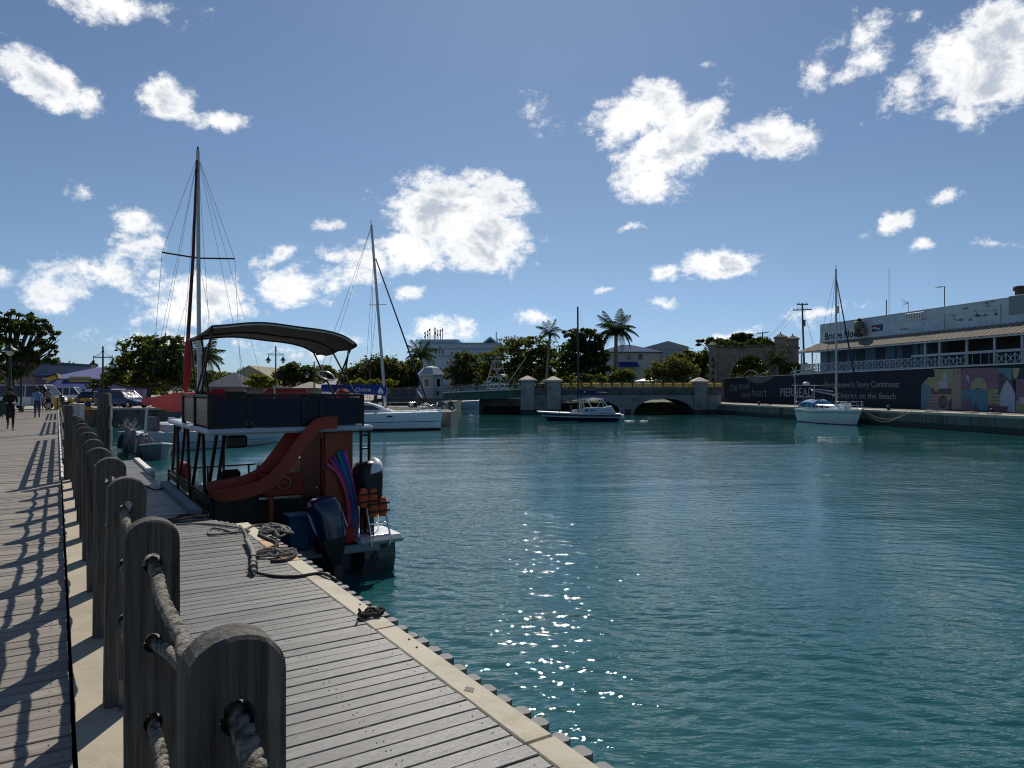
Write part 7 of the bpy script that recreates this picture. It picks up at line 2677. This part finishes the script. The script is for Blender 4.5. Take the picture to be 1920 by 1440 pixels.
for z in (.1, 1.08):
    MB().beam((-1.95, 0, z), (1.85, 0, z), .05, .05).build('rail', [M_green], t, local=True)
MB().bbox(-2.1, -.2, -.6, 1.95, .3, -.02, .03).build('kerb', [M_white2], t, local=True)
# moped by the hut
t = thing('motor_scooter', 'dark motor scooter parked below the bridge hut', 'scooter', (gx(836, 64), 64, -.27), .3)
for x in (-.55, .55):
    w_ = MB().tube([(x, -.06, .25), (x, .06, .25)], .25, 14).build('wheel', [M_tyre], t, local=True)
    MB().tube([(x, -.065, .25), (x, .065, .25)], .13, 10).build('rim', [M_rim], w_, local=True)
m = MB()
m.loft([[(-.75, -.14, .5), (-.75, .14, .5), (-.7, .12, .75), (-.7, -.12, .75)], [(-.1, -.15, .45), (-.1, .15, .45), (-.1, .13, .72), (-.1, -.13, .72)], [(.1, -.13, .25), (.1, .13, .25), (.1, .13, .32), (.1, -.13, .32)], [(.4, -.16, .3), (.4, .16, .3), (.34, .16, .4), (.34, -.16, .4)]])
m.tube([(.55, 0, .3), (.42, 0, .95)], .06, 7)
m.tube([(.42, -.3, 1.0), (.44, 0, .97), (.42, .3, 1.0)], .025, 6)
m.build('body', [M_carblack], t, local=True)
MB().bbox(-.72, -.13, .752, -.12, .13, .85, .04).build('saddle', [M_rubber], t, local=True)

# ================================================================== PEOPLE
M_skin = mat('brown skin', (.12, .062, .038), .6, var=.06)
M_skin2 = mat('light brown skin', (.32, .19, .13), .6, var=.06)
M_hair = mat('black hair', (.008, .007, .006), .8)
CL = {k: mat('cloth ' + k, c, .9, var=.15, scale=6) for k, c in dict(black=(.008, .008, .009), denim=(.035, .06, .12), sky=(.13, .24, .40), grey=(.22, .21, .20), white=(.62, .62, .62), khaki=(.20, .14, .08), navy=(.012, .018, .045), pink=(.45, .22, .24)).items()}


def person(label, loc, rz, hgt, shirt, lower, lower_len, skin, stride, arms, lean=0.0, cat='person'):
    t_ = thing('person', label, cat, loc, rz)
    k = hgt / 1.75
    V, E_, R_, T_ = [], [], [], []

    def v(p, r, tagm):
        V.append((p[0] * k, p[1] * k, p[2] * k))
        R_.append(r * k)
        T_.append(tagm)
        return len(V) - 1

    def e(a, b):
        E_.append((a, b))
    pel = v((0, 0, .93), .135, 'l')
    sp = v((0, lean * .4, 1.14), .125, 's')
    ch = v((0, lean, 1.34), .15, 's')
    nk = v((0, lean + .02, 1.49), .055, 'k')
    h0 = v((0, lean + .05, 1.58), .078, 'k')
    h1 = v((0, lean + .045, 1.67), .088, 'k')
    for a, b in ((pel, sp), (sp, ch), (ch, nk), (nk, h0), (h0, h1)):
        e(a, b)
    nose = v((0, lean + .14, 1.60), .013, 'k')
    e(h0, nose)
    for s, st in ((-1, stride), (1, -stride)):
        hip = v((s * .095, 0, .88), .095, 'l')
        kn = v((s * .10, st * .30 + .05 * abs(st), .50), .058, 'l' if lower_len > .55 else 'L')
        an = v((s * .10, st * .52 - (.16 if st < 0 else 0), .085 + (.10 if st < 0 else 0)), .038, 'l' if lower_len > .9 else 'k')
        toe = v((s * .115, st * .52 - (.16 if st < 0 else 0) + .16, .035 + (.02 if st < 0 else 0)), .038, 'f')
        for a, b in ((pel, hip), (hip, kn), (kn, an), (an, toe)):
            e(a, b)
        sh = v((s * .19, lean, 1.41), .062, 's')
        e(ch, sh)
        ex, ey, ez, wx_, wy, wz = arms[0 if s < 0 else 1]
        el = v((s * ex, lean + ey, ez), .045, 's')
        wr = v((s * wx_, lean + wy, wz), .030, 'k')
        e(sh, el)
        e(el, wr)
        dv = Vector((s * (wx_ - ex), wy - ey, wz - ez)).normalized()
        pc = Vector((s * wx_, lean + wy, wz)) + dv * .07
        pm = v(pc, .032, 'k')
        e(wr, pm)
        sd = dv.orthogonal().normalized()
        for q, ll in ((-1.5, .07), (-.5, .085), (.5, .08), (1.5, .065)):
            f1 = v(pc + dv * ll * .55 + sd * q * .021, .010, 'k')
            f2 = v(pc + dv * ll + sd * q * .022 + Vector((0, 0, -.012)), .008, 'k')
            e(pm, f1)
            e(f1, f2)
        th = v(pc - dv * .01 - sd * .055, .011, 'k')
        e(pm, th)
    me = bpy.data.meshes.new('person_cage')
    me.from_pydata(V, E_, [])
    ob = bpy.data.objects.new('person_cage', me)
    COL.objects.link(ob)
    md = ob.modifiers.new('skin', 'SKIN')
    md.use_smooth_shade = True
    for i, r in enumerate(R_):
        sv = me.skin_vertices[0].data[i]
        sv.radius = (r, r)
        sv.use_root = i == 0
    sb = ob.modifiers.new('sub', 'SUBSURF')
    sb.levels = sb.render_levels = 1
    bm_me = bpy.data.meshes.new_from_object(ob.evaluated_get(bpy.context.evaluated_depsgraph_get()))
    bpy.data.objects.remove(ob, do_unlink=True)
    bm_me.materials.clear()
    idx = {'s': 0, 'l': 1, 'k': 2, 'f': 3, 'L': 2}
    for q in (shirt, lower, skin, M_black):
        bm_me.materials.append(q)
    VV = [Vector(p) for p in V]
    segs = [(VV[a], VV[b], a, b) for a, b in E_]
    for f in bm_me.polygons:
        c = f.center
        best = None
        for a, b, ia, ib in segs:
            d_ = b - a
            u_ = max(0, min(1, (c - a).dot(d_) / max(1e-9, d_.length_squared)))
            ds = (a + d_ * u_ - c).length - (R_[ia] + (R_[ib] - R_[ia]) * u_)
            if best is None or ds < best[0]:
                best = (ds, T_[ia] if u_ < .55 else T_[ib])
        f.material_index = idx[best[1]]
    o = bpy.data.objects.new('body', bm_me)
    COL.objects.link(o)
    o.parent = t_
    MB().lathe([(.093, -.03), (.100, .02), (.090, .075), (.05, .115), (.0, .122)], (0, (lean + .03), 1.655), 12).build('hair', [M_hair], t_, local=True).scale = (k, k, k)
    return t_


DOWN = (.24, -.06, 1.14, .25, .10, .92)
BACK = (.25, -.16, 1.16, .25, -.20, .92)
BENT = (.22, -.02, 1.13, .13, .23, 1.12)
AZ = TH
p1 = dk(-1.62, 35.7, -.03)
person('person in black t-shirt and long dark shorts walking nearest along the boardwalk', p1, TH + PI, 1.76, CL['black'], CL['black'], .6, M_skin, .55, (BENT, BENT))
p2 = dk(-.98, 49.6, -.03)
person('person in light blue shirt and jeans walking away on the boardwalk', p2, TH, 1.76, CL['sky'], CL['denim'], 1.0, M_skin, .25, (DOWN, BACK))
person('person in grey top and dark shorts with bare legs farther down the boardwalk', dk(-.55, 63.5, -.03), TH, 1.74, CL['grey'], CL['black'], .4, M_skin2, .3, (DOWN, BACK))
person('person in pale clothes half hidden right behind the blue shirted walker', dk(-1.15, 63.0, -.03), TH, 1.66, CL['khaki'], CL['pink'], .4, M_skin2, .3, (BACK, DOWN))
person('person in dark clothes seen farthest, beside the yellow striped bin', dk(-1.05, 66.5, .0), TH, 1.74, CL['navy'], CL['navy'], 1.0, M_skin, .2, (DOWN, DOWN))
sl_ = SLOOP_T @ Vector((4.0, .55, .80))
person('person in white clothes standing by the mast of the navy sloop', sl_, math.radians(200), 1.72, CL['white'], CL['white'], 1.0, M_skin, .12, (BENT, DOWN))
pp = SLOOP_T @ Vector((4.95, -.35, .86))
person('person in dark clothes crouched forward of the sloop mast', pp + Vector((0, 0, -.35)), math.radians(150), 1.45, CL['black'], CL['black'], 1.0, M_skin, .5, (BENT, BENT), .12)


# ================================================================== LOOSE ROPES ON THE DOCK
def D0(px, py, z=.014):
    Y = (H - z) * F / (py - 730)
    return Vector(((px - 960) / F * Y, Y, z))


def path3(pts, n=8):
    return spline([D0(*p) if len(p) == 2 else D0(p[0], p[1], p[2]) for p in pts], n)


def spline3(pts, n=8):
    return spline(pts, n)


o = strand_rope(path3([(330, 983), (385, 982), (440, 988), (468, 996), (440, 998), (420, 993), (400, 990), (391, 995), (394, 1002), (420, 1001), (455, 994), (478, 985), (500, 983)], 8), .013, .06, 'mooring_rope', [M_rope_mid], step=.02, sides=5)
tag(o, 'loose pale rope looping out across the boards toward the boat shadow', 'rope')


def rope_heap(name, label, cx, cy, rx, ry, turns, seed, R, m_, h=.14, tail=None):
    rr = random.Random(seed)
    c = D0(cx, cy, 0)
    pts = []
    a = rr.uniform(0, 6)
    for k in range(turns * 7):
        a += .9 + rr.uniform(-.55, .75)
        r = rr.uniform(.25, 1.0)
        vv, uu = rx * r * math.cos(a), ry * r * math.sin(a)
        q = DOCK @ Vector((vv, uu, 0))
        pts.append(Vector((c.x + q.x, c.y + q.y, R + h * (1 - r) * rr.uniform(.2, 1) + rr.uniform(0, .03))))
    if tail:
        pts += [D0(*p) for p in tail]
    o_ = strand_rope(spline(pts, 6), R, R * 4.5, name, [m_], step=.016, sides=5)
    return tag(o_, label, 'rope')


rope_heap('rope_heap', 'tangled heap of grey rope by the stern of the party boat', 516, 998, .24, .40, 4, 5, .014, M_rope_mid, .045)
rope_heap('rope_heap', 'second tangle of frayed rope nearest the orange coping stone', 512, 1042, .24, .19, 5, 9, .013, M_rope_mid, .06)
o = strand_rope(path3([(486, 1003), (500, 1010), (515, 1016), (519, 1023), (508, 1028), (492, 1032), (486, 1036)], 8), .024, .09, 'mooring_rope', [M_rope_dark], step=.02, sides=6)
tag(o, 'dark thick rope bight lying across the orange coping stone', 'rope')
o = strand_rope(path3([(508, 1053), (530, 1052), (546, 1047), (553, 1040), (548, 1034), (536, 1034), (524, 1040)], 8), .022, .085, 'mooring_rope', [M_rope_dark], step=.02, sides=6)
tag(o, 'dark rope loop curling over the edge beside the frayed tangle', 'rope')
t = thing('chafe_sleeve', 'pale canvas chafe sleeve tied round a mooring rope', 'rope sleeve', D0(473, 1050, 0))
pts = path3([(462, 1012, .04), (468, 1022, .05), (474, 1036, .05), (475, 1050, .05), (474, 1062, .05), (476, 1071, .045)], 7)
m = MB().tube(pts, [.023 + .006 * math.sin(i * .9) * (1 if i > 18 else .4) + .006 * math.sin(i * 2.3) for i in range(len(pts))], 12)
m.build('sleeve', [mat('worn canvas sleeve', (.26, .25, .215), .95, var=.3, scale=12, bump=.01, bscale=30)], t)
for k in (20, 26, 31):
    p = pts[k]
    d = (pts[k + 1] - pts[k - 1]).normalized()
    a = d.orthogonal().normalized()
    b = d.cross(a)
    MB().tube([p + (a * math.cos(q) + b * math.sin(q)) * .037 for q in np.linspace(0, 2 * PI, 14)], .006, 5).build('lashing', [M_rope_dark], t)
o = strand_rope(path3([(450, 986), (458, 996), (463, 1010, .03)], 8), .016, .07, 'mooring_rope', [M_rope_mid], step=.02, sides=5)
tag(o, 'short pale rope running from the heap into the canvas sleeve', 'rope')
e1 = DOCK @ Vector((2.02, 6.0, -.02))
o = strand_rope(path3([(477, 1072, .03), (490, 1076), (515, 1080), (545, 1081), (570, 1079), (595, 1075), (612, 1077, .03), (622, 1083, .02)], 8) + [e1 + Vector((.10, .1, -.1)), e1 + Vector((.16, .3, -.5)), e1 + Vector((.2, .6, -1.0)), e1 + Vector((.2, .9, -1.6))], .015, .07, 'mooring_rope', [M_rope_dark], step=.02, sides=5)
tag(o, 'dark line leaving the canvas sleeve and dropping over the coping', 'rope')
rope_heap('rope_knot', 'small black knot of rope lying alone on the coping', 697, 1156, .11, .06, 3, 21, .013, M_rope_dark, .05, [(712, 1152), (718, 1148)])
o = strand_rope(path3([(688, 1158), (680, 1153), (675, 1147, .05), (673, 1142, .09)], 6), .009, .04, 'rope_end', [M_rope_dark], step=.012, sides=5)
tag(o, 'stiff frayed black rope end sticking up beside the knot', 'rope')
rope_heap('rope_heap', 'small dark coil of rope on the shaded boards by the blue grey edge timber', 352, 977, .26, .10, 3, 31, .016, M_rope_dark, .06)
o = strand_rope(path3([(236, 893), (262, 905), (290, 918), (306, 914), (316, 908)], 8), .012, .06, 'mooring_rope', [M_rope_dark], step=.03, sides=5)
tag(o, 'thin dark line crossing the narrow far part of the dock', 'rope')
o = strand_rope([dk(2.1, 13.2, -.35) + (dk(1.53, 12.4, .1) - dk(2.1, 13.2, -.35)) * f - Vector((0, 0, .18 * math.sin(f * PI))) for f in np.linspace(0, 1, 14)], .013, .06, 'mooring_rope', [M_rope_mid], step=.03, sides=5)
tag(o, 'short slack mooring rope between the dock edge timber and the party boat', 'rope')
M_st = mat('worn scuffed stone', (.20, .18, .15), .9, var=.2)
m = MB().poly([(1.900, 3.36), (1.935, 3.405), (1.905, 3.45), (1.872, 3.41)], lambda a, b, d: (a, b, d), .0045, .0062)
m.build('inset_plate', [M_st], quay, DOCK)
for v, u in ((1.95, 4.3), (1.93, 4.14), (1.95, 5.2), (1.90, 5.06)):
    MB().lathe([(.008, 0), (.008, .006), (.003, .009)], (v, u, .003), 7).build('bolt_head', [mat('rusty bolt', (.10, .055, .03), .8)], quay, DOCK)
# small litter along the far quay edge
rr = random.Random(12)
for k in range(9):
    s = rr.uniform(2, 46)
    m = MB().bbox(.25, s, -.165, .25 + rr.uniform(.4, .8), s + rr.uniform(.6, 1.5), -.165 + rr.uniform(.06, .16), .03)
    m.build('loose_slab', [M_coping], bpy.data.objects['right_quay'], RB)
for k in range(5):
    s = 3 + k * 10.5
    t = thing('mooring_bollard', '%s short iron bollard along the right quay, counting from the near end' % ORD[k], 'bollard', RB @ Vector((.5, s, -.16)), 0, 'iron bollards on the right quay')
    MB().lathe([(.16, 0), (.13, .05), (.11, .25), (.17, .34), (.15, .40), (.0, .42)], n=12).build('bollard', [M_black], t, local=True)
